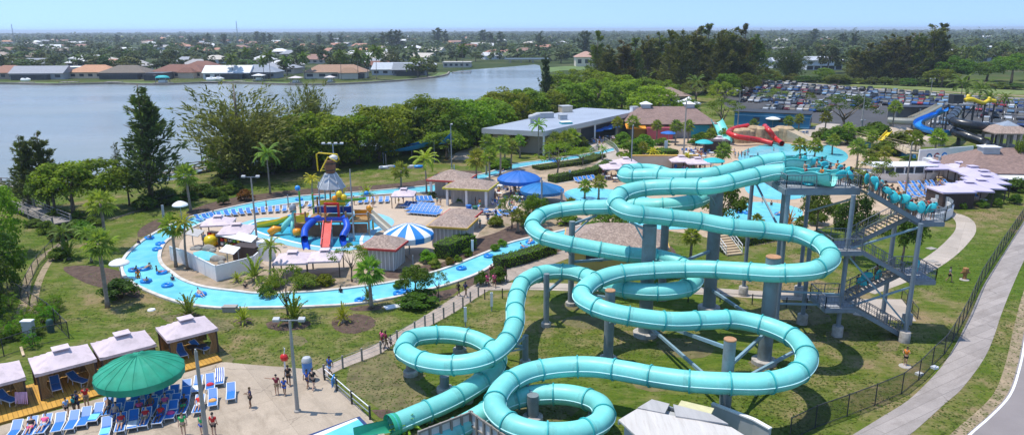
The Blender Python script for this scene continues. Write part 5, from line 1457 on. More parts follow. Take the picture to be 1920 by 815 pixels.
# ================================================================== STAIR TOWER
M_TOW = mat('tower_steel', (0.20, 0.245, 0.285), .5, .12, .8, dirt=((.11, .12, .125), 1.5, .4))
M_GRATE = mat('grating', (0.30, 0.31, 0.325), .7, .2, 3)
M_TREAD = mat('tan_treads', (0.50, 0.38, 0.24), .8, .2, 2)
M_RAIL = mat('rail_steel', (0.17, 0.19, 0.21), .5, .15, 1.5)
ZP = 13.6
tower = thing('stair_tower', 'grey steel stair tower with a launch platform for the teal slides', 'stair tower', (0, 0, 0))
PX0, PX1, PY0, PY1 = 23.9, 30.3, 61.3, 71.4
b = MB(); b.box(((PX0 + PX1) / 2, (PY0 + PY1) / 2, ZP - .06), (PX1 - PX0, PY1 - PY0, .12)); plat = b.build('platform', M_GRATE, tower)
for i, (a, c) in enumerate((((PX0, PY0), (PX1, PY0)), ((PX0, PY1), (PX1, PY1)), ((PX0, PY0), (PX0, PY1)), ((PX1, PY0), (PX1, PY1)))):
 b = MB(); b.bar((*a, ZP - .38), (*c, ZP - .38), .2, .5); b.build('girder', M_TOW, plat)
def railing(pts, parent, h=1.1, bars=True, post=1.4, mt=None):
 """handrail with posts, mid rails and thin bars, following 3D points"""
 q = MB(); mt = mt or M_RAIL
 for a, c in zip(pts, pts[1:]):
  a, c = Vector(a), Vector(c); u = Vector((0, 0, h))
  q.bar(a + u, c + u, .065); q.bar(a + u * .52, c + u * .52, .04); q.bar(a + u * .1, c + u * .1, .05)
  n = max(1, round((c - a).length / post))
  for i in range(n + 1):
   p = a.lerp(c, i / n); q.bar(p, p + u, .06)
  if bars:
   n = max(1, round((c - a).length / .28))
   for i in range(n):
    p = a.lerp(c, (i + .5) / n); q.bar(p + u * .1, p + u, .018)
 return q.build('handrail', mt, parent)
railing([(PX0, PY0 + 3.2, ZP), (PX0, PY0, ZP), (PX1, PY0, ZP), (PX1, 60.0 + 1.4, ZP)], plat)
railing([(PX1, 61.8, ZP), (PX1, PY1, ZP), (PX0, PY1, ZP), (PX0, PY1 - 1.4, ZP)], plat)
LZ = [ZP, 10.9, 8.3, 5.6, 3.0, 0.0]
XL, XR = 30.4, 35.2
YA, YB = (59.9, 61.3), (61.7, 63.1)
def flight(x0, z0, x1, z1, yr):
 q = MB(); n = max(6, round(abs(z1 - z0) / .19))
 t = MB()
 for i in range(n):
  k = (i + .5) / n
  t.box((x0 + (x1 - x0) * k, (yr[0] + yr[1]) / 2, z0 + (z1 - z0) * k), (abs(x1 - x0) / n * 1.05, yr[1] - yr[0] - .1, .05))
 f = t.build('stair_treads', M_TREAD, tower)
 for y in yr:
  s = MB(); s.bar((x0, y, z0 - .12), (x1, y, z1 - .12), .1, .34); s.build('stringer', M_TOW, f)
  railing([(x0, y, z0), (x1, y, z1)], f, 1.05, True, 1.2)
def landing(x0, x1, y0, y1, z, open_side):
 q = MB(); q.box(((x0 + x1) / 2, (y0 + y1) / 2, z - .05), (x1 - x0, y1 - y0, .1))
 l = q.build('landing', M_GRATE, tower)
 q = MB()
 for a, c in (((x0, y0), (x1, y0)), ((x1, y0), (x1, y1)), ((x1, y1), (x0, y1)), ((x0, y1), (x0, y0))): q.bar((*a, z - .25), (*c, z - .25), .12, .34)
 q.build('edge_beam', M_TOW, l)
 if open_side == 'l': railing([(x0, y0, z), (x1, y0, z), (x1, y1, z), (x0, y1, z)], l)
 else: railing([(x1, y0, z), (x0, y0, z), (x0, y1, z), (x1, y1, z)], l)
flight(XL, LZ[0], XR, LZ[1], YA); landing(XR, XR + 2.0, 59.8, 63.2, LZ[1], 'l')
flight(XR, LZ[1], XL, LZ[2], YB); landing(XL - 2.6, XL, 59.8, 63.2, LZ[2], 'r')
flight(XL, LZ[2], XR, LZ[3], YA); landing(XR, XR + 2.0, 59.8, 63.2, LZ[3], 'l')
flight(XR, LZ[3], XL, LZ[4], YB); landing(XL - 2.6, XL, 59.8, 63.2, LZ[4], 'r')
flight(XL, LZ[4], XR + .4, LZ[5] + .05, YA)
# columns with concrete footings
for x, y, z in ((29.5, 60.6, ZP - .5), (24.2, 61.5, ZP - .5), (24.2, 71.0, ZP - .5), (30.0, 71.0, ZP - .5), (27.4, 63.4, LZ[2]), (34.9, 59.3, LZ[1]), (35.0, 63.5, LZ[1]), (37.3, 63.4, LZ[1] * .98)):
 b = MB(); b.tube([(x, y, .9), (x, y, z)], .2, 12); c = b.build('tower_column', M_TOW, tower, 'auto')
 b = MB(); b.lathe([(.48, 0), (.48, .95), (.44, 1.0), (.2, 1.0)], 16, (x, y, 0), cap=False); b.build('footing', M_FOOT, c, 'auto')
for a, c in (((29.5, 60.6, 8.2), (34.9, 59.3, 10.6)), ((29.5, 60.6, 7.8), (34.9, 59.3, 1.6)), ((29.5, 60.6, 2.6), (34.9, 59.3, 5.2)), ((24.2, 61.5, 4.0), (29.5, 60.6, 4.0)), ((24.2, 61.5, 9), (24.2, 71, 12.6)), ((30, 71, 9), (30.0, 61.5, 12.6)), ((24.2, 61.5, 2.8), (30.2, 61.0, 2.8))):
 b = MB(); b.bar(a, c, .15); b.build('brace', M_ARM, tower)
# landing pad rail, at the foot of the stairs
# ================================================================== CABANAS, UMBRELLAS, HUTS
M_LILAC = mat('lilac_canvas', (0.60, 0.495, 0.515), .85, .12, .8, bump=.35, bscale=2.2, rnd=.06, dirt=((.36, .30, .30), 1.3, .55))
M_LAV = mat('lavender_canvas', (0.50, 0.44, 0.57), .85, .07, .8, bump=.15, bscale=3, rnd=.05)
M_CURT = mat('brown_curtain', (0.42, 0.27, 0.12), .9, .3, 3, stretch=(6, 6, .6))
M_BRN = mat('dark_brown_wood', (0.055, 0.036, 0.03), .7, .25, 2, stretch=(1, 1, .3))
M_SHIN = mat('brown_shingles', (0.33, 0.245, 0.195), .95, .6, 4.5, bump=.7, bscale=9, detail=8, dirt=((.20, .14, .11), 1.2, .6))
M_SHIN2 = mat('plum_shingles', (0.25, 0.165, 0.135), .95, .45, 3.0, bump=.6, bscale=8, detail=8, stretch=(.6, 2.2, 1), dirt=((.15, .10, .085), .4, .6))
M_GWOOD = mat('grey_board_wall', (0.44, 0.42, 0.40), .85, .3, 1.2, stretch=(4, 4, .25))
M_BLUEV = mat('blue_vinyl', (0.025, 0.17, 0.50), .45, .12, 1)
M_BLUEC = mat('blue_canopy', (0.012, 0.13, 0.46), .6, .1, .7)
def canopy_mesh(w_, d, h, z, lip=.22, sag=.12, n=10):
 """tented roof with straight hem, each side a little hollow; local centre"""
 q = MB(); a, c = w_ / 2, d / 2
 vs = []; fs = []
 for i in range(n + 1):
  for j in range(n + 1):
   u, v = -1 + 2 * i / n, -1 + 2 * j / n
   m = max(abs(u), abs(v))
   zz = z + h * (1 - m) - sag * math.sin(PI * m) * .8
   k = abs(abs(u) - abs(v))
   zz += .05 * h * max(0, 1 - k * 6) * m
   vs.append((u * a, v * c, zz))
 for i in range(n):
  for j in range(n):
   p = i * (n + 1) + j
   fs.append((p, p + n + 1, p + n + 2, p + 1))
 q.add(vs, fs)
 q.prism([(-a, -c), (a, -c), (a, c), (-a, c)], z - lip, z - .005, bottom=False)
 q.f.pop(-5 if False else len(q.f) - 5); q.m.pop()
 return q
def cabana_proto(w_, d, mt, label, h=2.2, curtains=True, back=True, vent=True, post=M_BRN):
 t = thing('cabana', label, 'cabana', (0, 0, -50))
 c = canopy_mesh(w_, d, 1.05, h).build('canopy', mt, t, 'auto')
 if vent:
  b = MB(); b.hip(w_ * .26, d * .26, .16, h + .92, .05, 0, .06); b.build('vent_cap', mt, c)
 a, e = w_ / 2 - .15, d / 2 - .15
 for sx in (-1, 1):
  for sy in (-1, 1):
   b = MB(); b.box((sx * a, sy * e, h / 2), (.12, .12, h)); b.build('post', post, t)
   if curtains:
    b = MB(); pts = []
    for i in range(25):
     s_ = i / 24; r = .13 * math.sin(i * 1.9)
     pts.append((sx * (a - .05) - sx * s_ * w_ * .17, sy * (e - .05) + r * .9))
    ring = pts
    for zi, k in ((0.02, 1.1), (1.0, .62), (h - .15, 1.0)):
     for p in ring: b.v.append((sx * (a) + (p[0] - sx * a) * k, p[1], zi))
    nn = len(ring)
    for l_ in range(2):
     for i in range(nn - 1): b.f.append((l_ * nn + i, l_ * nn + i + 1, (l_ + 1) * nn + i + 1, (l_ + 1) * nn + i)); b.m.append(0)
    b.build('curtain', M_CURT, t, True)
 if back:
  b = MB(); n = 40
  for zi in (0.03, h - .1):
   for i in range(n + 1): b.v.append((-a + 2 * a * i / n, e + .07 * math.sin(i * 1.7), zi))
  for i in range(n): b.f.append((i, i + 1, n + 2 + i, n + 1 + i)); b.m.append(0)
  b.build('back_curtain', M_CURT, t, True)
 return t
def deck_at(px, py): return P(px, py, .18)
cp = cabana_proto(4.1, 3.6, M_LILAC, 'x')
front = [((-8, 762), 'lilac cabana at the left edge, with a striped towel hanging at its corner'), ((126, 722), 'second lilac cabana from the left on the golden boards'), ((238, 690), 'lilac cabana half hidden behind the green umbrella'), ((352, 655), 'lilac cabana at the right end of the golden boards')]
for (x, y), lab in front:
 p = P(x, y, .18)
 v = (p - A0); tt = dd.normalized(); nn_ = Vector((-tt.y, tt.x, 0)); s_ = v.dot(tt)
 dup(cp, A0 + tt * s_ + nn_ * 3.45 + Vector((0, 0, .18)), DECK_ANG, lab, group='cabanas on the golden boards')
CAB_T, CAB_N = tt, nn_
drop(cp)
cp = cabana_proto(3.9, 3.9, M_LILAC, 'x', curtains=False, back=False)
for x, y, w_, rz, lab in ((412, 442, 3.9, .15, 'pale pink cabana nearest the river bend above the walled pool'), (447, 458, 4.2, .15, 'second pale pink cabana above the walled pool, beside the spray pool'), (552, 515, 3.9, .1, 'pale pink cabana behind the slender palm at the island edge'), (612, 511, 3.8, .1, 'pale pink cabana next to the bamboo like tree'), (758, 386, 3.6, .0, 'pale cabana among the loungers behind the play tower'), (1148, 332, 4.4, .1, 'pale cabana left of the slide end, by the bridge path'), (1172, 322, 4.4, .1, 'pale cabana tucked behind the first slide bend'), (1276, 318, 4.6, .0, 'left pale cabana above the upper slide'), (1306, 322, 4.6, .0, 'right pale cabana above the upper slide'), (1348, 278, 4.2, 0, 'flat cream cabana by the red slides')):
 dup(cp, P(x, y), rz, lab, (w_ / 3.9, w_ / 3.9, .9))
drop(cp)
cp = cabana_proto(5.6, 5.2, M_LAV, 'x', h=2.6, curtains=False, back=False)
for x, y, rz, lab in ((1747, 338, 0, 'lilac cabana alone at the end of the right hand arc'), (1796, 340, .1, 'first lilac cabana in the right hand arc of shades'), (1818, 348, .0, 'second lilac cabana in the right hand arc of shades'), (1838, 357, -.1, 'third lilac cabana in the right hand arc, at its outer end'), (1843, 367, -.15, 'fourth lilac cabana in the right hand arc'), (1834, 376, -.2, 'fifth lilac cabana in the right hand arc'), (1812, 381, -.25, 'sixth lilac cabana in the right hand arc, nearest the lawn')):
 dup(cp, P(x, y), rz, lab, group='right hand lilac cabanas')
drop(cp)
t = thing('cabana', 'closed dark brown board cabana under a lilac roof', 'cabana', P(1778, 386), .05)
canopy_mesh(5.4, 4.6, .8, 2.7).build('canopy', M_LAV, t, 'auto')
b = MB(); b.box((0, 0, 1.3), (5.0, 4.2, 2.6))
for i in range(17): b.box((-2.45 + i * .306, -2.12, 1.3), (.04, .05, 2.55))
b.build('board_wall', M_BRN, t)
# ------------------------------------------------ big umbrellas
def umbrella(px, by, r, h, top, label, mats, n=16, ry=None, skirt=.8, pole=.09, name='umbrella', tilt=0, stripes=False):
 t = thing(name, label, 'umbrella', P(px, by))
 b = MB(); b.tube([(0, 0, 0), (0, 0, h + top)], pole, 10); b.build('pole', M_STEEL, t)
 q = MB(); k = 4
 prof = [(1.0, -skirt), (1.02, 0), (.97, top * .14), (.80, top * .38), (.5, top * .70), (.22, top * .92), (0.0, top)]
 m = n * k
 for i, (rr, z) in enumerate(prof):
  for j in range(m):
   a = 2 * PI * j / m
   f = abs(((j % k) / k) - .5) * 2
   s_ = 1 - .02 * (1 - (2 * ((j % k) / k) - 1) ** 2) * (rr > .15)
   q.v.append((math.cos(a) * r * rr * s_, math.sin(a) * (ry or r) * rr * s_, h + z - (.03 * (1 - (2 * ((j % k) / k) - 1) ** 2) if rr < 1.03 and z >= 0 else .0)))
 for i in range(len(prof) - 1):
  for j in range(m):
   q.f.append((i * m + j, i * m + (j + 1) % m, (i + 1) * m + (j + 1) % m, (i + 1) * m + j))
   q.m.append((j // k) % len(mats))
 c = q.build('canopy', mats, t, True)
 smooth_auto(c.data, 25)
 if len(mats) == 1 and n > 10:
  b = MB()
  for j in range(n):
   a = 2 * PI * j / n
   b.tube([(math.cos(a) * r * rr, math.sin(a) * (ry or r) * rr, h + z + .012) for rr, z in prof[1:]], .018, 4)
  b.build('seam', mats[0], c)
 for j in range(n // 2):
  a = 2 * PI * (j + .5) / (n / 2)
  b = MB(); b.bar((0, 0, h + top * .2), (math.cos(a) * r * .93, math.sin(a) * (ry or r) * .93, h + top * .05), .05); b.build('rib', M_STEEL, c)
 if tilt: t.rotation_euler = (0, tilt, 0)
 return t
M_GRNC = mat('green_canvas', (0.008, 0.27, 0.155), .75, .22, .9, bump=.3, bscale=2.2, dirt=((.05, .36, .24), .8, .5))
M_WHTC = mat('white_canvas', (0.75, 0.75, 0.76), .7, .06, 1)
M_BLUS = mat('blue_canvas', (0.008, 0.19, 0.52), .7, .08, 1)
umbrella(272, 764, 3.0, 3.0, 1.3, 'big green umbrella shading the blue loungers', [M_GRNC], 20, None, .55)
umbrella(768, 477, 3.05, 2.75, 1.25, 'blue and white striped umbrella beside the spray pool', [M_WHTC, M_BLUS], 16, None, .7, stripes=True)
umbrella(973, 366, 3.6, 2.9, 1.3, 'dark blue umbrella shading the food terrace', [M_BLUEC], 16, None, .6)
umbrella(1016, 380, 3.5, 2.2, 1.1, 'second dark blue umbrella leaning behind the netting', [mat('deep_blue_canvas', (0.01, 0.17, 0.42), .6, .1, .7)], 16, None, .5)
for x, y, r, h, top, lab, m in ((1110, 262, 2.9, 2.5, .6, 'left blue terrace umbrella under the flat roof', M_BLUEC), (1126, 259, 2.9, 2.6, .6, 'middle blue terrace umbrella under the flat roof', M_BLUEC), (1142, 256, 2.9, 2.7, .6, 'right blue terrace umbrella under the flat roof', M_BLUEC), (1319, 286, 2.0, 2.3, .7, 'turquoise umbrella at the crowded tables', M_TURQR), (1253, 266, 2.0, 2.2, .5, 'small blue umbrella before the brown building', M_BLUEC), (341, 412, 1.1, 2.3, .6, 'white parasol on the outer river bank near the patterned palm', M_WHITE), (228, 524, 1.05, 2.0, .5, 'white parasol at the outermost river bend', M_WHITE), (1448, 240, 2.0, 2.6, .6, 'white parasol before the blue building', M_WHITE), (1336, 322, 2.2, 2.2, .6, 'turquoise shade beside the pale cabanas', M_TURQR)):
 umbrella(x, y, r, h, top, lab, [m], 8, None, .15, .05)
# blue shade sails by the mangroves
t = thing('shade_sail', 'pair of blue shade sails stretched at the edge of the mangroves', 'shade sail', P(764, 307))
for a in (((-5, 0, 2.4), (5.5, 1.5, 4.6), (4, 4, 3), (-1, 3, 2.2)), ((-1, 4, 3.2), (7, 5, 5.2), (8, 8, 3.8), (0, 7, 3)), ((6.4, 1, 3.8), (9, 2, 6.2), (9.6, 4, 4.4), (7, 3.4, 3.6))):
 q = MB(); vs = []; fs = []; n = 8; A_, B_, C_, D_ = [Vector(v) for v in a]
 for i in range(n + 1):
  for j in range(n + 1):
   u, v = i / n, j / n
   p = A_.lerp(B_, u).lerp(D_.lerp(C_, u), v); p.z -= .5 * math.sin(PI * u) * math.sin(PI * v); vs.append(p)
 for i in range(n):
  for j in range(n): k = i * (n + 1) + j; fs.append((k, k + n + 1, k + n + 2, k + 1))
 q.add(vs, fs); q.build('sail', mat('sail_blue', (0.02, 0.25, 0.62), .6, .1, .5), t, True)
for x, y, h in ((-5, 0, 2.4), (5.5, 1.5, 4.6), (9, 2, 6.2), (8, 8, 3.8), (0, 7, 3)):
 q = MB(); q.tube([(x, y, 0), (x, y, h)], .07, 6); q.build('mast', M_STEEL, t)
# ------------------------------------------------ huts
def hut(loc, w_, d, label, trim, rz=0, h=2.5, hr=1.0, over=.55, open_=0, shin=None, wall=None, ridge=None, name='hut'):
 t = thing(name, label, 'hut', loc, rz)
 q = MB()
 if open_:
  q.box((0, d * .18, h / 2), (w_, d * .64, h))
  wl = q.build('wall', wall or M_GWOOD, t)
  for i in range(open_ + 1):
   x = -w_ / 2 + w_ * i / open_
   b = MB(); b.box((x, -d / 2 + .1, h / 2), (.35, .35, h)); b.build('pillar', M_WHITE, t)
 else:
  q.box((0, 0, h / 2), (w_, d, h)); wl = q.build('wall', wall or M_GWOOD, t)
  n = int(w_ / .5); m = int(d / .5)
  g_ = MB()
  for i in range(n + 1): g_.box((-w_ / 2 + w_ * i / n, -d / 2 - .015, h / 2), (.09, .05, h * .99))
  for i in range(m + 1): g_.box((w_ / 2 + .015, -d / 2 + d * i / m, h / 2), (.05, .09, h * .99)); g_.box((-w_ / 2 - .015, -d / 2 + d * i / m, h / 2), (.05, .09, h * .99))
  g_.build('batten', M_WHITE if not wall else wall, wl)
 b = MB(); b.hip(w_, d, hr, h + .2, over, ridge, .04); r = b.build('roof', shin or M_SHIN, t)
 b = MB(); a, c = w_ / 2 + over, d / 2 + over
 for sx, sy, lx, ly in ((0, -1, 2 * a + .12, .12), (0, 1, 2 * a + .12, .12), (-1, 0, .12, 2 * c - .12), (1, 0, .12, 2 * c - .12)):
  b.box((sx * a, sy * c, h + .13), (lx, ly, .26))
 b.build('fascia', trim, t)
 return t
TRY = mat('yellow_trim', (0.55, 0.47, 0.03), .6, .1, 2); TRR = mat('red_trim', (0.50, 0.05, 0.04), .6, .1, 2); TRO = mat('ochre_trim', (0.60, 0.35, 0.05), .6, .1, 2)
hut(P(884, 380), 6.4, 5.2, 'open fronted hut with yellow green eaves and bins inside', TRY, -.25, 2.7, 1.1, open_=2)
hut(P(848, 366), 5.6, 5.2, 'hut with a red eave standing behind the yellow trimmed one', TRR, -.25, 2.9, 1.3, open_=2)
hut(P(850, 455), 4.3, 4.2, 'grey board hut with ochre eaves beside the clipped hedge', TRO, -.22, 2.6, 1.1)
hut(P(866, 426), 3.8, 3.2, 'low brown roofed hut with red eaves behind the ochre one', TRR, -.25, 1.8, .8)
hut(P(723, 497), 3.5, 3.5, 'grey board hut with a red eave by the bamboo like tree', TRR, -.22, 2.5, 1.1)
for i, (x, y, c) in enumerate(((879, 397, 'blue'), (891, 399, 'green'))):
 b = MB(); b.lathe([(.36, 0), (.44, 1.0), (.46, 1.04), (.40, 1.1), (0.01, 1.16)], 10); o = b.build('wheelie_bin', M_BLUEV if i == 0 else mat('bin_green', (.02, .14, .08), .5))
 o.location = P(x, y); tag(o, c + ' rubbish bin in the open front of the yellow trimmed hut', 'bin')
# yellow hut below the slides
t = hut(P(1152, 494), 10.2, 6.5, 'yellow hut under a brown hipped roof inside the slide loops', TRO, -.12, 2.9, 1.9, wall=mat('yellow_wall', (0.58, 0.42, 0.13), .8, .08, .8), over=.9)
b = MB(); b.box((-2.4, -3.34, 1.75), (1.9, .1, .9)); b.build('window', M_GLASSD, t)
# big flat roofed building: corners in the picture give its roof
zr = 4.8
q4 = PP([(903, 246), (1018, 252), (1197, 212), (1092, 206)], zr)
t = thing('pavilion', 'large flat grey roofed pavilion with white fascia', 'building', (0, 0, 0))
b = MB(); b.sheet(q4, zr + .62); b.build('roof', mat('grey_roof_membrane', (0.33, 0.37, 0.43), .6, .06, .12, dirt=((.26, .29, .34), .15, .6)), t)
b = MB(); b.prism(q4, zr - .5, zr + .6); b.build('fascia', mat('fascia_paint', (0.56, 0.53, 0.50), .7, .06, .4), t)
b = MB(); cen = sum(q4, Vector()) / 4
b.prism([cen + (v - cen) * .88 for v in q4], 0, zr - .5); wl = b.build('wall', mat('tan_wall', (0.42, 0.36, 0.31), .85, .1, .4), t)
u = (q4[2] - q4[1]).normalized(); nrm = Vector((u.y, -u.x, 0))
wa = cen + (q4[1] - cen) * .88; wb_ = cen + (q4[2] - cen) * .88
for i in range(9):
 c = wa.lerp(wb_, .40 + i * .045); b = MB(); b.box((c.x, c.y, 2.1), (2.6, .3, 3.4), math.atan2(u.y, u.x)); b.build('window', M_GLASSD, t)
for v, k in ((q4[0], .97), (q4[1], .97), (q4[1].lerp(q4[2], .5), .97), (q4[1].lerp(q4[2], .75), .97)):
 c = cen + (v - cen) * k; b = MB(); b.box((c.x, c.y, (zr - .5) / 2), (.4, .4, zr - .5)); b.build('column', M_WHITE, t)
M_AC = mat('aircon_grey', (0.42, 0.43, 0.43), .6, .1, 1)
for i, (x, y, sx, sy, sz, lab) in enumerate(((1022, 221, 4.0, 2.0, 1.2, 'large grey ventilation plant on the flat roof'), (1055, 224, 1.9, 1.6, 1.1, 'square grey air unit in the middle of the flat roof'), (1061, 232, 2.6, 2, .4, 'low turquoise capped unit on the flat roof'), (1060, 210, 3, 3, 1.6, 'cream unit at the back edge of the flat roof'), (1189, 211, 1.8, 1.8, 1.5, 'small white unit at the far corner of the flat roof'))):
 o = thing('roof_unit', lab, 'air unit', P(x, y, zr + .62), .3)
 b = MB(); b.box((0, 0, sz / 2), (sx, sy, sz)); b.build('housing', [M_AC, M_AC, M_TURQR, mat('cream_metal', (.6, .5, .36), .6), M_WHITE][i], o)
 b = MB(); b.box((0, 0, sz + .06), (sx * 1.06, sy * 1.06, .12)); b.build('lid', M_AC if i != 2 else M_WHITE, o)
for i, (x, y) in enumerate(((998, 232), (1006, 229))):
 o = thing('exhaust_fan', ('left', 'right')[i] + ' round exhaust fan on the flat roof above the feather palm', 'fan', P(x, y, zr + .62))
 b = MB(); b.tube([(0, 0, 0), (0, 0, 1.1)], .45, 10); b.build('base', M_AC, o)
 b = MB(); b.lathe([(.8, 1.1), (1.0, 1.5), (.9, 2.0), (.3, 2.2)], 12); b.build('hood', M_AC, o, True)
# brown building with two cupolas
def cupola(parent, x, y, z, s=2.6):
 b = MB(); b.box((x, y, z + .7), (s, s, 1.6)); c = b.build('cupola', M_AC, parent)
 b = MB(); b.hip(s, s, .7, z + 1.5, .35, 0, .1, c=(x, y)); b.build('cupola_roof', M_WHITE, c)
 b = MB()
 for i in range(3): b.box((x, y - s / 2 - .03, z + .45 + i * .35), (s * .8, .06, .12))
 b.build('louvre', M_WHITE, c)
pb = P(1264, 262)
t = thing('gift_hall', 'wide brown hip roofed hall with two white cupolas', 'building', pb + Vector((0, 10, 0)), 0)
b = MB(); b.box((0, 0, 1.8), (20, 14, 3.6)); b.build('wall', mat('grey_hall_wall', (.36, .33, .31), .85, .1, .4), t)
b = MB(); b.hip(20, 14, 3.6, 3.6, 1.4, 6.8); b.build('roof', M_SHIN2, t)
for x, m in ((-7.4, TRO), (-2.2, M_SHIN2), (7.2, mat('cyan_wall', (.03, .36, .45), .7, .1, .5))):
 b = MB(); b.box((x, -7.1, 1.7), (4.6, .3, 3.2)); b.build('wall_panel', m, t)
b = MB(); b.box((-3.6, -8.6, 1.5), (6.5, 2.4, 3.0)); b.build('kiosk_front', mat('red_wall', (.5, .10, .12), .7, .1, .5), t)
b = MB(); b.box((-9.6, -8.4, 3.2), (5, 3, .2), ry=0, rx=.3); b.build('awning', mat('orange_canvas', (.75, .28, .01), .7), t)
cupola(t, -5.6, .3, 6.4, 2.3); cupola(t, 5.8, .3, 6.4, 2.3)
b = MB(); b.tube([(10.8, -8.6, 5.2), (11.2, -11, 3.6), (11.4, -14, 1.6), (11.4, -16, .7)], 1.5, 10, cap=False, a0=PI, a1=2 * PI); o = b.build('open_flume', M_TEAL, None, True); o.location = t.location; tag(o, 'short turquoise open flume against the brown hall', 'water slide')
# second brown roof and white tent behind
t = house(P(1246, 196), 15, 11, 3.4, 2.8, 'hip', TAN_, (.26, .18, .14), 'brown roofed office peeping out behind the yellow green tree', .1)
t = thing('tent', 'white peaked tent behind the brown hall', 'tent', P(1290, 206))
canopy_mesh(7, 7, 2.0, 2.6, .3, .4).build('canopy', M_WHTC, t, 'auto')
for sx in (-1, 1):
 for sy in (-1, 1):
  b = MB(); b.box((sx * 3.3, sy * 3.3, 1.3), (.1, .1, 2.6)); b.build('post', M_STEEL, t)
# blue building
M_BLUW = mat('blue_clapboard', (0.018, 0.17, 0.34), .75, .1, .6, stretch=(1, 1, 6))
pa, pc = P(1376, 236), P(1517, 243)
v = pc - pa; an = math.atan2(v.y, v.x); ln = v.length
t = thing('blue_building', 'long low blue clapboard building with white window frames', 'building', pa, an)
b = MB(); b.box((ln / 2, 4, 2.0), (ln, 8, 4.0)); b.build('wall', M_BLUW, t)
b = MB(); b.box((ln / 2, 4, 4.12), (ln + .5, 8.5, .25)); b.build('roof', M_DARK, t)
b = MB(); b.box((ln / 2, -.06, 3.2), (ln, .1, .18)); b.box((ln / 2, -.06, .4), (ln, .1, .14)); b.box((ln + .06, 4, 3.2), (.1, 8, .18)); b.build('trim', mat('pale_blue_trim', (.2, .45, .6), .6), t)
for x in (.3, .64):
 b = MB(); b.box((ln * x, -.08, 2.2), (1.7, .12, 1.1)); b.build('window', M_GLASSD, t)
for y in (1.6, 4, 6.4):
 b = MB(); b.box((ln + .05, y, 2.0), (.12, 1.5, 2.0)); wf = b.build('window_frame', M_WHITE, t)
 b = MB(); b.box((ln + .13, y, 2.0), (.06, 1.15, 1.65)); b.build('pane', M_GLASSD, wf)
# right brown hall with cupola, awning, white wall
pr = P(1898, 352)
t = thing('snack_hall', 'brown hip roofed hall at the right edge with a white awning', 'building', pr + Vector((1.0, 6.5, 0)), -.10)
b = MB(); b.box((0, 0, 1.25), (15, 12, 2.5)); b.build('wall', mat('pale_hall_wall', (.55, .53, .52), .85, .08, .5), t)
b = MB(); b.hip(15, 12, 3.4, 2.5, 1.2, 2.6); b.build('roof', M_SHIN2, t)
b = MB(); b.box((-1.2, -7.7, 2.2), (9, 3, .12), rx=.16); b.build('awning', M_WHITE, t)
for i in range(4):
 b = MB(); b.box((-5.4 + i * 2.8, -9.0, 1.0), (.12, .12, 2.0)); b.build('awning_post', M_WHITE, t)
b = MB(); b.box((-1.4, -6.06, 1.4), (7, .14, 1.1)); b.build('serving_hatch', M_GLASSD, t)
b = MB(); b.box((-2.2, -.8, 5.6), (2.8, 2.2, 1.3)); c = b.build('cupola', M_AC, t); b = MB(); b.box((-2.2, -.8, 6.32), (3.2, 2.6, .16)); b.build('cupola_roof', M_WHITE, c)
# gazebo tower behind it
pg = P(1894, 292)
t = thing('gazebo', 'open brown roofed gazebo with a grey peak behind the right hall', 'gazebo', pg + Vector((1, 4, 0)), -.1)
b = MB(); b.hip(7, 7, 2.2, 4.6, .8, 0, .25); b.build('roof', M_SHIN, t)
b = MB(); b.hip(3.2, 3.2, 1.0, 6.1, .1, 0, .1); b.build('roof_peak', mat('blue_grey_slate', (.25, .29, .34), .7), t)
b = MB(); b.box((0, 0, .8), (6.6, 6.6, 1.6)); b.build('base_wall', mat('tan_wall', None), t)
for sx in (-1, -.33, .33, 1):
 for sy in (-1, 1):
  b = MB(); b.box((sx * 3.1, sy * 3.1, 3.0), (.45, .45, 3.2)); b.build('pillar', M_WOODG, t)
# tan planter wall and low buildings by the pale cabanas
t = thing('planter_wall', 'tan rendered planter wall with yellow palms behind the pale cabanas', 'wall', P(1246, 316))
b = MB(); b.box((0, 0, 1.3), (13, .5, 2.6)); b.build('wall', mat('cream_render', (.55, .46, .36), .9, .1, .5), t)
b = MB(); b.box((0, 0, 2.68), (13.3, .8, .14)); b.build('coping', TRO, t)
# dark drinks kiosk beside the cream cabana
b = MB(); b.box((0, 0, 1.2), (5.2, 3, 2.4)); b.box((0, 0, 2.5), (5.6, 3.4, .2)); o = b.build('drinks_kiosk', M_BRN); o.location = P(1342, 284); tag(o, 'dark drinks kiosk below the red slides', 'kiosk')
# ================================================================== PLAY TOWER AND OTHER SLIDES
M_RED = plastic('red_plastic', (0.62, 0.02, 0.015)); M_CORAL = plastic('coral_plastic', (0.72, 0.13, 0.10))
M_BLUP = plastic('blue_plastic', (0.008, 0.075, 0.50)); M_YELP = plastic('yellow_plastic', (0.72, 0.52, 0.01)); M_ORGP = plastic('orange_plastic', (0.78, 0.30, 0.01))
M_GRNP = plastic('lime_plastic', (0.12, 0.42, 0.04)); M_BLKP = plastic('black_plastic', (0.018, 0.02, 0.024)); M_SKYP = plastic('sky_plastic', (0.02, 0.26, 0.68)); M_BEIG = plastic('beige_plastic', (0.58, 0.54, 0.44))
M_TMBR = mat('orange_timber', (0.33, 0.19, 0.07), .8, .25, 2, stretch=(3, 3, .4)); M_TIN = mat('tin_roof', (0.40, 0.41, 0.41), .45, .2, .8, metal=.3)
M_BARREL = mat('barrel_brown', (0.20, 0.09, 0.045), .7, .3, 2)
o0 = P(617, 441)
play = thing('play_tower', 'colourful water play tower with a tipping barrel on top', 'play structure', o0)
DX = MPP(617, 441)
def lx(px): return (px - 617) * DX
def plate(x, y, z, w_, d, m, nm='deck'):
 b = MB(); b.box((x, y, z), (w_, d, .16)); return b.build(nm, m, play)
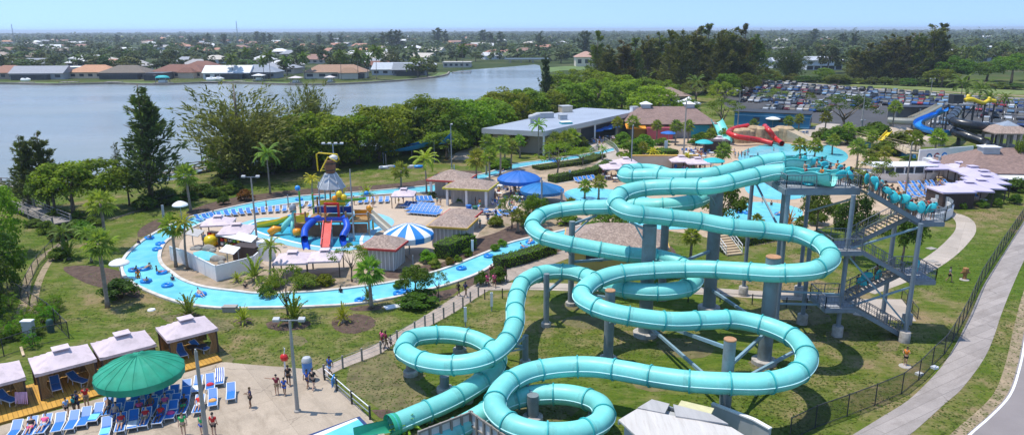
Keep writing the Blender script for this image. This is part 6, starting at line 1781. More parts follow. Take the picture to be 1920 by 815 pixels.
plate(0, 1.0, 2.2, 5.6, 4.4, M_TMBR); plate(-3.2, 1.2, 1.7, 2.4, 3, M_TMBR); plate(4.2, 1.4, 1.9, 2.8, 3, M_TMBR); plate(.6, 2.2, 4.0, 3.4, 2.8, M_GRNP)
for x, y, h, m in ((-2.7, -1.1, 3.6, M_TMBR), (2.7, -1.1, 3.6, M_TMBR), (-2.7, 3.0, 5.2, M_GRNP), (2.7, 3.0, 6.2, M_TMBR), (-4.4, -.2, 3.2, M_TMBR), (-4.4, 2.6, 5.6, M_GRNP), (-2.0, 2.7, 4.8, M_TMBR), (5.5, 0, 3.2, M_TMBR), (5.5, 2.8, 3.2, M_YELP), (0, -1.2, 3.4, M_TMBR), (-1.2, 1.0, 7.2, M_STEEL), (1.4, 1.0, 7.2, M_STEEL), (1.4, 3.2, 7.2, M_STEEL), (-1.0, 3.2, 7.2, M_STEEL)):
 b = MB(); b.tube([(x, y, 0), (x, y, h)], .13 if m != M_STEEL else .1, 8); b.build('post', m, play)
for x, y, w_, h, z, m in ((-3.4, -.35, 2.2, 1.2, 1.0, M_BARREL), (-1.6, -1.15, 1.7, 1.6, 1.0, M_BARREL), (1.6, -1.15, 1.6, 1.6, 1.0, M_BARREL), (4.0, -.1, 2.6, 1.3, 1.0, M_BARREL), (0, 3.2, 5.2, .9, 2.8, M_BLUP), (-3.4, -.3, 1.6, .9, 2.4, M_YELP), (.0, -1.2, 5.4, .5, 2.6, M_BLUP), (.6, .8, 3.4, .6, 4.4, M_YELP), (4.2, 2.9, 2.4, .9, 2.4, M_ORGP)):
 b = MB(); b.box((x, y, z), (w_, .12, h)); b.build('panel', m, play)
# red gate frame
b = MB(); b.bar((-.2, -.4, 2.3), (-.2, -.4, 4.6), .25); b.bar((1.6, -.4, 2.3), (1.6, -.4, 4.6), .25); b.bar((-.3, -.4, 4.5), (1.7, -.4, 4.5), .3); b.build('gate_frame', M_RED, play)
# tin canopy and barrel
b = MB(); b.lathe([(1.95, 6.2), (1.92, 6.3), (.78, 8.2), (.7, 8.2)], 8, (.25, 2.1, 0)); b.build('tin_canopy', M_TIN, play)
b = MB()
for i in range(8):
 a = 2 * PI * i / 8; b.bar((.25 + 1.95 * math.cos(a), 2.1 + 1.95 * math.sin(a), 6.3), (.25 + .78 * math.cos(a), 2.1 + .78 * math.sin(a), 8.22), .08)
b.build('canopy_rib', M_WHITE, play)
b = MB(); b.lathe([(.0, 8.2), (.6, 8.25), (.74, 8.9), (.78, 9.4), (.7, 10.0), (.62, 10.05), (.6, 9.5)], 14, (.25, 2.1, 0), cap=False); br = b.build('tipping_barrel', M_BARREL, play, 'auto')
b = MB()
for z, r in ((8.6, .69), (9.5, .79)): b.lathe([(r, z), (r + .04, z), (r + .04, z + .14), (r, z + .14)], 14, (.25, 2.1, 0), cap=False)
b.build('hoop', M_DARK, br)
b = MB(); b.tube([(-1.3, 1.6, 8.6), (-1.35, 1.5, 10.9), (-1.0, 1.4, 11.1), (1.5, 1.3, 10.9), (1.7, 1.4, 10.2), (1.4, 1.3, 9.9), (.3, 1.0, 10.6), (-.8, 1.0, 8.7)], .1, 6); b.build('tipping_frame', M_YELP, play)
b = MB(); b.lathe([(.0, 10.0), (.5, 10.1), (.6, 10.5), (.0, 10.8)], 10, (.8, 2.0, 0), cap=False); b.build('spout_cup', M_WHITE, play, True)
# slides of the tower
def trough(name, pts, r, m, closed=0, a0=PI * .97, n=12):
 q = MB(); pth = cr([Vector(p) for p in pts], .3)
 if closed:
  k = int(len(pth) * closed)
  q.tube(pth[:k + 1], r, n, cap=False); q.tube(pth[:k + 1], r - .05, n, cap=False)
  q.tube(pth[k:], r, n, cap=False, a0=a0, a1=3 * PI - a0); q.tube(pth[k:], r - .06, n, cap=False, a0=a0, a1=3 * PI - a0)
 else: q.tube(pth, r, n, cap=False, a0=a0, a1=3 * PI - a0); q.tube(pth, r - .05, n, cap=False, a0=a0, a1=3 * PI - a0)
 return q.build(name, m, play, True)
trough('blue_tube_slide', [(-1.1, -.2, 2.5), (-1.9, -1.4, 2.2), (-2.35, -2.8, 1.6), (-2.1, -4.2, .9), (-1.8, -5.2, .55), (-1.2, -6.8, .3)], .46, M_BLUP, .62)
trough('blue_tube_slide', [(2.2, -.2, 2.5), (2.7, -1.2, 2.3), (3.1, -2.4, 1.7), (2.8, -3.6, 1.0), (2.9, -4.4, .6), (3.5, -5.8, .3)], .46, M_BLUP, .66)
q = MB()
tp, bt = (.25, -1.2, 2.1), (1.1, -6.4, .25)
q.bar(tp, bt, 1.1, .1)
for s in (-1, 1): q.bar((tp[0] + s * .55, tp[1], tp[2] + .2), (bt[0] + s * .55, bt[1], bt[2] + .2), .12, .4)
q.build('coral_slide', M_CORAL, play)
q = MB(); q.bar((5.4, 1.2, 2.6), (8.6, -.9, .5), 1.0, .12)
for s in (-.5, .5): q.bar((5.4 + s * .5, 1.2 + s, 3.0), (8.6 + s * .5, -.9 + s, .9), .1, .5)
q.build('net_ramp', M_BEIG, play)
trough('lime_chute', [(1.2, 1.0, 4.6), (3.2, .6, 4.9), (5.2, .2, 5.2)], .3, M_GRNP)
trough('yellow_chute', [(-3.4, 2, 2.6), (-5, 2.6, 2.0), (-6.4, 2.4, 1.2)], .45, M_YELP)
for x, y, z, r, m in ((1.6, .6, 5.6, .5, M_YELP), (2.2, .5, 5.2, .45, M_YELP), (1.0, .4, 5.1, .4, M_ORGP), (-4.6, 2.7, 6.0, .4, M_SKYP), (5.6, .1, 3.8, .4, M_ORGP), (4.8, 2.9, 5.2, .35, M_SKYP)):
 b = MB(); b.lathe([(.0, -r), (r * .8, -r * .6), (r, 0), (r * .7, r * .7), (0, r)], 10, (x, y, z), cap=False); b.build('spray_bucket', m, play, True)
for pts, m in ((((-2.7, -1.1, 3.4), (-4.4, -.2, 3.0)), M_RED), (((2.7, -1.1, 3.2), (5.5, 0, 3.0)), M_STEEL), (((-2.7, 3, 5), (-1.2, 1, 5.4)), M_RED), (((5.8, -1, 0), (5.8, -1, 2.4), (6.4, -1.2, 2.8)), M_STEEL), (((-2.4, -.8, 3.6), (-1.4, -.9, 4.2), (.2, -.4, 4.4)), M_STEEL)):
 b = MB(); b.tube(pts, .06, 6); b.build('pipe', m, play)
# sea creature splash toys left of the tower
t = thing('splash_toy', 'teal and yellow splash toy with orange spouts in the spray pool', 'splash toy', P(548, 440))
b = MB(); b.tube([(-1.6, 0, .4), (-.8, .2, 1.5), (.2, .1, 2.4), (.6, .2, 3.4)], [.3, .4, .4, .2], 8); b.tube([(1.8, 0, .3), (1, .1, 1.4), (.2, .1, 2.2)], [.3, .35, .3], 8); b.tube([(.2, -.6, .2), (.2, 0, 2.2)], .25, 8); b.build('body', M_TEAL, t, True)
b = MB(); b.tube([(-2.9, -.6, .4), (-2.2, -.4, .9), (-1.4, -.2, .9)], [.5, .55, .3], 10); b.build('spout', M_ORGP, t, True)
b = MB(); b.lathe([(0, 0), (.55, .1), (.62, .5), (.5, .9), (0, 1.0)], 10, (1.0, -1.0, .2), cap=False); b.build('spout', M_ORGP, t, True)
b = MB(); b.lathe([(0, 0), (.5, .2), (.45, .8), (0, 1.1)], 8, (.3, .2, 3.3), cap=False); b.build('head', M_STEEL, t, True)
t = thing('splash_slide', 'low yellow children slide at the left tip of the spray pool', 'splash toy', P(512, 424))
b = MB(); b.tube([(-2.6, 0, .35), (-1, .1, .6), (.6, .2, .9), (2.6, .3, 1.6)], [.9, .9, .7, .5], 12, a0=PI, a1=2 * PI, cap=False); b.build('chute', M_YELP, t, True)
b = MB(); b.box((2.6, .3, .8), (.8, .8, 1.5)); b.build('base', M_SKYP, t)
# ------------------------------------------------ red slides on the rock
rock = MB(); rr_ = random.Random(4)
for k in range(10):
 x = -6 + 12 * k / 9; h = 3.4 + rr_.uniform(-.4, .5)
 rock.lathe([(1.9, 0), (1.8, h * .5), (1.6, h * .9), (1.0, h * 1.03), (0, h * 1.06)], 9, (x, rr_.uniform(-.6, .6), 0), cap=False)
M_ROCK = mat('tan_rockwork', (0.42, 0.30, 0.17), .95, .4, 1.1, bump=1.0, bscale=2.5, detail=7)
o = rock.build('artificial_rock', M_ROCK, None, 'auto'); o.location = P(1428, 266); tag(o, 'tan artificial rock carrying the two red slides', 'rock')
b = MB(); b.prism([(7, -1.4), (13, -7), (10, -8), (4, -2.4)], 0, .1); b.add([(5, -1.5, 0), (7.4, -.6, 0), (7.4, -.6, 3.3), (5, -1.5, 3.3), (11, -8, 0), (13, -7, 0), (13, -7, .3), (11, -8, .3)], [(0, 1, 2, 3), (4, 5, 6, 7), (3, 2, 6, 7), (0, 3, 7, 4), (1, 2, 6, 5)])
o = b.build('rock_steps', mat('tan_steps', (.45, .35, .23), .9, .2, 1, stretch=(1, 1, 6))); o.location = P(1428, 266); tag(o, 'tan stepped ramp descending right of the artificial rock', 'steps')
zt = 3.5
for lab, cp_ in (('red tube slide swinging out to the left of the rock', [(1402, 236, 3.6), (1378, 241, None), (1366, 249, 2.7), (1382, 256, None), (1420, 262, None), (1448, 269, .7)]), ('red tube slide dropping straight from the right of the rock', [(1434, 237, 3.6), (1443, 246, None), (1452, 258, None), (1466, 269, .7)])):
 t = thing('red_slide', lab, 'water slide', (0, 0, 0))
 flume(t, slide_path(cp_, .5), .62, 3.2, M_RED, M_RED, None, 12, .06)
# ------------------------------------------------ black, blue and beige slides by the car park
bk = slide_path([(1796, 206, 7.4), (1790, 214, None), (1783, 222, 6.6), (1795, 230, None), (1830, 236, None), (1862, 239, 5.0), (1868, 243, 4.8), (1840, 243, None), (1800, 243, 4.0), (1792, 247, 3.9), (1812, 255, None), (1845, 267, 2.4), (1851, 274, 2.0), (1838, 282, 1.0)], .6)
t = thing('black_slide', 'black tube slide coiling above the lawn beside the car park', 'water slide', (0, 0, 0))
flume(t, bk, 1.0, 4, M_BLKP, M_BLKP, None, 14, .1)
for x, y, z in ((1866, 282, 4.0), (1796, 292 - 20, 3.6), (1826, 268, 3.4), (1846, 290, 1.4)):
 p = P(x, y); b = MB(); b.tube([(p.x, p.y, 0), (p.x, p.y, z)], .45, 10); b.build('column', M_DARK, t)
t = thing('blue_slide', 'bright blue half open slide descending beside the black tube', 'water slide', (0, 0, 0))
bl = slide_path([(1772, 203, 7.2), (1756, 212, None), (1738, 219, None), (1722, 227, 4.6), (1722, 235, 4.2), (1740, 242, None), (1765, 246, 3.6), (1785, 247, 3.4)], .6)
q = MB(); q.tube(bl, .95, 12, cap=False, a0=PI * .9, a1=2.1 * PI); q.tube(bl, .88, 12, cap=False, a0=PI * .9, a1=2.1 * PI); q.build('chute', M_SKYP, t, True)
for i in range(0, len(bl), 9):
 p = bl[i]; b = MB(); b.tube([(p.x, p.y, 0), (p.x, p.y, p.z - .9)], .14, 6); b.build('support', M_DARK, t)
t = thing('slide_tower', 'dark slide tower with yellow tube starts by the car park', 'slide tower', P(1795, 246))
b = MB()
for sx in (-2.2, 2.2):
 for sy in (-2, 2): b.bar((sx, sy, 0), (sx, sy, 8), .35)
b.bar((-2.2, -2, .2), (2.2, -2, 7), .2); b.bar((2.2, -2, .2), (-2.2, -2, 7), .2); b.build('frame', M_DARK, t)
b = MB(); b.box((0, 0, 7.3), (5.4, 5, .3)); b.build('platform', M_GRATE, t)
b = MB(); b.box((-1.4, .4, 8.6), (2.6, 2.4, 2.4)); b.build('cabin', M_DARK, t)
q = MB(); q.tube(cr([(.4, -.5, 8.4), (2, -.6, 8.7), (4, -.6, 8.0), (6, 0, 7.6), (7.6, .5, 8.2), (9.4, .6, 7.9)], .4), .52, 10); q.tube([(1.2, 0, 8.4), (1.6, 0, 9.8)], .45, 8); q.tube([(7.4, .5, 8), (7.6, .4, 9.1)], .42, 8); q.build('yellow_tube', M_YELP, t, True)
for x in (3.5, 6.5, 9):
 b = MB(); b.bar((x, .2, 0), (x, .2, 7.3), .3); b.build('support', M_DARK, t)
t = thing('beige_flume', 'long straight beige flume crossing in front of the car park', 'water slide', (0, 0, 0))
for pts in ([(1762, 198, 6.2), (1735, 212, 4.2), (1708, 224, 2.6)], [(1665, 224, 2.4), (1690, 226, 2.3), (1712, 226, 2.3), (1728, 225, 2.3)]):
 pth = cr([P(*c) for c in pts], .8); q = MB(); q.tube(pth, 1.2, 8, cap=False, a0=PI * .8, a1=2.2 * PI); q.tube(pth, 1.1, 8, cap=False, a0=PI * .8, a1=2.2 * PI); q.build('chute', M_BEIG, t)
 for i in range(1, len(pth), 7):
  p = pth[i]; b = MB(); b.box((p.x, p.y, (p.z - 1) / 2), (.5, .5, max(p.z - 1, .2))); b.build('support', M_CON, t)
# pump house with dark roof
t = thing('pump_house', 'low open shed with a dark roof beside the beige flume', 'shed', P(1716, 222))
b = MB(); b.box((0, 0, 3.6), (16, 5, .35)); b.build('roof', M_DARK, t)
b = MB(); b.box((0, 2.2, 1.7), (15.4, .3, 3.4)); b.build('back_wall', M_CON, t)
for x in (-7.5, 0, 7.5):
 b = MB(); b.box((x, -2.2, 1.7), (.35, .35, 3.4)); b.build('post', M_CON, t)
b = MB(); b.lathe([(1.6, 0), (1.6, 1.8), (1.2, 2.4), (0, 2.6)], 12, (2.4, 0, 0)); b.build('tank', M_WHITE, t, 'auto')
# rock mound, yellow slide, footbridge
for x, y, s_, lab in ((1680, 252, 5, 'pale rock on the mound below the beige flume'), (1726, 272, 6, 'pale rocks at the foot of the mound'), (1700, 282, 3.4, 'grey boulder at the left foot of the mound')):
 b = MB(); b.lathe([(s_, 0), (s_ * .9, s_ * .22), (s_ * .55, s_ * .36), (0, s_ * .4)], 9, sy=.5); o = b.build('boulder', mat('pale_rock', (.50, .40, .30), .95, .35, .8, bump=.9, bscale=2), None, 'auto'); o.location = P(x, y); tag(o, lab, 'rock')
t = thing('yellow_slide', 'small straight yellow slide beside the footbridge', 'water slide', P(1652, 276))
b = MB(); b.bar((-1.8, -1.4, .6), (2.4, 1.6, 3.2), 1.2, .12)
for s in (-.55, .55): b.bar((-1.8 + s * .6, -1.4 - s, .9), (2.4 + s * .6, 1.6 - s, 3.5), .12, .45)
b.build('chute', M_YELP, t)
b = MB(); b.box((2.8, 1.8, 1.4), (.3, 1.2, 2.8)); b.build('ladder', M_STEEL, t)
t = thing('footbridge', 'tan railed footbridge curving over the blue pool wall', 'bridge', (0, 0, 0))
fb = curve_px([(1602, 268), (1640, 280), (1680, 290), (1710, 304)], 1)
b = MB(); b.ribbon(fb, 2.4, 1.6, 1.9); b.build('span', mat('tan_planks', (.46, .37, .24), .9, .2, 1), t)
for s in (-1, 1):
 ln_ = []
 for i, p in enumerate(fb):
  tt_ = (fb[min(i + 1, len(fb) - 1)] - fb[max(i - 1, 0)]).normalized(); ln_.append(p + Vector((-tt_.y, tt_.x, 0)) * 1.15 * s + Vector((0, 0, 1.9)))
 railing(ln_[::2], t, 1.1, False, 1.5, mat('tan_planks', None))
b = MB(); b.ribbon([p + Vector((0, -1.0, 0)) for p in fb], .3, 0, 1.6); b.build('pool_wall', M_BLUW, t)
# white walls with painted marks by the right terrace
pa, pc = P(1720, 312), P(1820, 304)
v = pc - pa; an = math.atan2(v.y, v.x); ln = v.length
t = thing('white_wall', 'long white wall with three painted badges behind the right terrace', 'wall', pa, an)
b = MB(); b.box((ln / 2, 0, 1.7), (ln, .3, 3.4)); b.build('wall', M_WHITE, t)
for x, m, m2 in ((.18, M_BLUW, M_WHITE), (.32, mat('dark_red_paint', (.3, .04, .05), .6), M_BLUW), (.46, M_SKYP, M_WHITE)):
 b = MB(); b.lathe([(.75, 0), (.75, .04)], 16); o = b.build('badge', m, t); o.location = (ln * x, -.16, 1.8); o.rotation_euler = (PI / 2, 0, 0)
 b = MB(); b.lathe([(.4, 0), (.4, .03)], 12); c = b.build('badge_centre', m2, o); c.location = (0, 0, .04)
t = thing('grey_enclosure', 'white plant enclosure with piping on top behind the lone lilac cabana', 'enclosure', P(1788, 326))
b = MB(); b.box((0, 0, 1.4), (10, 5, 2.8)); b.build('wall', mat('grey_white_wall', (.6, .6, .62), .8), t)
b = MB(); b.box((1.6, -2.6, 1.3), (4, .2, 2.2)); b.build('opening', M_DARK, t)
b = MB()
for i in range(6): b.tube([(-4 + i * 1.6, -1.5, 2.8), (-4 + i * 1.6, -1.5, 3.4), (-3.4 + i * 1.6, -.5, 3.5), (-3.2 + i * 1.6, 1, 3.4)], .22, 6)
b.build('pipework', M_STEEL, t)
# white pool boat with windows
t = thing('pool_boat', 'white boat shaped pool cabin with a row of windows', 'boat', P(1680, 338), .05)
q = MB(); n = 16; out = [(7 * math.cos(2 * PI * i / n) * (1.15 if math.cos(2 * PI * i / n) > 0 else 1), 2.6 * math.sin(2 * PI * i / n)) for i in range(n)]
q.add([(x * .86, y * .8, 0) for x, y in out] + [(x, y, 1.7) for x, y in out], [(i, (i + 1) % n, n + (i + 1) % n, n + i) for i in range(n)] + [tuple(range(n, 2 * n))]); q.build('hull', M_WHITE, t)
for i in range(6):
 b = MB(); b.box((-4.5 + i * 1.8, -2.2, 2.35), (1.4, .12, 1.0)); wf = b.build('window', M_GLASSD, t)
b = MB(); b.box((.2, 0, 3.0), (12, 4.6, .16))
for i in range(7): b.box((-5.4 + i * 1.8, -2.2, 2.4), (.14, .2, 1.3))
b.build('cabin_frame', M_WHITE, t)
# curved white wall with glazed top beside the tower
t = thing('curved_wall', 'curved white wall with glass panels beside the stair tower', 'wall', (0, 0, 0))
cw = curve_px([(1700, 410), (1728, 417), (1755, 417), (1776, 410), (1783, 398), (1765, 390), (1740, 387)], .8)
b = MB(); b.ribbon(cw, .35, 0, 1.35); b.build('wall', M_WHITE, t)
for i in range(0, len(cw) - 2, 3):
 b = MB(); b.bar(cw[i] + Vector((0, 0, 1.35)), cw[i] + Vector((0, 0, 2.1)), .12); b.build('post', M_DARK, t)
 b = MB(); a_, c_ = cw[i] + Vector((0, 0, 1.72)), cw[min(i + 3, len(cw) - 1)] + Vector((0, 0, 1.72)); b.bar(a_, c_, .04, .62); b.build('glass_panel', mat('grey_glass', (.35, .4, .43), .2, .1, .5), t)
# white walled pool fence
t = thing('white_fence', 'white panel fence around the little pool by the river bend', 'fence', (0, 0, 0))
wf_ = PP([(322, 488), (347, 496), (407, 527), (477, 508), (486, 500)])
for a_, c_ in zip(wf_, wf_[1:]):
 b = MB(); b.ribbon([a_, c_], .09, 0.02, 1.75); pn = b.build('panel', M_WHITE, t)
 n = max(1, int((c_ - a_).length / 2.4))
 b = MB()
 for i in range(n + 1): p = a_.lerp(c_, i / n); b.box((p.x, p.y, .9), (.16, .16, 1.85), math.atan2((c_ - a_).y, (c_ - a_).x))
 b.box(tuple((a_ + c_) / 2 + Vector((0, 0, 1.78))), ((c_ - a_).length, .14, .08), math.atan2((c_ - a_).y, (c_ - a_).x)); b.build('post', M_WHITE, pn)
# things inside the white fence
t = thing('goods_rack', 'rack of colourful floats and shirts inside the white fence', 'rack', P(425, 462), -.35)
b = MB()
for x in (-2.6, -.9, .9, 2.6): b.box((x, 0, .9), (.1, .7, 1.8))
for z in (.2, .75, 1.3, 1.8): b.box((0, 0, z), (5.2, .7, .06))
b.build('shelf', M_BRN, t)
for i in range(22):
 b = MB(); b.box((-2.4 + (i % 8) * .66, -.12, .42 + (i // 8) * .55), (.4, .4, .36)); b.build('goods', [M_YELP, M_RED, M_ORGP, M_WHITE, M_GRNP][i % 5], t)
b = MB(); b.lathe([(0, .1), (.7, .2), (.85, .8), (.7, 1.3), (.3, 1.5), (0, 1.5)], 12, cap=False); o = b.build('yellow_float', M_YELP, None, True); o.location = P(396, 462); tag(o, 'round yellow float beside the goods rack', 'float')
for i, (x, y, lab) in enumerate(((434, 466, 'small white canvas shade over the goods rack'), (462, 472, 'larger white canvas shade beside the lamp post'), (434, 496, 'low white canvas shade at the corner of the white fence'), (368, 462, 'grey canvas shade left of the yellow float'))):
 t = thing('small_shade', lab, 'shade', P(x, y), -.3)
 b = MB(); b.box((0, 0, 1.9), (2.0 if i != 1 else 2.8, 1.4, .08), rx=.35, ry=.1); b.build('canvas', M_WHITE if i != 3 else mat('grey_canvas', (.42, .40, .38), .8), t)
 for sx in (-.8, .8):
  b = MB(); b.box((sx, .4, .95), (.08, .08, 1.9)); b.build('post', M_STEEL, t)
t = thing('dark_stall', 'dark stall with a white rounded cabinet inside the white fence', 'stall', P(466, 486), -.3)
b = MB(); b.box((0, 0, .9), (3.2, 1.6, 1.8)); b.build('counter', M_BRN, t)
b = MB(); b.box((2.2, .6, 1.2), (1.6, 1.4, 2.4)); b.build('cabinet', M_WHITE, t)
for i in range(9):
 a = i * .7; r = R.uniform(.3, .8); x, y = 362 + 58 * R.random(), 492 + R.uniform(-4, 10) * (i % 2) - (4 if i % 3 == 0 else 26)
 b = MB(); b.lathe([(r, 0), (r * .95, r * .5), (r * .5, r * .85), (0, r * .9)], 7, sy=.8); o = b.build('edge_rock', mat('grey_rock', (.3, .29, .26), .95, .35, 1.4, bump=.8), None, 'auto'); o.location = P(x, min(max(y, 468), 500)); o['group'] = 'rocks around the little pool'; tag(o, nth(i + 1) + ' rounded rock edging the little white walled pool', 'rock')
# ================================================================== PEOPLE
M_SKIN = mat('skin', None, .55, .06, 6, objcol=True); M_CLOTH = mat('cloth', None, .85, .15, 5, objcol=True); M_HAIR = mat('hair', None, .7, .2, 12, objcol=True)
def skin_mesh(name, V, E, rads, m, sub=1):
 me = D.meshes.new('tmp'); me.from_pydata([tuple(v) for v in V], E, [])
 o = D.objects.new('tmp', me); COL.objects.link(o)
 md = o.modifiers.new('s', 'SKIN')
 for i, r in enumerate(rads): me.skin_vertices[0].data[i].radius = (r, r) if not isinstance(r, tuple) else r
 for s_ in me.skin_vertices[0].data: s_.use_root = False
 me.skin_vertices[0].data[0].use_root = True
 sb = o.modifiers.new('u', 'SUBSURF'); sb.levels = sub; sb.render_levels = sub
 bpy.context.view_layer.update()
 dg = bpy.context.evaluated_depsgraph_get()
 r = D.meshes.new_from_object(o.evaluated_get(dg))
 r.name = name; r.materials.clear(); r.materials.append(m)
 r.polygons.foreach_set('use_smooth', [True] * len(r.polygons))
 D.objects.remove(o); D.meshes.remove(me)
 return r
def figure(J, hands=True):
 """J: joints by name -> body mesh, shirt, shorts and hair"""
 V, E, Rr, ix = [], [], [], {}
 def a(n, p, r, par=None):
  ix[n] = len(V); V.append(Vector(p)); Rr.append(r)
  if par: E.append((ix[par], ix[n]))
 a('pel', J['pel'], (.15, .11)); a('waist', J['waist'], (.13, .095), 'pel'); a('chest', J['chest'], (.165, .11), 'waist'); a('neck', J['neck'], .055, 'chest')
 hd = Vector(J['head']); nk = Vector(J['neck']); up = (hd - nk).normalized(); fw = Vector(J.get('face', (0, -1, 0)))
 a('jaw', nk + up * .08, (.062, .07), 'neck'); a('head', hd, (.082, .098), 'jaw'); a('top', hd + up * .085, (.06, .07), 'head'); a('nose', hd - up * .012 + fw * .105, .014, 'head')
 for s in 'LR':
  a('sh' + s, J['sh' + s], .058, 'chest'); a('el' + s, J['el' + s], .042, 'sh' + s); a('wr' + s, J['wr' + s], .029, 'el' + s)
  d = (Vector(J['wr' + s]) - Vector(J['el' + s])).normalized(); w_ = Vector(J['wr' + s])
  sd_ = d.cross(Vector((0, 1, .3))).normalized(); u = sd_.cross(d).normalized()
  a('palm' + s, w_ + d * .065, (.036, .018), 'wr' + s)
  for k in range(4):
   a('k%d' % k + s, w_ + d * .105 + sd_ * (.024 - .016 * k), .0095, 'palm' + s)
   a('f%d' % k + s, w_ + d * (.15 + (.016, .024, .018, .002)[k]) + sd_ * (.027 - .018 * k) - u * .015, .008, 'k%d' % k + s)
  a('th' + s, w_ + d * .055 + sd_ * .045, .011, 'wr' + s); a('tt' + s, w_ + d * .09 + sd_ * .058, .009, 'th' + s)
  a('hip' + s, J['hip' + s], .095, 'pel'); a('kn' + s, J['kn' + s], .062, 'hip' + s); a('an' + s, J['an' + s], .042, 'kn' + s)
  f = Vector(J.get('toe' + s, Vector(J['an' + s]) + Vector((0, -.17, -.045))))
  a('toe' + s, f, .034, 'an' + s)
 body = skin_mesh('body', V, E, Rr, M_SKIN)
 def sub(names, edges, grow, nm):
  k = {n: i for i, (n, p) in enumerate(names)}
  rr = []
  for n, p in names:
   r = Rr[ix[n.rstrip('+')]]; rr.append(tuple(x + grow for x in r) if isinstance(r, tuple) else r + grow)
  return skin_mesh(nm, [p for n, p in names], [(k[x], k[y]) for x, y in edges], rr, M_CLOTH)
 v = lambda n: V[ix[n]]
 m = lambda p, q, t: v(p).lerp(v(q), t)
 shirt = sub([('waist', m('waist', 'pel', .6)), ('chest', v('chest')), ('neck', m('chest', 'neck', .45)), ('shL', v('shL')), ('elL+', m('shL', 'elL', .55)), ('shR', v('shR')), ('elR+', m('shR', 'elR', .55))], [('waist', 'chest'), ('chest', 'neck'), ('chest', 'shL'), ('shL', 'elL+'), ('chest', 'shR'), ('shR', 'elR+')], .022, 'shirt')
 shorts = sub([('pel', m('pel', 'waist', .2)), ('hipL', v('hipL')), ('knL+', m('hipL', 'knL', .62)), ('hipR', v('hipR')), ('knR+', m('hipR', 'knR', .62))], [('pel', 'hipL'), ('hipL', 'knL+'), ('pel', 'hipR'), ('hipR', 'knR+')], .024, 'shorts')
 q = MB()
 z = up; x = fw.cross(up).normalized(); y = x.cross(z)
 n = 10
 for i in range(6):
  ph = i / 5 * 1.75
  for j in range(n):
   th = 2 * PI * j / n
   dirv = x * math.cos(th) * math.sin(ph) * .098 + y * math.sin(th) * math.sin(ph) * .118 + z * math.cos(ph) * .135
   if dirv.dot(fw) > .05 and ph > .95: dirv = dirv * .8 + z * .03
   q.v.append(tuple(hd + dirv + z * .015))
 for i in range(5):
  for j in range(n): q.f.append((i * n + j, i * n + (j + 1) % n, (i + 1) * n + (j + 1) % n, (i + 1) * n + j)); q.m.append(0)
 hair = q.mesh('hair', M_HAIR, True)
 return {'body': body, 'shirt': shirt, 'shorts': shorts, 'hair': hair}
def std(**k):
 J = dict(pel=(0, 0, .93), waist=(0, .01, 1.08), chest=(0, 0, 1.30), neck=(0, .01, 1.47), head=(0, -.01, 1.62), shL=(.18, 0, 1.40), elL=(.25, .03, 1.12), wrL=(.26, -.06, .88), shR=(-.18, 0, 1.40), elR=(-.25, .03, 1.12), wrR=(-.26, -.06, .88),
    hipL=(.09, 0, .86), knL=(.10, -.02, .48), anL=(.10, .03, .08), hipR=(-.09, 0, .86), knR=(-.10, -.02, .48), anR=(-.10, .03, .08))
 J.update(k); return J
FIG = {
 'stand': figure(std()),
 'walk': figure(std(knL=(.09, -.2, .50), anL=(.09, -.24, .09), knR=(-.09, .05, .47), anR=(-.09, .33, .14), elL=(.25, .14, 1.14), wrL=(.26, .12, .90), elR=(-.25, -.08, 1.14), wrR=(-.25, -.28, .98))),
 'hold': figure(std(elL=(.30, -.10, 1.22), wrL=(.30, -.30, 1.35), elR=(-.28, -.08, 1.18), wrR=(-.16, -.3, 1.2), knL=(.1, -.1, .49), anL=(.1, -.02, .08))),
 'reach': figure(std(elR=(-.44, 0, 1.42), wrR=(-.68, -.04, 1.5), knL=(.1, -.12, .49), anL=(.1, -.1, .08))),
 'recline': figure(dict(pel=(0, .10, .16), waist=(0, .22, .24), chest=(0, .38, .40), neck=(0, .50, .54), head=(0, .56, .68), face=(0, -.8, .6), shL=(.18, .42, .44), elL=(.28, .22, .30), wrL=(.24, -.02, .24), shR=(-.18, .42, .44), elR=(-.28, .22, .30), wrR=(-.22, 0, .24), hipL=(.09, .03, .13), knL=(.12, -.42, .26), anL=(.12, -.82, .09), hipR=(-.09, .03, .13), knR=(-.12, -.44, .14), anR=(-.12, -.86, .08), toeL=(.12, -.90, .22), toeR=(-.12, -.94, .21))),
 'sit': figure(dict(pel=(0, .05, .50), waist=(0, .07, .64), chest=(0, .05, .86), neck=(0, .05, 1.03), head=(0, .02, 1.18), shL=(.18, .05, .96), elL=(.25, -.04, .70), wrL=(.16, -.26, .62), shR=(-.18, .05, .96), elR=(-.25, -.04, .70), wrR=(-.16, -.26, .62), hipL=(.09, 0, .48), knL=(.11, -.42, .50), anL=(.11, -.42, .09), hipR=(-.09, 0, .48), knR=(-.11, -.42, .50), anR=(-.11, -.40, .09))),
}
SKINS = [(.52, .30, .19), (.45, .25, .15), (.58, .36, .25), (.25, .13, .075), (.12, .06, .035)]
HAIRS = [(.015, .01, .008), (.05, .028, .015), (.12, .075, .03), (.02, .018, .018)]
CLO = {'red': (.55, .02, .02), 'pink': (.75, .10, .25), 'blue': (.02, .09, .42), 'light blue': (.25, .45, .75), 'green': (.02, .42, .12), 'black': (.012, .012, .015), 'white': (.7, .7, .7), 'maroon': (.22, .02, .04), 'orange': (.75, .22, .02), 'navy': (.012, .02, .09), 'grey': (.25, .25, .26), 'teal': (.02, .3, .3), 'yellow': (.7, .5, .03), 'khaki': (.32, .25, .15)}
CK = list(CLO)
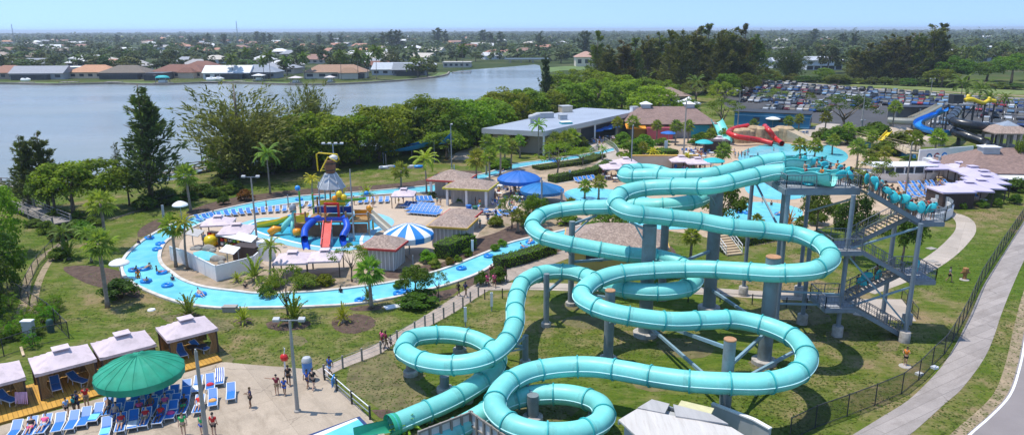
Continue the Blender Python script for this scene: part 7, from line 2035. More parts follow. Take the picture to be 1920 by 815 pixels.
def person(pose, loc, rz, label, shirt='red', shorts='black', s=1.0, skin=None, hair=None, group=None):
 t = thing('person', label, 'person', loc, rz, group)
 t.scale = (s, s, s)
 f = FIG[pose]
 b = link('body', f['body'], t, skin or R.choice(SKINS))
 if shirt: link('shirt', f['shirt'], t, CLO[shirt])
 link('shorts', f['shorts'], t, CLO[shorts])
 link('hair', f['hair'], t, hair or R.choice(HAIRS))
 return t
A = lambda d: rad(d)
for px, py, z, pose, rz, sh, so, s, lab in (
 (717, 651, .02, 'walk', 130, 'pink', 'maroon', .98, 'person in a pink top walking up the paver path'), (724, 654, .02, 'walk', 125, 'maroon', 'khaki', 1.0, 'person in a maroon shirt in the trio on the paver path'), (733, 654, .02, 'walk', 120, 'grey', 'black', .78, 'child in grey trailing the trio on the paver path'),
 (619, 704, .02, 'walk', -30, 'blue', 'light blue', 1.0, 'person in blue stepping off the path beside the rail'), (577, 727, .02, 'walk', 170, 'blue', 'navy', .92, 'person with a blue top below the blue topped spray post'), (588, 730, .02, 'walk', 165, 'black', 'black', 1.05, 'person all in black below the blue topped spray post'),
 (520, 739, .02, 'reach', 10, 'maroon', 'khaki', .98, 'person in maroon with an arm stretched out near the lamp post'), (542, 722, .02, 'walk', 200, 'black', 'black', 1.0, 'person in a black swimsuit beside the pink spray post'), (534, 740, .02, 'walk', 190, 'blue', 'blue', .85, 'child in blue walking between two adults near the lamp post'),
 (471, 763, .02, 'hold', -60, 'navy', 'black', .95, 'person carrying a box alone across the concrete plaza'), (345, 815, .02, 'stand', 20, 'green', 'khaki', 1.0, 'person in a bright green shirt below the blue loungers'), (380, 814, .02, 'stand', -10, 'green', 'blue', .9, 'child in green shirt and blue shorts by the near lamp post'), (402, 816, .02, 'stand', 180, 'red', 'black', 1.02, 'person in a red shirt right of the near lamp post'),
 (127, 778, .02, 'stand', 60, 'light blue', 'black', .82, 'child in light blue in front of the second cabana'), (141, 777, .02, 'stand', 100, 'teal', 'khaki', .95, 'person in teal in front of the second cabana'), (148, 773, .02, 'hold', 150, 'navy', 'navy', 1.02, 'person in navy blue in front of the second cabana'), (164, 763, .02, 'hold', 30, 'red', 'khaki', 1.02, 'person in red carrying a colourful swim ring'),
 (860, 554, .02, 'walk', 140, 'black', 'black', .9, 'left one of the pair at the bend of the paver path'), (873, 557, .02, 'walk', 140, 'navy', 'khaki', 1.0, 'right one of the pair at the bend of the paver path'), (914, 536, .02, 'walk', 20, 'pink', 'pink', .85, 'child in pink walking on the upper paver path'), (927, 538, .02, 'walk', 15, 'pink', 'maroon', .95, 'second person in pink on the upper paver path'), (935, 525, .02, 'walk', 30, 'green', 'black', 1.0, 'person in green in the group on the upper paver path'), (921, 523, .02, 'walk', 20, 'maroon', 'black', 1.0, 'person in maroon in the group on the upper paver path'), (947, 528, .02, 'walk', 25, 'black', 'grey', 1.02, 'person in black at the right of the group on the upper path'),
 (1779, 528, .0, 'walk', 40, 'grey', 'black', 1.0, 'person in grey walking on the lawn right of the stair tower'), (1697, 684, .02, 'hold', -50, 'orange', 'black', .95, 'person in orange standing at a pale patch on the lawn'), (1122, 286, .02, 'walk', 10, 'navy', 'black', 1.0, 'person at the top of the curved bridge path'), (310, 458, .05, 'stand', 40, 'blue', 'black', 1.0, 'attendant in blue inside the white fence') if False else (384, 459, .02, 'stand', 10, 'light blue', 'navy', 1.0, 'attendant in light blue beside the goods rack'), (261, 531, -.55, 'stand', 30, 'orange', 'orange', 1.0, 'person in orange standing waist deep at the river bend')):
 person(pose, P(px, py, z), A(rz), lab, sh, so, s)
M_CART = mat('brown_stump', (.34, .17, .06), .8, .2, 3)
# ---------------------------------------------- swim rings in the river
M_RING = plastic('ring_blue', (0.01, 0.22, 0.62), rough=.25)
q = MB(); n = 20; m = 10
for i in range(n):
 for j in range(m):
  a, c = 2 * PI * i / n, 2 * PI * j / m
  q.v.append(((.46 + .19 * math.cos(c)) * math.cos(a), (.46 + .19 * math.cos(c)) * math.sin(a), .12 + .19 * math.sin(c)))
for i in range(n):
 for j in range(m): q.f.append((i * m + j, ((i + 1) % n) * m + j, ((i + 1) % n) * m + (j + 1) % m, i * m + (j + 1) % m)); q.m.append(0)
RING = q.mesh('swim_ring', M_RING, True)
ring_px = [(280, 447, 1), (301, 458, 0), (295, 468, 0), (251, 507, 1), (271, 505, 1), (304, 512, 1), (274, 528, 1), (314, 536, 0), (376, 553, 1), (676, 564, 0), (748, 551, 0), (760, 547, 0), (395, 402, 1), (916, 481, 0), (865, 504, 0), (994, 455, 1), (984, 465, 1), (561, 375, 0), (1386, 398, 1), (1402, 400, 0), (940, 322, 1), (888, 336, 0), (1040, 304, 0), (1460, 402, 1)]
for i, (x, y, k) in enumerate(ring_px):
 o = link('swim_ring', RING); o.location = P(x, y, .05); o.rotation_euler = (0, 0, R.uniform(0, 6)); o.scale = (.98, .98, .98)
 tag(o, '%s blue swim ring from the outer river bend, %s' % (nth(i + 1), 'ridden by a bather' if k else 'drifting empty'), 'swim ring', 'blue swim rings on the water')
 if k: person('recline', P(x, y, .12), R.uniform(0, 6.28), 'bather lying in the %s blue swim ring from the outer river bend' % nth(i + 1), None, R.choice(CK), .92, group='bathers in swim rings')
for i, (x, y) in enumerate(((262, 470), (284, 517), (296, 523), (326, 540), (462, 554), (640, 563), (850, 510), (1000, 460), (1428, 390), (1445, 395), (1490, 350), (1460, 356), (1420, 300), (1540, 292), (1500, 280), (1450, 290), (1380, 410), (1350, 415))):
 person('stand', P(x, y, -.85), R.uniform(0, 6.28), nth(i + 1) + ' bather from the river bend standing deep in the water', R.choice([None, 'navy', 'red', 'black']), R.choice(CK), .95, group='bathers standing in the water')
# ================================================================== LOUNGERS
M_WFR = mat('white_tube_frame', (.74, .74, .73), .4, .05, 2)
def lounger_parts():
 t = thing('sun_lounger', 'x', 'lounger', (0, 0, -60))
 f = MB()
 for s in (-.32, .32): f.bar((s, -1.0, .36), (s, .28, .36), .05); f.bar((s, .28, .36), (s, .92, .80), .05)
 f.bar((-.32, -1.0, .36), (.32, -1.0, .36), .05); f.bar((-.32, .92, .8), (.32, .92, .8), .05); f.bar((-.32, .28, .36), (.32, .28, .36), .05)
 f.bar((-.32, .62, .56), (-.32, .8, .05), .04); f.bar((.32, .62, .56), (.32, .8, .05), .04)
 f.build('frame', M_WFR, t)
 b = MB(); b.box((0, -.36, .375), (.58, 1.26, .025)); b.build('seat_sling', M_BLUEV, t)
 b = MB(); b.bar((0, .29, .385), (0, .90, .80), .58, .025); b.build('back_sling', M_BLUEV, t)
 for sx in (-.32, .32):
  for y in (-.82, .2):
   b = MB(); b.bar((sx, y, .36), (sx * 1.1, y - .04, 0), .045); b.build('leg', M_WFR, t)
 return t
LP = lounger_parts()
lm = MB()   # far loungers: the same shape, one mesh
for ch in KIDS[LP.name]:
 lm.mi = 1 if 'sling' in ch.name else 0
 lm.add([v.co for v in ch.data.vertices], [tuple(p.vertices) for p in ch.data.polygons])
LFAR = lm.mesh('sun_lounger', [M_WFR, M_BLUEV])
M_TOWS = {k: mat('towel_' + k.replace(' ', '_'), c, .95, .2, 3) for k, c in (('red', (.55, .03, .05)), ('pale blue', (.38, .58, .78)), ('white', (.75, .73, .7)), ('orange', (.75, .38, .12)), ('pink', (.6, .06, .2)), ('cyan', (.2, .65, .75)))}
def towel_stripes():
 m = D.materials.new('striped_towel'); m.use_nodes = True
 t = NT(m); w_ = t.new('ShaderNodeTexWave'); w_.bands_direction = 'X'; w_.inputs['Scale'].default_value = 2.0
 t.link(t.coord('Object'), w_.inputs['Vector'])
 t.link(t.ramp(w_.outputs['Fac'], [(.45, (.75, .75, .75)), (.55, (.03, .08, .35))]), t.b.inputs['Base Color']); t.b.inputs['Roughness'].default_value = .95
 return m
M_STRP = towel_stripes()
def towel_on(loc, rz, kind, label, heap=False):
 q = MB()
 if heap:
  q.lathe([(.3, 0), (.28, .08), (.18, .15), (.0, .17)], 9, sy=.8, cap=False)
 else:
  prof = [(-.7, .40), (-.4, .395), (0, .395), (.28, .41), (.6, .62), (.93, .84), (.97, .80), (.96, .5)] if kind == 'striped' else [(-.5, .36), (-.48, .40), (-.2, .41), (.1, .42), (.24, .43), (.25, .41)]
  for s in (-.30, .30):
   for y, z in prof: q.v.append((s, y, z + R.uniform(0, .02)))
  k = len(prof)
  q.f += [(i, k + i, k + i + 1, i + 1) for i in range(k - 1)]; q.m += [0] * (k - 1)
 o = q.build('towel', M_STRP if kind == 'striped' else M_TOWS[kind], None, True)
 o.location = Vector(loc) + (Vector((0, 0, .39)) if heap else Vector((0, 0, 0))); o.rotation_euler = (0, 0, rz)
 tag(o, label, 'towel')
near_l = [(434, 744, None), (413, 716, 'striped'), (395, 726, 'red'), (400, 756, 'orange'), (371, 730, 'white'), (350, 738, 'cyan'), (374, 768, 'P'), (345, 770, 'P'), (323, 779, 'pink'), (301, 788, 'P'), (327, 749, None), (297, 753, 'pale blue'), (274, 760, 'pale blue'), (252, 764, 'pale blue'), (273, 793, 'P'), (251, 797, 'white'), (228, 803, 'P'), (226, 770, 'pale blue'), (203, 773, 'P'), (182, 784, 'cyan'), (160, 792, None), (137, 799, None), (112, 803, None), (200, 811, 'cyan'), (84, 806, 'P'), (59, 811, 'P'), (28, 818, None), (310, 768, 'P'), (285, 775, None), (262, 778, 'P'), (240, 782, None), (318, 760, None), (306, 750, 'cyan'), (348, 752, None), (282, 770, 'P'), (330, 766, 'white'), (216, 786, 'P'), (336, 796 + 30, None)]
LROT = rad(16)
lrow = {}
for i, (x, y, k) in enumerate(near_l[:-1]):
 loc = P(x, y, .02); rz = LROT + R.uniform(-.10, .10)
 desc = {'P': 'with a sunbather on it', None: 'lying empty', 'striped': 'under a striped towel'}.get(k, 'with a %s towel on it' % k)
 dup(LP, loc, rz, 'blue lounger %s, %s from right by the green umbrella' % (desc, nth(i + 1)), None, 'loungers around the green umbrella')
 d = Matrix.Rotation(rz, 3, 'Z')
 if k == 'P': person('recline', loc + d @ Vector((0, -.05, .33)), rz, 'sunbather on the %s lounger by the green umbrella from the right' % nth(i + 1), R.choice([None, None, 'pink', 'black', 'red']), R.choice(CK), 1.0)
 elif k == 'striped': towel_on(loc, rz, k, 'blue and white striped towel draped over a lounger')
 elif k: towel_on(loc + d @ Vector((0, -.3, 0)), rz, k, '%s towel lying on the %s lounger from the right' % (k, nth(i + 1)), k in ('red', 'orange', 'pink'))
# under the cabanas
for ci, (x, y) in enumerate([c[0] for c in front]):
 v = P(x, y, .18) - A0; s_ = v.dot(CAB_T); base = A0 + CAB_T * s_ + CAB_N * 3.1 + Vector((0, 0, .18))
 for k in (-1, 1):
  if ci == 2 and k == 1: continue
  dup(LP, base + CAB_T * k * .75, DECK_ANG + .25 * k + .2, '%s blue lounger inside the %s lilac cabana from the left edge' % ('left' if k < 0 else 'right', nth(ci + 1)), None, 'loungers inside the cabanas')
b = MB()
for i in range(7):
 a0_ = i * .16
 b.add([(-.4 + a0_ * .8, 0, 1.0), (-.26 + a0_ * .8, .02, 1.0), (-.3 + a0_ * .9, -.1 - .02 * i, 0.1), (-.46 + a0_ * .9, -.1, .1)], [(0, 1, 2, 3)])
o = b.build('towel', mat('purple_striped_cloth', (.52, .32, .46), .9, .4, 4, stretch=(3, 3, .2))); o.location = P(42, 757, .35); tag(o, 'purple striped towel hanging at the corner of the left cabana', 'towel')
for k, (x, y) in enumerate(((362, 664), (381, 662))):
 b = MB(); b.lathe([(.03, .7), (.42, .72), (.42, .76)], 12); b.tube([(0, 0, 0), (0, 0, .72)], .05, 6); o = b.build('cafe_table', M_DARK); o.location = P(x, y, .18); tag(o, ('left', 'right')[k] + ' small round table on the boards of the right end cabana', 'table')
# rows of far loungers
far_rows = []
for i in range(14): far_rows.append((373 + i * 13.4, 412 - i * 1.9 + (i < 4) * 2.0 - (i > 8) * 0 + .05 * i * i, rad(48 - i * 3), 'in the row along the upper river kerb'))
for i, x in enumerate((566, 582, 598, 636, 652)): far_rows.append((x, 388, rad(3), 'in the row behind the play tower'))
for i, x in enumerate((676, 687, 699, 714, 726)): far_rows.append((x, 381 - i * .5, rad(5), 'in the short row left of the pale cabana'))
for r_ in range(3):
 for i in range(8): far_rows.append((764 + i * 7.0 + r_ * 4 - 6 * (r_ == 0), 388 + r_ * 6 + i * .55, rad(-30), 'in the block beside the pale cabana, row %s' % ('one', 'two', 'three')[r_]))
for i in range(4): far_rows.append((784 + i * 8, 378, rad(20), 'in the bunch right of the pale cabana'))
for r_ in range(4):
 for i in range(8): far_rows.append((1692 + i * 12 + r_ * 5, 350 + r_ * 7 - i * .6, rad(15 + R.uniform(-8, 8)), 'on the right terrace, row %s from the back' % nth(r_ + 1)))
for i in range(5): far_rows.append((1082 + i * 8, 342 - i * 1.2, rad(20), 'by the hedge of the bridge path'))
for i in range(4): far_rows.append((1560 + i * 14, 268, rad(10), 'under the bushes behind the wave pool'))
for i in range(2): far_rows.append((1506 + i * 7, 251 - i, rad(160), 'against the blue building'))
for i in range(10): far_rows.append((880 + i * 9 + R.uniform(-3, 3), 396 + R.uniform(-4, 10), R.uniform(0, 6), 'scattered below the food terrace'))
cn = {}
for x, y, rz, where in far_rows:
 cn[where] = cn.get(where, 0) + 1
 o = link('sun_lounger', LFAR); o.location = P(x, y, .02); o.rotation_euler = (0, 0, rz)
 tag(o, '%s blue lounger from the left %s' % (nth(cn[where]), where), 'lounger', 'loungers ' + where.split(',')[0])
drop(LP)
# tables and chairs of the terraces
b = MB(); b.mi = 0; b.lathe([(.02, .70), (.55, .72), (.55, .76)], 12); b.mi = 1; b.tube([(0, 0, 0), (0, 0, .72)], .05, 6); b.lathe([(.3, 0), (.28, .05)], 10)
TABM = b.mesh('table', [M_WHITE, M_STEEL])
b = MB(); b.mi = 1; b.box((0, 0, .44), (.46, .46, .04)); b.box((0, .23, .70), (.46, .04, .46)); b.mi = 0
for sx in (-.2, .2):
 for sy in (-.2, .2): b.box((sx, sy, .22), (.04, .04, .44))
CHM = b.mesh('chair', [M_WFR, M_BLUEV])
zones = [('food terrace under the dark blue umbrellas', 890, 1010, 352, 392, 12, 34, 30), ('tables below the brown hall', 1276, 1334, 284, 300, 8, 20, 14), ('shaded tables under the upper pale cabanas', 1262, 1322, 312, 324, 6, 8, 10), ('tables left of the first slide bend', 1128, 1182, 328, 342, 5, 10, 14), ('patio under the blue umbrellas', 1104, 1150, 258, 270, 5, 10, 12), ('shade of the lilac arc', 1760, 1846, 348, 384, 6, 8, 18)]
for nm, x0, x1, y0, y1, nt_, nc, np_ in zones:
 for i in range(nt_):
  o = link('cafe_table', TABM); o.location = P(R.uniform(x0, x1), R.uniform(y0, y1), .02); tag(o, '%s round table at the %s' % (nth(i + 1), nm), 'table', 'tables at the ' + nm)
 for i in range(nc):
  o = link('chair', CHM); o.location = P(R.uniform(x0, x1), R.uniform(y0, y1), .02); o.rotation_euler = (0, 0, R.uniform(0, 6.28)); tag(o, '%s blue chair at the %s' % (nth(i + 1), nm), 'chair', 'chairs at the ' + nm)
 for i in range(np_):
  person(R.choice(['stand', 'walk', 'sit', 'sit']), P(R.uniform(x0, x1), R.uniform(y0, y1), .02), R.uniform(0, 6.28), '%s visitor of the crowd at the %s' % (nth(i + 1), nm), R.choice(CK), R.choice(CK), R.uniform(.8, 1.02), group='visitors at the ' + nm)
for nm, pts in (('beside the red slides', ((1378, 296), (1384, 297), (1390, 295), (1396, 297), (1376, 290), (1402, 292))), ('on the right terrace', tuple((R.uniform(1690, 1790), R.uniform(348, 374)) for _ in range(14))), ('on the wave pool terrace', tuple((R.uniform(1370, 1560), R.uniform(322, 336)) for _ in range(10))), ('on the deck around the spray pool', ((700, 388), (664, 384), (820, 384), (826, 386), (756, 380), (748, 384), (500, 392), (866, 420), (900, 428), (915, 420), (930, 412), (890, 412)))):
 for i, (x, y) in enumerate(pts): person(R.choice(['stand', 'walk', 'hold']), P(x, y, .02), R.uniform(0, 6.28), '%s visitor counted among those %s' % (nth(i + 1), nm), R.choice(CK), R.choice(CK), R.uniform(.8, 1.02), group='visitors ' + nm)
# ---------------------------------------------- queue on the tower with teal mats
q = MB(); n = 18
for i, (r_, z) in enumerate(((.0, -.09), (.36, -.10), (.44, -.04), (.44, .04), (.36, .10), (.0, .09))):
 for j in range(n): q.v.append((r_ * math.cos(2 * PI * j / n), z + .10 * (math.sin(2 * PI * j / n)) ** 2 * r_, 1.55 * r_ * math.sin(2 * PI * j / n)))
for i in range(5):
 for j in range(n): q.f.append((i * n + j, i * n + (j + 1) % n, (i + 1) * n + (j + 1) % n, (i + 1) * n + j)); q.m.append(0)
M_MAT = plastic('teal_mat', (0.03, 0.46, 0.50), rough=.4)
MATM = q.mesh('slide_mat', M_MAT, True)
def queue(pts, where, every=1):
 for i, (x, y, z, rz) in enumerate(pts):
  person(R.choice(['stand', 'hold', 'hold']), (x, y, z), rz, '%s person of the queue %s' % (nth(i + 1), where), R.choice([None, 'black', 'red', 'grey', 'navy', 'orange', 'maroon']), R.choice(CK), R.uniform(.9, 1.03), group='queue ' + where)
  if i % every == 0:
   o = link('slide_mat', MATM); d = Matrix.Rotation(rz, 3, 'Z') @ Vector((R.uniform(-.25, .25), -.36, 0))
   o.location = Vector((x, y, z + R.uniform(.75, 1.15))) + d; o.rotation_euler = (R.uniform(-.5, .5), R.uniform(-1.2, 1.2), rz + R.uniform(-.9, .9)); k_ = R.uniform(.62, .95); o.scale = (k_, k_, k_)
   tag(o, 'teal slide mat held by the %s person %s' % (nth(i + 1), where), 'slide mat', 'teal slide mats')
st = []
for i in range(17):
 k = (i + .5) / 17
 st.append((XL + (XR - XL) * k, YA[0] + (.3 if i % 2 else .95), LZ[0] + (LZ[1] - LZ[0]) * k + .03, R.uniform(-.9, .5)))
queue(st, 'on the top tower flight')
queue([(XR + .5, 60.3, LZ[1], .3), (XR + 1.3, 60.5, LZ[1], -.3), (XR + 1.5, 61.6, LZ[1], .5)], 'on the top tower landing')
queue([(XR + .6, 61.0, LZ[3], .6), (XR + 1.2, 61.8, LZ[3], -.4)], 'on the middle tower landing')
queue([(XL + 1.2, YB[0] + .5, LZ[4] + (LZ[3] - LZ[4]) * .25 + .03, .3), (XL + 2.0, YB[0] + .6, LZ[4] + (LZ[3] - LZ[4]) * .42 + .03, -.3), (XL + 2.8, YB[0] + .5, LZ[4] + (LZ[3] - LZ[4]) * .58 + .03, .2)], 'on the lower tower flight')
queue([(29.6, 61.9, ZP, .2), (29.0, 62.4, ZP, -.6), (29.8, 63.6, ZP, .8), (28.6, 66.6, ZP, 1.2), (29.4, 67.4, ZP, .4), (28.8, 64.2, ZP, -1.2), (27.3, 62.3, ZP, -1.3), (29.9, 65.2, ZP, .3), (28.1, 69.4, ZP, .9), (29.3, 69.0, ZP, -.4), (27.0, 65.4, ZP, 1.5), (28.2, 63.0, ZP, .1)], 'on the launch platform')
for i, (x, y, rz) in enumerate(((26.2, 62.4, .2), (27.2, 68.8, 2.0), (25.4, 70.4, 1.2))):
 o = link('slide_mat', MATM); o.location = (x, y, ZP + .14); o.rotation_euler = (PI / 2, 0, rz); tag(o, nth(i + 1) + ' teal slide mat lying flat on the launch platform', 'slide mat', 'teal slide mats')
person('sit', SBp[0] + Vector((2.0, 0, -.72)), rad(90), 'rider in dark clothes sitting in the front launch tub', 'maroon', 'black')
person('sit', SA[0] + Vector((2.2, .2, -.66)), rad(90), 'rider in grey sitting in the back launch tub', 'grey', 'black')
# ================================================================== CARS
M_PAINT = mat('car_paint', None, .28, .04, .8, objcol=True, coat=.15); M_TYRE = mat('tyre', (.015, .015, .016), .85, .1, 6); M_LAMP = mat('lamp_glass', (.6, .6, .58), .2, .1, 5)
def loft(secs, m=None, cap=True):
 """sections (y, [(x,z)...]) joined lengthwise"""
 q = MB(); k = len(secs[0][1])
 for y, pts in secs:
  for x, z in pts: q.v.append((x, y, z))
 for i in range(len(secs) - 1):
  for j in range(k): q.f.append((i * k + j, i * k + (j + 1) % k, (i + 1) * k + (j + 1) % k, (i + 1) * k + j)); q.m.append(0)
 q.f.append(tuple(range(k))); q.m.append(0)
 q.f.append(tuple(range((len(secs) - 1) * k, len(secs) * k))[::-1]); q.m.append(0)
 return q
def car_proto(kind):
 L_, H_ = {'sedan': (4.6, 1.45), 'suv': (4.7, 1.72), 'pickup': (5.5, 1.8), 'van': (5.0, 1.95)}[kind]
 t = thing(kind, 'x', 'car', (0, 0, -70))
 hood = .86 if kind == 'sedan' else 1.02; w_ = .90
 sec = lambda y, top, hw, b_=.28: (y, [(-hw, b_), (hw, b_), (hw * 1.02, top * .62), (hw * .93, top), (-hw * .93, top), (-hw * 1.02, top * .62)])
 a = L_ / 2
 body = loft([sec(-a, hood * .72, w_ * .82, .38), sec(-a + .25, hood * .9, w_ * .96), sec(-a + 1.3, hood, w_), sec(0, hood + .03, w_), sec(a - .6, hood + .05, w_), sec(a - .12, hood * .98, w_ * .96), sec(a, hood * .75, w_ * .86, .4)])
 body.build('body', M_PAINT, t, 'auto')
 y0, y1, y2, y3 = {'sedan': (-a + 1.25, -a + 2.0, a - 1.6, a - .75), 'suv': (-a + 1.2, -a + 1.85, a - .5, a - .12), 'pickup': (-a + 1.45, -a + 2.05, .55, .75), 'van': (-a + .8, -a + 1.6, a - .3, a - .08)}[kind]
 zz = hood + .03
 g_ = loft([(y0, [(-.78, zz), (.78, zz), (.76, zz + .03), (-.76, zz + .03)]), (y1, [(-.8, zz), (.8, zz), (.64, H_ - .06), (-.64, H_ - .06)]), (y2, [(-.8, zz), (.8, zz), (.64, H_ - .06), (-.64, H_ - .06)]), (y3, [(-.78, zz), (.78, zz), (.74, zz + .05), (-.74, zz + .05)])])
 g_.build('windows', M_GLASSD, t)
 b = MB(); b.box((0, (y1 + y2) / 2, H_ - .03), (1.3, y2 - y1 + .06, .07)); b.build('roof', M_PAINT, t)
 if kind == 'pickup':
  b = MB(); b.box((0, 1.75, hood + .062), (1.5, 1.8, .02)); b.build('bed', M_DARK, t)
 for sx in (-1, 1):
  for y in (-a + .85, a - .95):
   b = MB(); b.tube([(sx * .74, y, .34), (sx * .92, y, .34)], .34, 12); b.build('wheel', M_TYRE, t)
  b = MB(); b.box((sx * .6, -a + .08, hood * .72), (.36, .1, .14)); b.build('headlight', M_LAMP, t)
 return t
CP = {k: car_proto(k) for k in ('sedan', 'suv', 'pickup', 'van')}
CARC = [('white', (.55, .55, .55)), ('white', (.55, .55, .55)), ('silver', (.42, .44, .46)), ('silver', (.42, .44, .46)), ('black', (.012, .012, .014)), ('black', (.02, .02, .024)), ('grey', (.12, .125, .135)), ('dark blue', (.02, .04, .13)), ('blue', (.04, .14, .36)), ('red', (.36, .02, .03)), ('light blue', (.22, .36, .5)), ('maroon', (.13, .015, .025)), ('beige', (.4, .34, .26))]
rows = [((1384, 161), (1440, 158), 6, 'far left row under the dark grove'), ((1446, 160), (1490, 159), 4, 'row by the grass left of the line'), ((1424, 167), (1462, 167), 4, 'second row under the dark grove'), ((1408, 174), (1440, 174), 4, 'third row by the olive trees'), ((1402, 182), (1432, 183), 3, 'fourth row by the olive trees'), ((1398, 190), (1420, 192), 3, 'fifth row by the olive trees'), ((1500, 164), (1560, 167), 6, 'back row before the grass strip'), ((1512, 176), (1572, 179), 6, 'row behind the second olive tree'), ((1566, 167), (1630, 171), 6, 'back row behind the big olive tree'), ((1552, 185), (1580, 187), 3, 'short row left of the big olive tree'),
  ((1458, 195), (1560, 200), 10, 'long row behind the blue building'), ((1440, 206), (1552, 210), 10, 'front row nearest the blue building'), ((1632, 174), (1765, 181), 12, 'back row before the sheoaks'), ((1640, 185), (1772, 191), 11, 'second row before the sheoaks'), ((1704, 195), (1762, 199), 6, 'row behind the pump shed'), ((1600, 200), (1640, 203), 4, 'row right of the big olive tree'), ((1806, 189), (1916, 196), 9, 'back row by the coconut palms'), ((1836, 197), (1930, 203), 7, 'second row by the coconut palms'), ((1838, 208), (1930, 213), 6, 'third row at the right edge'), ((1846, 220), (1934, 225), 5, 'fourth row at the right edge'), ((1846, 233), (1936, 238), 5, 'front row above the gazebo'), ((1752, 232), (1772, 233), 2, 'pair beside the slide tower legs'), ((1790, 246), (1812, 247), 2, 'pair behind the black slide')]
rows += [((1470, 170), (1560, 172), 8, 'second row behind the olive trees'), ((1460, 182), (1508, 184), 5, 'third row behind the olive trees'), ((1580, 180), (1640, 183), 6, 'middle row above the big olive tree'), ((1592, 191), (1640, 194), 5, 'row beside the big olive tree'), ((1440, 190), (1500, 192), 6, 'fourth row behind the olive trees'), ((1660, 197), (1700, 199), 4, 'row above the beige flume'), ((1776, 203), (1826, 206), 5, 'row behind the slide tower'), ((1646, 192), (1700, 194), 6, 'third row before the sheoaks')]
marks = MB()
for a_, c_, n, where in rows:
 A_, C_ = P(*a_), P(*c_)
 for i in range(n):
  p = A_.lerp(C_, i / max(1, n - 1)) + Vector((R.uniform(-.25, .25), R.uniform(-.4, .4), .015))
  kd = R.choice(['sedan', 'sedan', 'suv', 'suv', 'suv', 'pickup', 'van'])
  cn_, cc = R.choice(CARC)
  rz = (0 if R.random() < .6 else PI) + R.uniform(-.04, .04) - .62
  dup(CP[kd], p, rz, '%s %s, %s from left in the %s' % (cn_, {'suv': 'off-roader'}.get(kd, kd), nth(i + 1), where), 1.12, 'cars in the car park', {'body': cc, 'roof': cc})
 dv = (C_ - A_) / max(1, n - 1)
 for i in range(n + 1):
  p = A_ + dv * (i - .5); marks.ribbon([p + Vector((-1.5, -2.3, 0)), p + Vector((1.5, 2.3, 0))], .14, .02)
for k in CP.values(): drop(k)
setting('parking_lines', marks, M_WHITE)
# ================================================================== FENCES, LAMPS, SIGNS, SHEDS
def mesh_mat():
 m = D.materials.new('chain_link'); m.use_nodes = True
 t = NT(m)
 tr = t.new('ShaderNodeBsdfTransparent'); mx = t.new('ShaderNodeMixShader'); mx.inputs[0].default_value = .42
 t.b.inputs['Base Color'].default_value = (.02, .022, .024, 1); t.b.inputs['Roughness'].default_value = .6
 t.link(tr.outputs[0], mx.inputs[1]); t.link(t.b.outputs[0], mx.inputs[2]); t.link(mx.outputs[0], t.n['Material Output'].inputs['Surface'])
 return m
M_LINK = mesh_mat()
M_LINK2 = M_LINK.copy(); M_LINK2.name = 'light_chain_link'
M_LINK2.node_tree.nodes['Mix Shader'].inputs[0].default_value = .2
def chain_fence(pix, h, label, gap=2.6, mt=None, top=True):
 pts = PP(pix)
 t = thing('chain_link_fence', label, 'fence', pts[0])
 pts = [p - pts[0] for p in pts]
 w_ = MB()
 for a, c in zip(pts, pts[1:]):
  n = max(1, round((c - a).length / gap))
  w_.add([a + Vector((0, 0, .05)), c + Vector((0, 0, .05)), c + Vector((0, 0, h)), a + Vector((0, 0, h))], [(0, 1, 2, 3)])
  for i in range(n):
   p = a.lerp(c, i / n); b = MB(); b.tube([(p.x, p.y, 0), (p.x, p.y, h + .06)], .045, 6); b.build('post', M_DARK, t)
  if top:
   b = MB(); b.bar(a + Vector((0, 0, h)), c + Vector((0, 0, h)), .05); b.bar(a + Vector((0, 0, .08)), c + Vector((0, 0, .08)), .04); b.build('rail', M_DARK, t)
 p = pts[-1]; b = MB(); b.tube([(p.x, p.y, 0), (p.x, p.y, h + .06)], .045, 6); b.build('post', M_DARK, t)
 w_.build('wire_mesh', mt or M_LINK, t)
chain_fence([(1480, 826), (1528, 802), (1588, 780), (1640, 760), (1690, 738), (1722, 712), (1747, 686), (1770, 664), (1786, 640), (1812, 592), (1838, 533), (1874, 476), (1918, 410), (1960, 345)], 1.75, 'black chain link fence along the right hand pavement')
chain_fence([(-40, 690), (8, 668), (66, 648), (130, 634), (92, 596), (24, 552), (6, 530)], 1.6, 'black chain link fence around the weeds at the left', mt=M_LINK2)
chain_fence([(40, 560), (72, 500), (100, 470), (128, 440)], 1.4, 'low chain link fence beside the boardwalk ramp', 3.5, M_LINK2)
chain_fence([(285, 392), (340, 376), (400, 362), (440, 350), (480, 342)], 1.4, 'low wire fence along the shore below the tall sheoak', 4, M_LINK2)
chain_fence([(1720, 598), (1690, 560)], 1.1, 'short black rail at the foot of the stair tower', 1.6, M_LINK2)
chain_fence([(1720, 292), (1800, 287), (1850, 284)], 1.3, 'dark wire fence on top of the grassy mound', 4, M_LINK2)
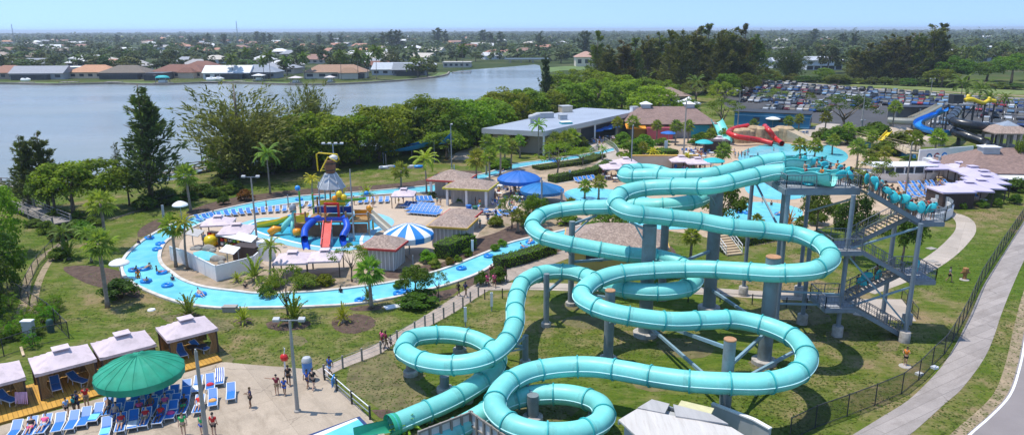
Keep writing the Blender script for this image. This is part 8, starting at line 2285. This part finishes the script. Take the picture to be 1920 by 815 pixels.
# post and rope rail along the path
pts = [P(x, y) for x, y in ((608, 707), (643, 690), (679, 676), (714, 662), (745, 641), (778, 624), (797, 612), (813, 607), (832, 597), (851, 586), (868, 576), (882, 566), (897, 556))]
for k in range(0, 1):
 t = thing('rope_rail', 'row of grey posts and wires along the paver path', 'fence', (0, 0, 0))
 for p in pts: b = MB(); b.tube([(p.x, p.y, 0), (p.x, p.y, 1.15)], .085, 8); b.build('post', M_WOODG, t)
 for z in (.45, .8, 1.05):
  b = MB()
  for a, c in zip(pts, pts[1:]): b.bar(a + Vector((0, 0, z)), c + Vector((0, 0, z)), .02)
  b.build('wire', M_STEEL, t)
pts = [P(x, y) for x, y in ((897, 556), (909, 561), (942, 559), (980, 556), (1030, 557), (1080, 558), (1150, 560), (1220, 562), (1290, 566), (1350, 566), (1410, 570), (1440, 574), (1474, 576), (1512, 578), (1540, 580))]
t = thing('path_rail', 'row of dark posts along the straight path behind the slides', 'fence', (0, 0, 0))
for p in pts: b = MB(); b.tube([(p.x, p.y, 0), (p.x, p.y, 1.1)], .06, 8); b.build('post', M_DARK, t)
b = MB()
for a, c in zip(pts[1:], pts[2:]): b.bar(a + Vector((0, 0, 1.0)), c + Vector((0, 0, 1.0)), .03)
b.build('rail', M_DARK, t)
rl = [P(x, y) for x, y in ((609, 712), (632, 732), (660, 757), (694, 786))]
t = thing('plaza_railing', 'white topped railing between the plaza and the slide lawn', 'railing', (0, 0, 0))
for a, c in zip(rl, rl[1:]):
 for z in (1.0, .55): b = MB(); b.bar(a + Vector((0, 0, z)), c + Vector((0, 0, z)), .055); b.build('rail', M_WHITE if z > .9 else M_STEEL, t)
for p in rl: b = MB(); b.tube([(p.x, p.y, 0), (p.x, p.y, 1.1)], .08, 8); b.build('post', M_DARK, t)
b = MB(); b.box((0, 0, .75), (.06, .9, .7)); b.build('blue_panel', M_SKYP, t).location = rl[1] + Vector((-.3, .2, 0))
# bridge path railings
for pix, lab in (([(1106, 290), (1118, 282), (1120, 272), (1110, 268)], 'left curved grey railing of the bridge path'), ([(1160, 292), (1152, 280), (1140, 272), (1134, 268)], 'right curved grey railing of the bridge path')):
 t = thing('bridge_railing', lab, 'railing', (0, 0, 0)); railing([p for p in curve_px(pix, 1.5)], t, 1.3, True, 1.5, M_AC)
# grey netting frame beside the second dark blue umbrella
t = thing('net_frame', 'blue netted ramp frame beside the second dark blue umbrella', 'frame', P(1040, 400))
nm_ = M_LINK.copy(); nm_.name = 'blue_net'; nm_.node_tree.nodes['Principled BSDF'].inputs['Base Color'].default_value = (.03, .12, .3, 1)
b = MB(); b.add([(-2, 1, 5), (-2, -1.2, 5), (6, -1.2, .6), (6, 1, .6)], [(0, 1, 2, 3)]); b.add([(-2, -1.2, 3.4), (-2, -1.2, 5), (6, -1.2, .6), (6, -1.2, .1)], [(0, 1, 2, 3)]); b.build('net', nm_, t)
for x, z in ((-2, 5.4), (1, 3.6), (4, 1.9), (6, .9)):
 for y in (-1.2, 1): b = MB(); b.tube([(x, y, 0), (x, y, z)], .09, 6); b.build('post', M_STEEL, t)
# wooden steps seen under the slides
t = thing('garden_steps', 'white railed wooden garden steps below the slide platform', 'steps', P(1376, 478), .3)
b = MB()
for i in range(8): b.box((0, i * .45, .15 + i * .2), (2.2, .5, .2))
b.build('tread', M_TREAD, t)
for s in (-1.15, 1.15): railing([(s, 0, .2), (s, 3.4, 1.8)], t, 1.0, False, 1.0, M_WHITE)
# ------------------------------------------------ lamps
def lamp(px, by, ty, label, heads=2, w_=.11, mt=None, hs=.45, span=.9):
 b0 = P(px, by); h = HT(px, by, ty)
 t = thing('lamp_post', label, 'lamp post', b0)
 b = MB(); b.tube([(0, 0, 0), (0, 0, h * .5), (0, 0, h)], [w_ * 1.25, w_, w_ * .75], 10); b.build('pole', mt or M_CON, t)
 b = MB(); b.lathe([(w_ * 2, 0), (w_ * 2, .12), (w_ * 1.3, .2)], 10); b.build('base', M_CON, t)
 b = MB(); b.bar((-span, 0, h), (span, 0, h), .07); b.build('cross_arm', M_STEEL, t)
 for i in range(heads):
  x = -span + 2 * span * i / max(1, heads - 1) if heads > 1 else span
  b = MB(); b.box((x, -.12, h + .12), (hs, hs * .8, .2), rx=.25); b.build('floodlight', M_AC, t)
lamp(558, 771, 600, 'grey lamp post with two heads on the plaza beside the walkers', 2, .13)
lamp(388, 828, 658, 'grey lamp post rising through the blue loungers', 1, .14, None, .1, .05)
lamp(483, 462, 332, 'grey lamp post with two floodlights beside the spray pool', 2, .12)
lamp(664, 452, 320, 'plain dark steel post in front of the play tower', 1, .10, M_STEEL, .1, .05)
lamp(632, 392, 270, 'tall mast with a row of four floodlights behind the play tower', 4, .13, M_STEEL, .5, 1.4)
lamp(847, 316, 234, 'dark lamp post in the bed left of the palm cluster', 1, .11, M_STEEL, .4, .2)
lamp(1183, 324, 236, 'green grey lamp post beside the pale cabanas by the bridge path', 1, .11, M_STEEL, .2, .1)
lamp(1281, 300, 190, 'tall grey pole in front of the brown hall', 1, .16, M_CON, .2, .1)
lamp(1383, 238, 170, 'tall lamp post left of the blue building', 2, .15)
lamp(1612, 262, 176, 'tall lamp post among the bushes beside the entrance path', 2, .15)
lamp(1696, 372, 268, 'tall dark pole behind the stair tower', 1, .12, M_WOODG, .1, .05)
lamp(1744, 182, 148, 'lamp post at the back of the car park', 2, .14)
lamp(1614, 262, 226, 'short lamp post by the pool deck', 2, .1, None, .4, .4)
lamp(1353, 296, 262, 'short post with a white box before the red slides', 1, .1, None, .5, .1)
lamp(1796, 250, 210, 'white domed pole beside the black slide', 1, .3, M_CON, .5, .1)
# light boxes, signs and small posts
for px, by, h, w_, m, lab in ((873, 612, 2.0, .26, M_WHITE, 'white marker post beside the upper left slide ring'), (922, 583, 2.0, .26, M_WHITE, 'white marker post on the lawn near the path corner'), (886, 478, 2.0, .3, M_WHITE, 'white sign post at the end of the clipped hedge'), (1248, 290, 3.2, .7, M_WHITE, 'white upright sign above the square hedge'), (775, 506, 1.8, .12, M_STEEL, 'steel post in front of the striped umbrella'), (852, 334, 2.6, .2, M_AC, 'grey post in the bed by the palm cluster'), (724, 312, 2.6, .2, M_WOODG, 'wooden post at the edge of the mangroves'), (308, 416, 2.6, .3, M_AC, 'leaning grey post at the river bend'), (418, 432, 0.1, .1, M_AC, '') if False else (1068, 336, 1.8, .4, M_WHITE, 'white sign in the hedge of the bridge path'), (719, 372, 1.4, .2, M_CON, '') if False else (541, 388, 2.0, .14, M_STEEL, 'thin post among the loungers left of the play tower')):
 t = thing('sign_post', lab, 'post', P(px, by)); b = MB(); b.tube([(0, 0, 0), (0, 0, h)], .06, 8); b.build('pole', M_STEEL, t)
 b = MB(); b.box((0, 0, h * .62), (w_, .16, h * .72)); b.build('panel', m, t)
# spray posts on the plaza
t = thing('spray_post', 'spray post with a round red head at the plaza edge', 'spray post', P(536, 706)); b = MB(); b.tube([(0, 0, 0), (0, 0, 1.5)], .07, 8); b.tube([(0, 0, 1.9), (.1, 0, 2.5), (0, 0, 2.6)], .04, 6); b.build('pole', M_WHITE, t)
b = MB(); b.lathe([(0, -.32), (.26, -.24), (.34, 0), (.26, .24), (0, .32)], 12, (0, 0, 1.7), sy=.7, cap=False); b.build('head', M_RED, t, True)
t = thing('spray_post', 'spray post with a blue drum and silver dome at the plaza edge', 'spray post', P(578, 712)); b = MB(); b.lathe([(.2, 0), (.2, 1.0)], 12); b.build('pole', M_STEEL, t)
b = MB(); b.lathe([(.40, .75), (.40, 1.62)], 16); b.build('drum', mat('sky_drum', (.10, .26, .55), .5), t, 'auto')
b = MB(); b.lathe([(.42, 1.62), (.42, 1.75), (.3, 1.98), (0, 2.08)], 16); b.build('dome', M_AC, t, 'auto')
# pool ladder step, meter boxes, utility cabinet, bits
t = thing('utility_cabinet', 'pale utility cabinet behind the left chain link fence', 'cabinet', P(57, 634)); b = MB(); b.box((0, 0, .95), (.9, .5, 1.5)); b.build('case', M_AC, t); b = MB(); b.box((0, -.02, 1.74), (1.0, .6, .1)); b.build('lid', M_WHITE, t)
b = MB(); b.lathe([(.3, 0), (.3, 1.1), (.2, 1.25), (0, 1.28)], 10); o = b.build('green_meter', mat('dark_green_box', (.03, .08, .07), .6), None, 'auto'); o.location = P(96, 622); tag(o, 'dark green meter post behind the left chain link fence', 'meter post')
b = MB(); b.box((0, 0, .1), (2.2, .2, .1)); o = b.build('plank', mat('pale_plank', (.55, .42, .28), .9)); o.location = P(42, 660); o.rotation_euler = (0, 0, -.9); tag(o, 'loose pale plank on the grass below the left fence', 'plank')
b = MB(); b.box((0, 0, .25), (1.3, .7, .5)); b.box((0, 0, .54), (1.4, .8, .08)); o = b.build('meter_box', M_CON); o.location = P(432, 583); tag(o, 'small grey box at the river kerb', 'box')
b = MB(); b.lathe([(.4, 0), (.34, .12), (0, .16)], 9); o = b.build('cover_stone', M_WHITE); o.location = P(284, 581); tag(o, 'white cover stone on the lawn below the river', 'stone')
for x, y, lab in ((1697, 686, 'pale concrete disc under the person in orange'), (1808, 524, 'pale disc around the brown stump on the right lawn')):
 b = MB(); b.lathe([(.5, 0), (.47, .05)], 12); o = b.build('concrete_disc', M_FOOT); o.location = P(x, y); tag(o, lab, 'disc')
b = MB(); b.lathe([(.22, .05), (.18, .5), (.32, .9), (.30, 1.3), (.0, 1.4)], 9); b.bar((-.5, 0, .75), (.5, 0, .8), .16); o = b.build('stump', M_CART); o.location = P(1808, 523); tag(o, 'orange brown stump on a pale disc on the right lawn', 'stump')
for i, (x, y) in enumerate(((1748, 490), (1746, 466), (1758, 497), (1752, 690), (1723, 702))):
 b = MB(); b.box((0, 0, .04), (1.1 if i < 2 else .5, .8 if i < 2 else .4, .08 if i < 2 else .3)); o = b.build('ground_hatch', M_CON if i < 3 else M_WHITE); o.location = P(x, y); o.rotation_euler = (0, 0, .4); tag(o, ['larger grey hatch in the lawn by the curved path', 'upper grey hatch in the lawn by the curved path', 'small dark box at the edge of the curved path', 'white block at the foot of the black fence', 'second white block at the foot of the black fence'][i], 'hatch')
b = MB(); b.box((0, 0, .04), (2.2, 1.0, .08)); o = b.build('step_slab', M_WHITE); o.location = P(741, 574); o.rotation_euler = (0, 0, .5); tag(o, 'white slab across the river kerb by the dark bush', 'slab')
# ------------------------------------------------ sheds at the bottom edge
M_SHEET = mat('pale_roof_sheet', (0.56, 0.52, 0.47), .6, .14, .5, stretch=(6, .5, 1), dirt=((.36, .31, .26), 1.0, .5)); M_SHEET2 = mat('grey_roof_sheet', (.40, .38, .36), .6, .14, .5, stretch=(6, .5, 1))
zr = 2.9
qd = [P(1160, 786, zr), P(1222, 749, zr), P(1336, 786, zr - .3), P(1416, 836, zr - .3), P(1230, 850, zr)]
t = thing('machine_shed', 'weathered shed with a pale sheet metal roof at the bottom edge', 'shed', (0, 0, 0))
c0 = (qd[0] + qd[1] + qd[2] + qd[3] + qd[4]) / 5
b = MB(); b.prism([c0 + (v - c0) * .9 for v in qd], 0, zr - .35); b.build('wall', M_BLUW if False else M_AC, t)
b = MB(); b.prism([qd[0], qd[0].lerp(qd[1], .55), qd[3].lerp(qd[2], .55), qd[3], qd[4]], zr - .12, zr); b.build('roof_sheet', M_SHEET, t)
b = MB(); b.prism([qd[0].lerp(qd[1], .56), qd[1], qd[1].lerp(qd[2], .3), qd[0].lerp(qd[1], .56).lerp(qd[3].lerp(qd[2], .55), .3)], zr - .06, zr + .06); b.build('roof_sheet', M_SHEET2, t)
b = MB(); b.prism([qd[1].lerp(qd[2], .36), qd[1].lerp(qd[2], .96), qd[3].lerp(qd[2], .62), qd[0].lerp(qd[1], .5).lerp(qd[3].lerp(qd[2], .5), .42)], zr - .02, zr + .1); b.build('roof_sheet', M_SHEET2, t)
b = MB(); u = qd[1].lerp(qd[2], .75); b.box((u.x, u.y + .5, zr - .1), (2.2, 1.2, .12), -.5); b.build('yellow_sheet', mat('pale_yellow_sheet', (.55, .5, .28), .7), t)
for a, c in ((qd[0], qd[1]), (qd[1], qd[2])):
 b = MB(); b.bar(a + Vector((0, 0, -.2)), c + Vector((0, 0, -.2)), .12, .3); b.build('gutter', M_STEEL, t)
t = thing('low_wall', 'grey plank wall beside the machine shed', 'wall', (0, 0, 0)); b = MB(); b.ribbon([P(1332, 800), P(1410, 832), P(1440, 850)], .2, 0, 1.8); b.build('panel', M_AC, t); b = MB(); b.ribbon([P(1332, 800), P(1410, 832), P(1440, 850)], .32, 1.8, 1.9); b.build('cap', M_WHITE, t)
t = thing('pump_yard', 'white framed board enclosure at the bottom edge below the slide exit', 'enclosure', (0, 0, 0))
w0 = [P(786, 862), P(884, 822), P(952, 872)]
for a, c in zip(w0, w0[1:]):
 an = math.atan2((c - a).y, (c - a).x); L_ = (c - a).length; m_ = (a + c) / 2
 b = MB(); b.box((m_.x, m_.y, 1.05), (L_, .06, 2.0), an); b.build('panel', mat('corrugated_white', (.60, .60, .60), .6, .18, 2.2, stretch=(1, 1, .1)), t)
 b = MB()
 for z in (.25, 1.1, 2.08): b.box((m_.x + math.sin(an) * .08, m_.y - math.cos(an) * .08, z), (L_, .12, .14), an)
 for i in range(6):
  p = a.lerp(c, i / 5); b.box((p.x + math.sin(an) * .1, p.y - math.cos(an) * .1, 1.1), (.14, .16, 2.15), an)
 b.build('frame', M_WOODG, t)
# shipping rack of floats by the mangroves
t = thing('raft_rack', 'low rack of blue and white rafts below the shade sails', 'rack', P(752, 315), .1)
for i in range(6):
 b = MB(); b.lathe([(0, 0), (.9, .05), (1.0, .25), (.9, .45), (0, .5)], 10, (-3.5 + i * 1.4, R.uniform(-.4, .4), .1), sy=.6, cap=False); b.build('raft', [M_WHITE, M_AC, M_SKYP][i % 3], t, True)
b = MB(); b.box((0, 0, .06), (9, 2, .1)); b.build('base', M_WOODG, t)
for i, (x, y, r) in enumerate(((1209, 630, 26), (1329, 582, 22), (1432, 682, 30), (1357, 791, 34), (1140, 678, 26), (999, 789, 34), (1024, 612, 20), (1070, 573, 20), (834, 734, 26), (770, 703, 24), (1566, 630, 24), (1668, 648, 24), (558, 640, 20))):
 area('bare_earth', [(x + r * math.cos(a) * R.uniform(.7, 1.25), y + r * .55 * math.sin(a) * R.uniform(.7, 1.25)) for a in (0, .8, 1.6, 2.4, 3.2, 4.0, 4.8, 5.6)], .007 + i * 1e-5, MATS['thin_grass'])
# ================================================================== HAZE AND SKY DEPTH
hz = D.materials.new('haze'); hz.use_nodes = True
for n in list(hz.node_tree.nodes):
 if n.type != 'OUTPUT_MATERIAL': hz.node_tree.nodes.remove(n)
pv = hz.node_tree.nodes.new('ShaderNodeVolumePrincipled')
pv.inputs['Color'].default_value = (.80, .89, .98, 1); pv.inputs['Density'].default_value = 0.00013; pv.inputs['Anisotropy'].default_value = .2
hz.node_tree.links.new(pv.outputs[0], [n for n in hz.node_tree.nodes if n.type == 'OUTPUT_MATERIAL'][0].inputs['Volume'])
HAZE = True
if HAZE:
 b = MB(); b.box((0, 6900, 20), (18400, 14800, 42)); o = b.build('haze', hz); tag(o, 'thin summer haze over the whole plain', 'haze', kind='stuff')
seen = {}
for o in SC.objects:
 if o.parent is None and 'label' in o: seen.setdefault(o['label'], []).append(o.name)
for k_, v in seen.items():
 if len(v) > 1: print('DUP LABEL', k_, v[:3])
 if not 4 <= len(k_.split()) <= 16: print('LABEL LEN', len(k_.split()), k_)
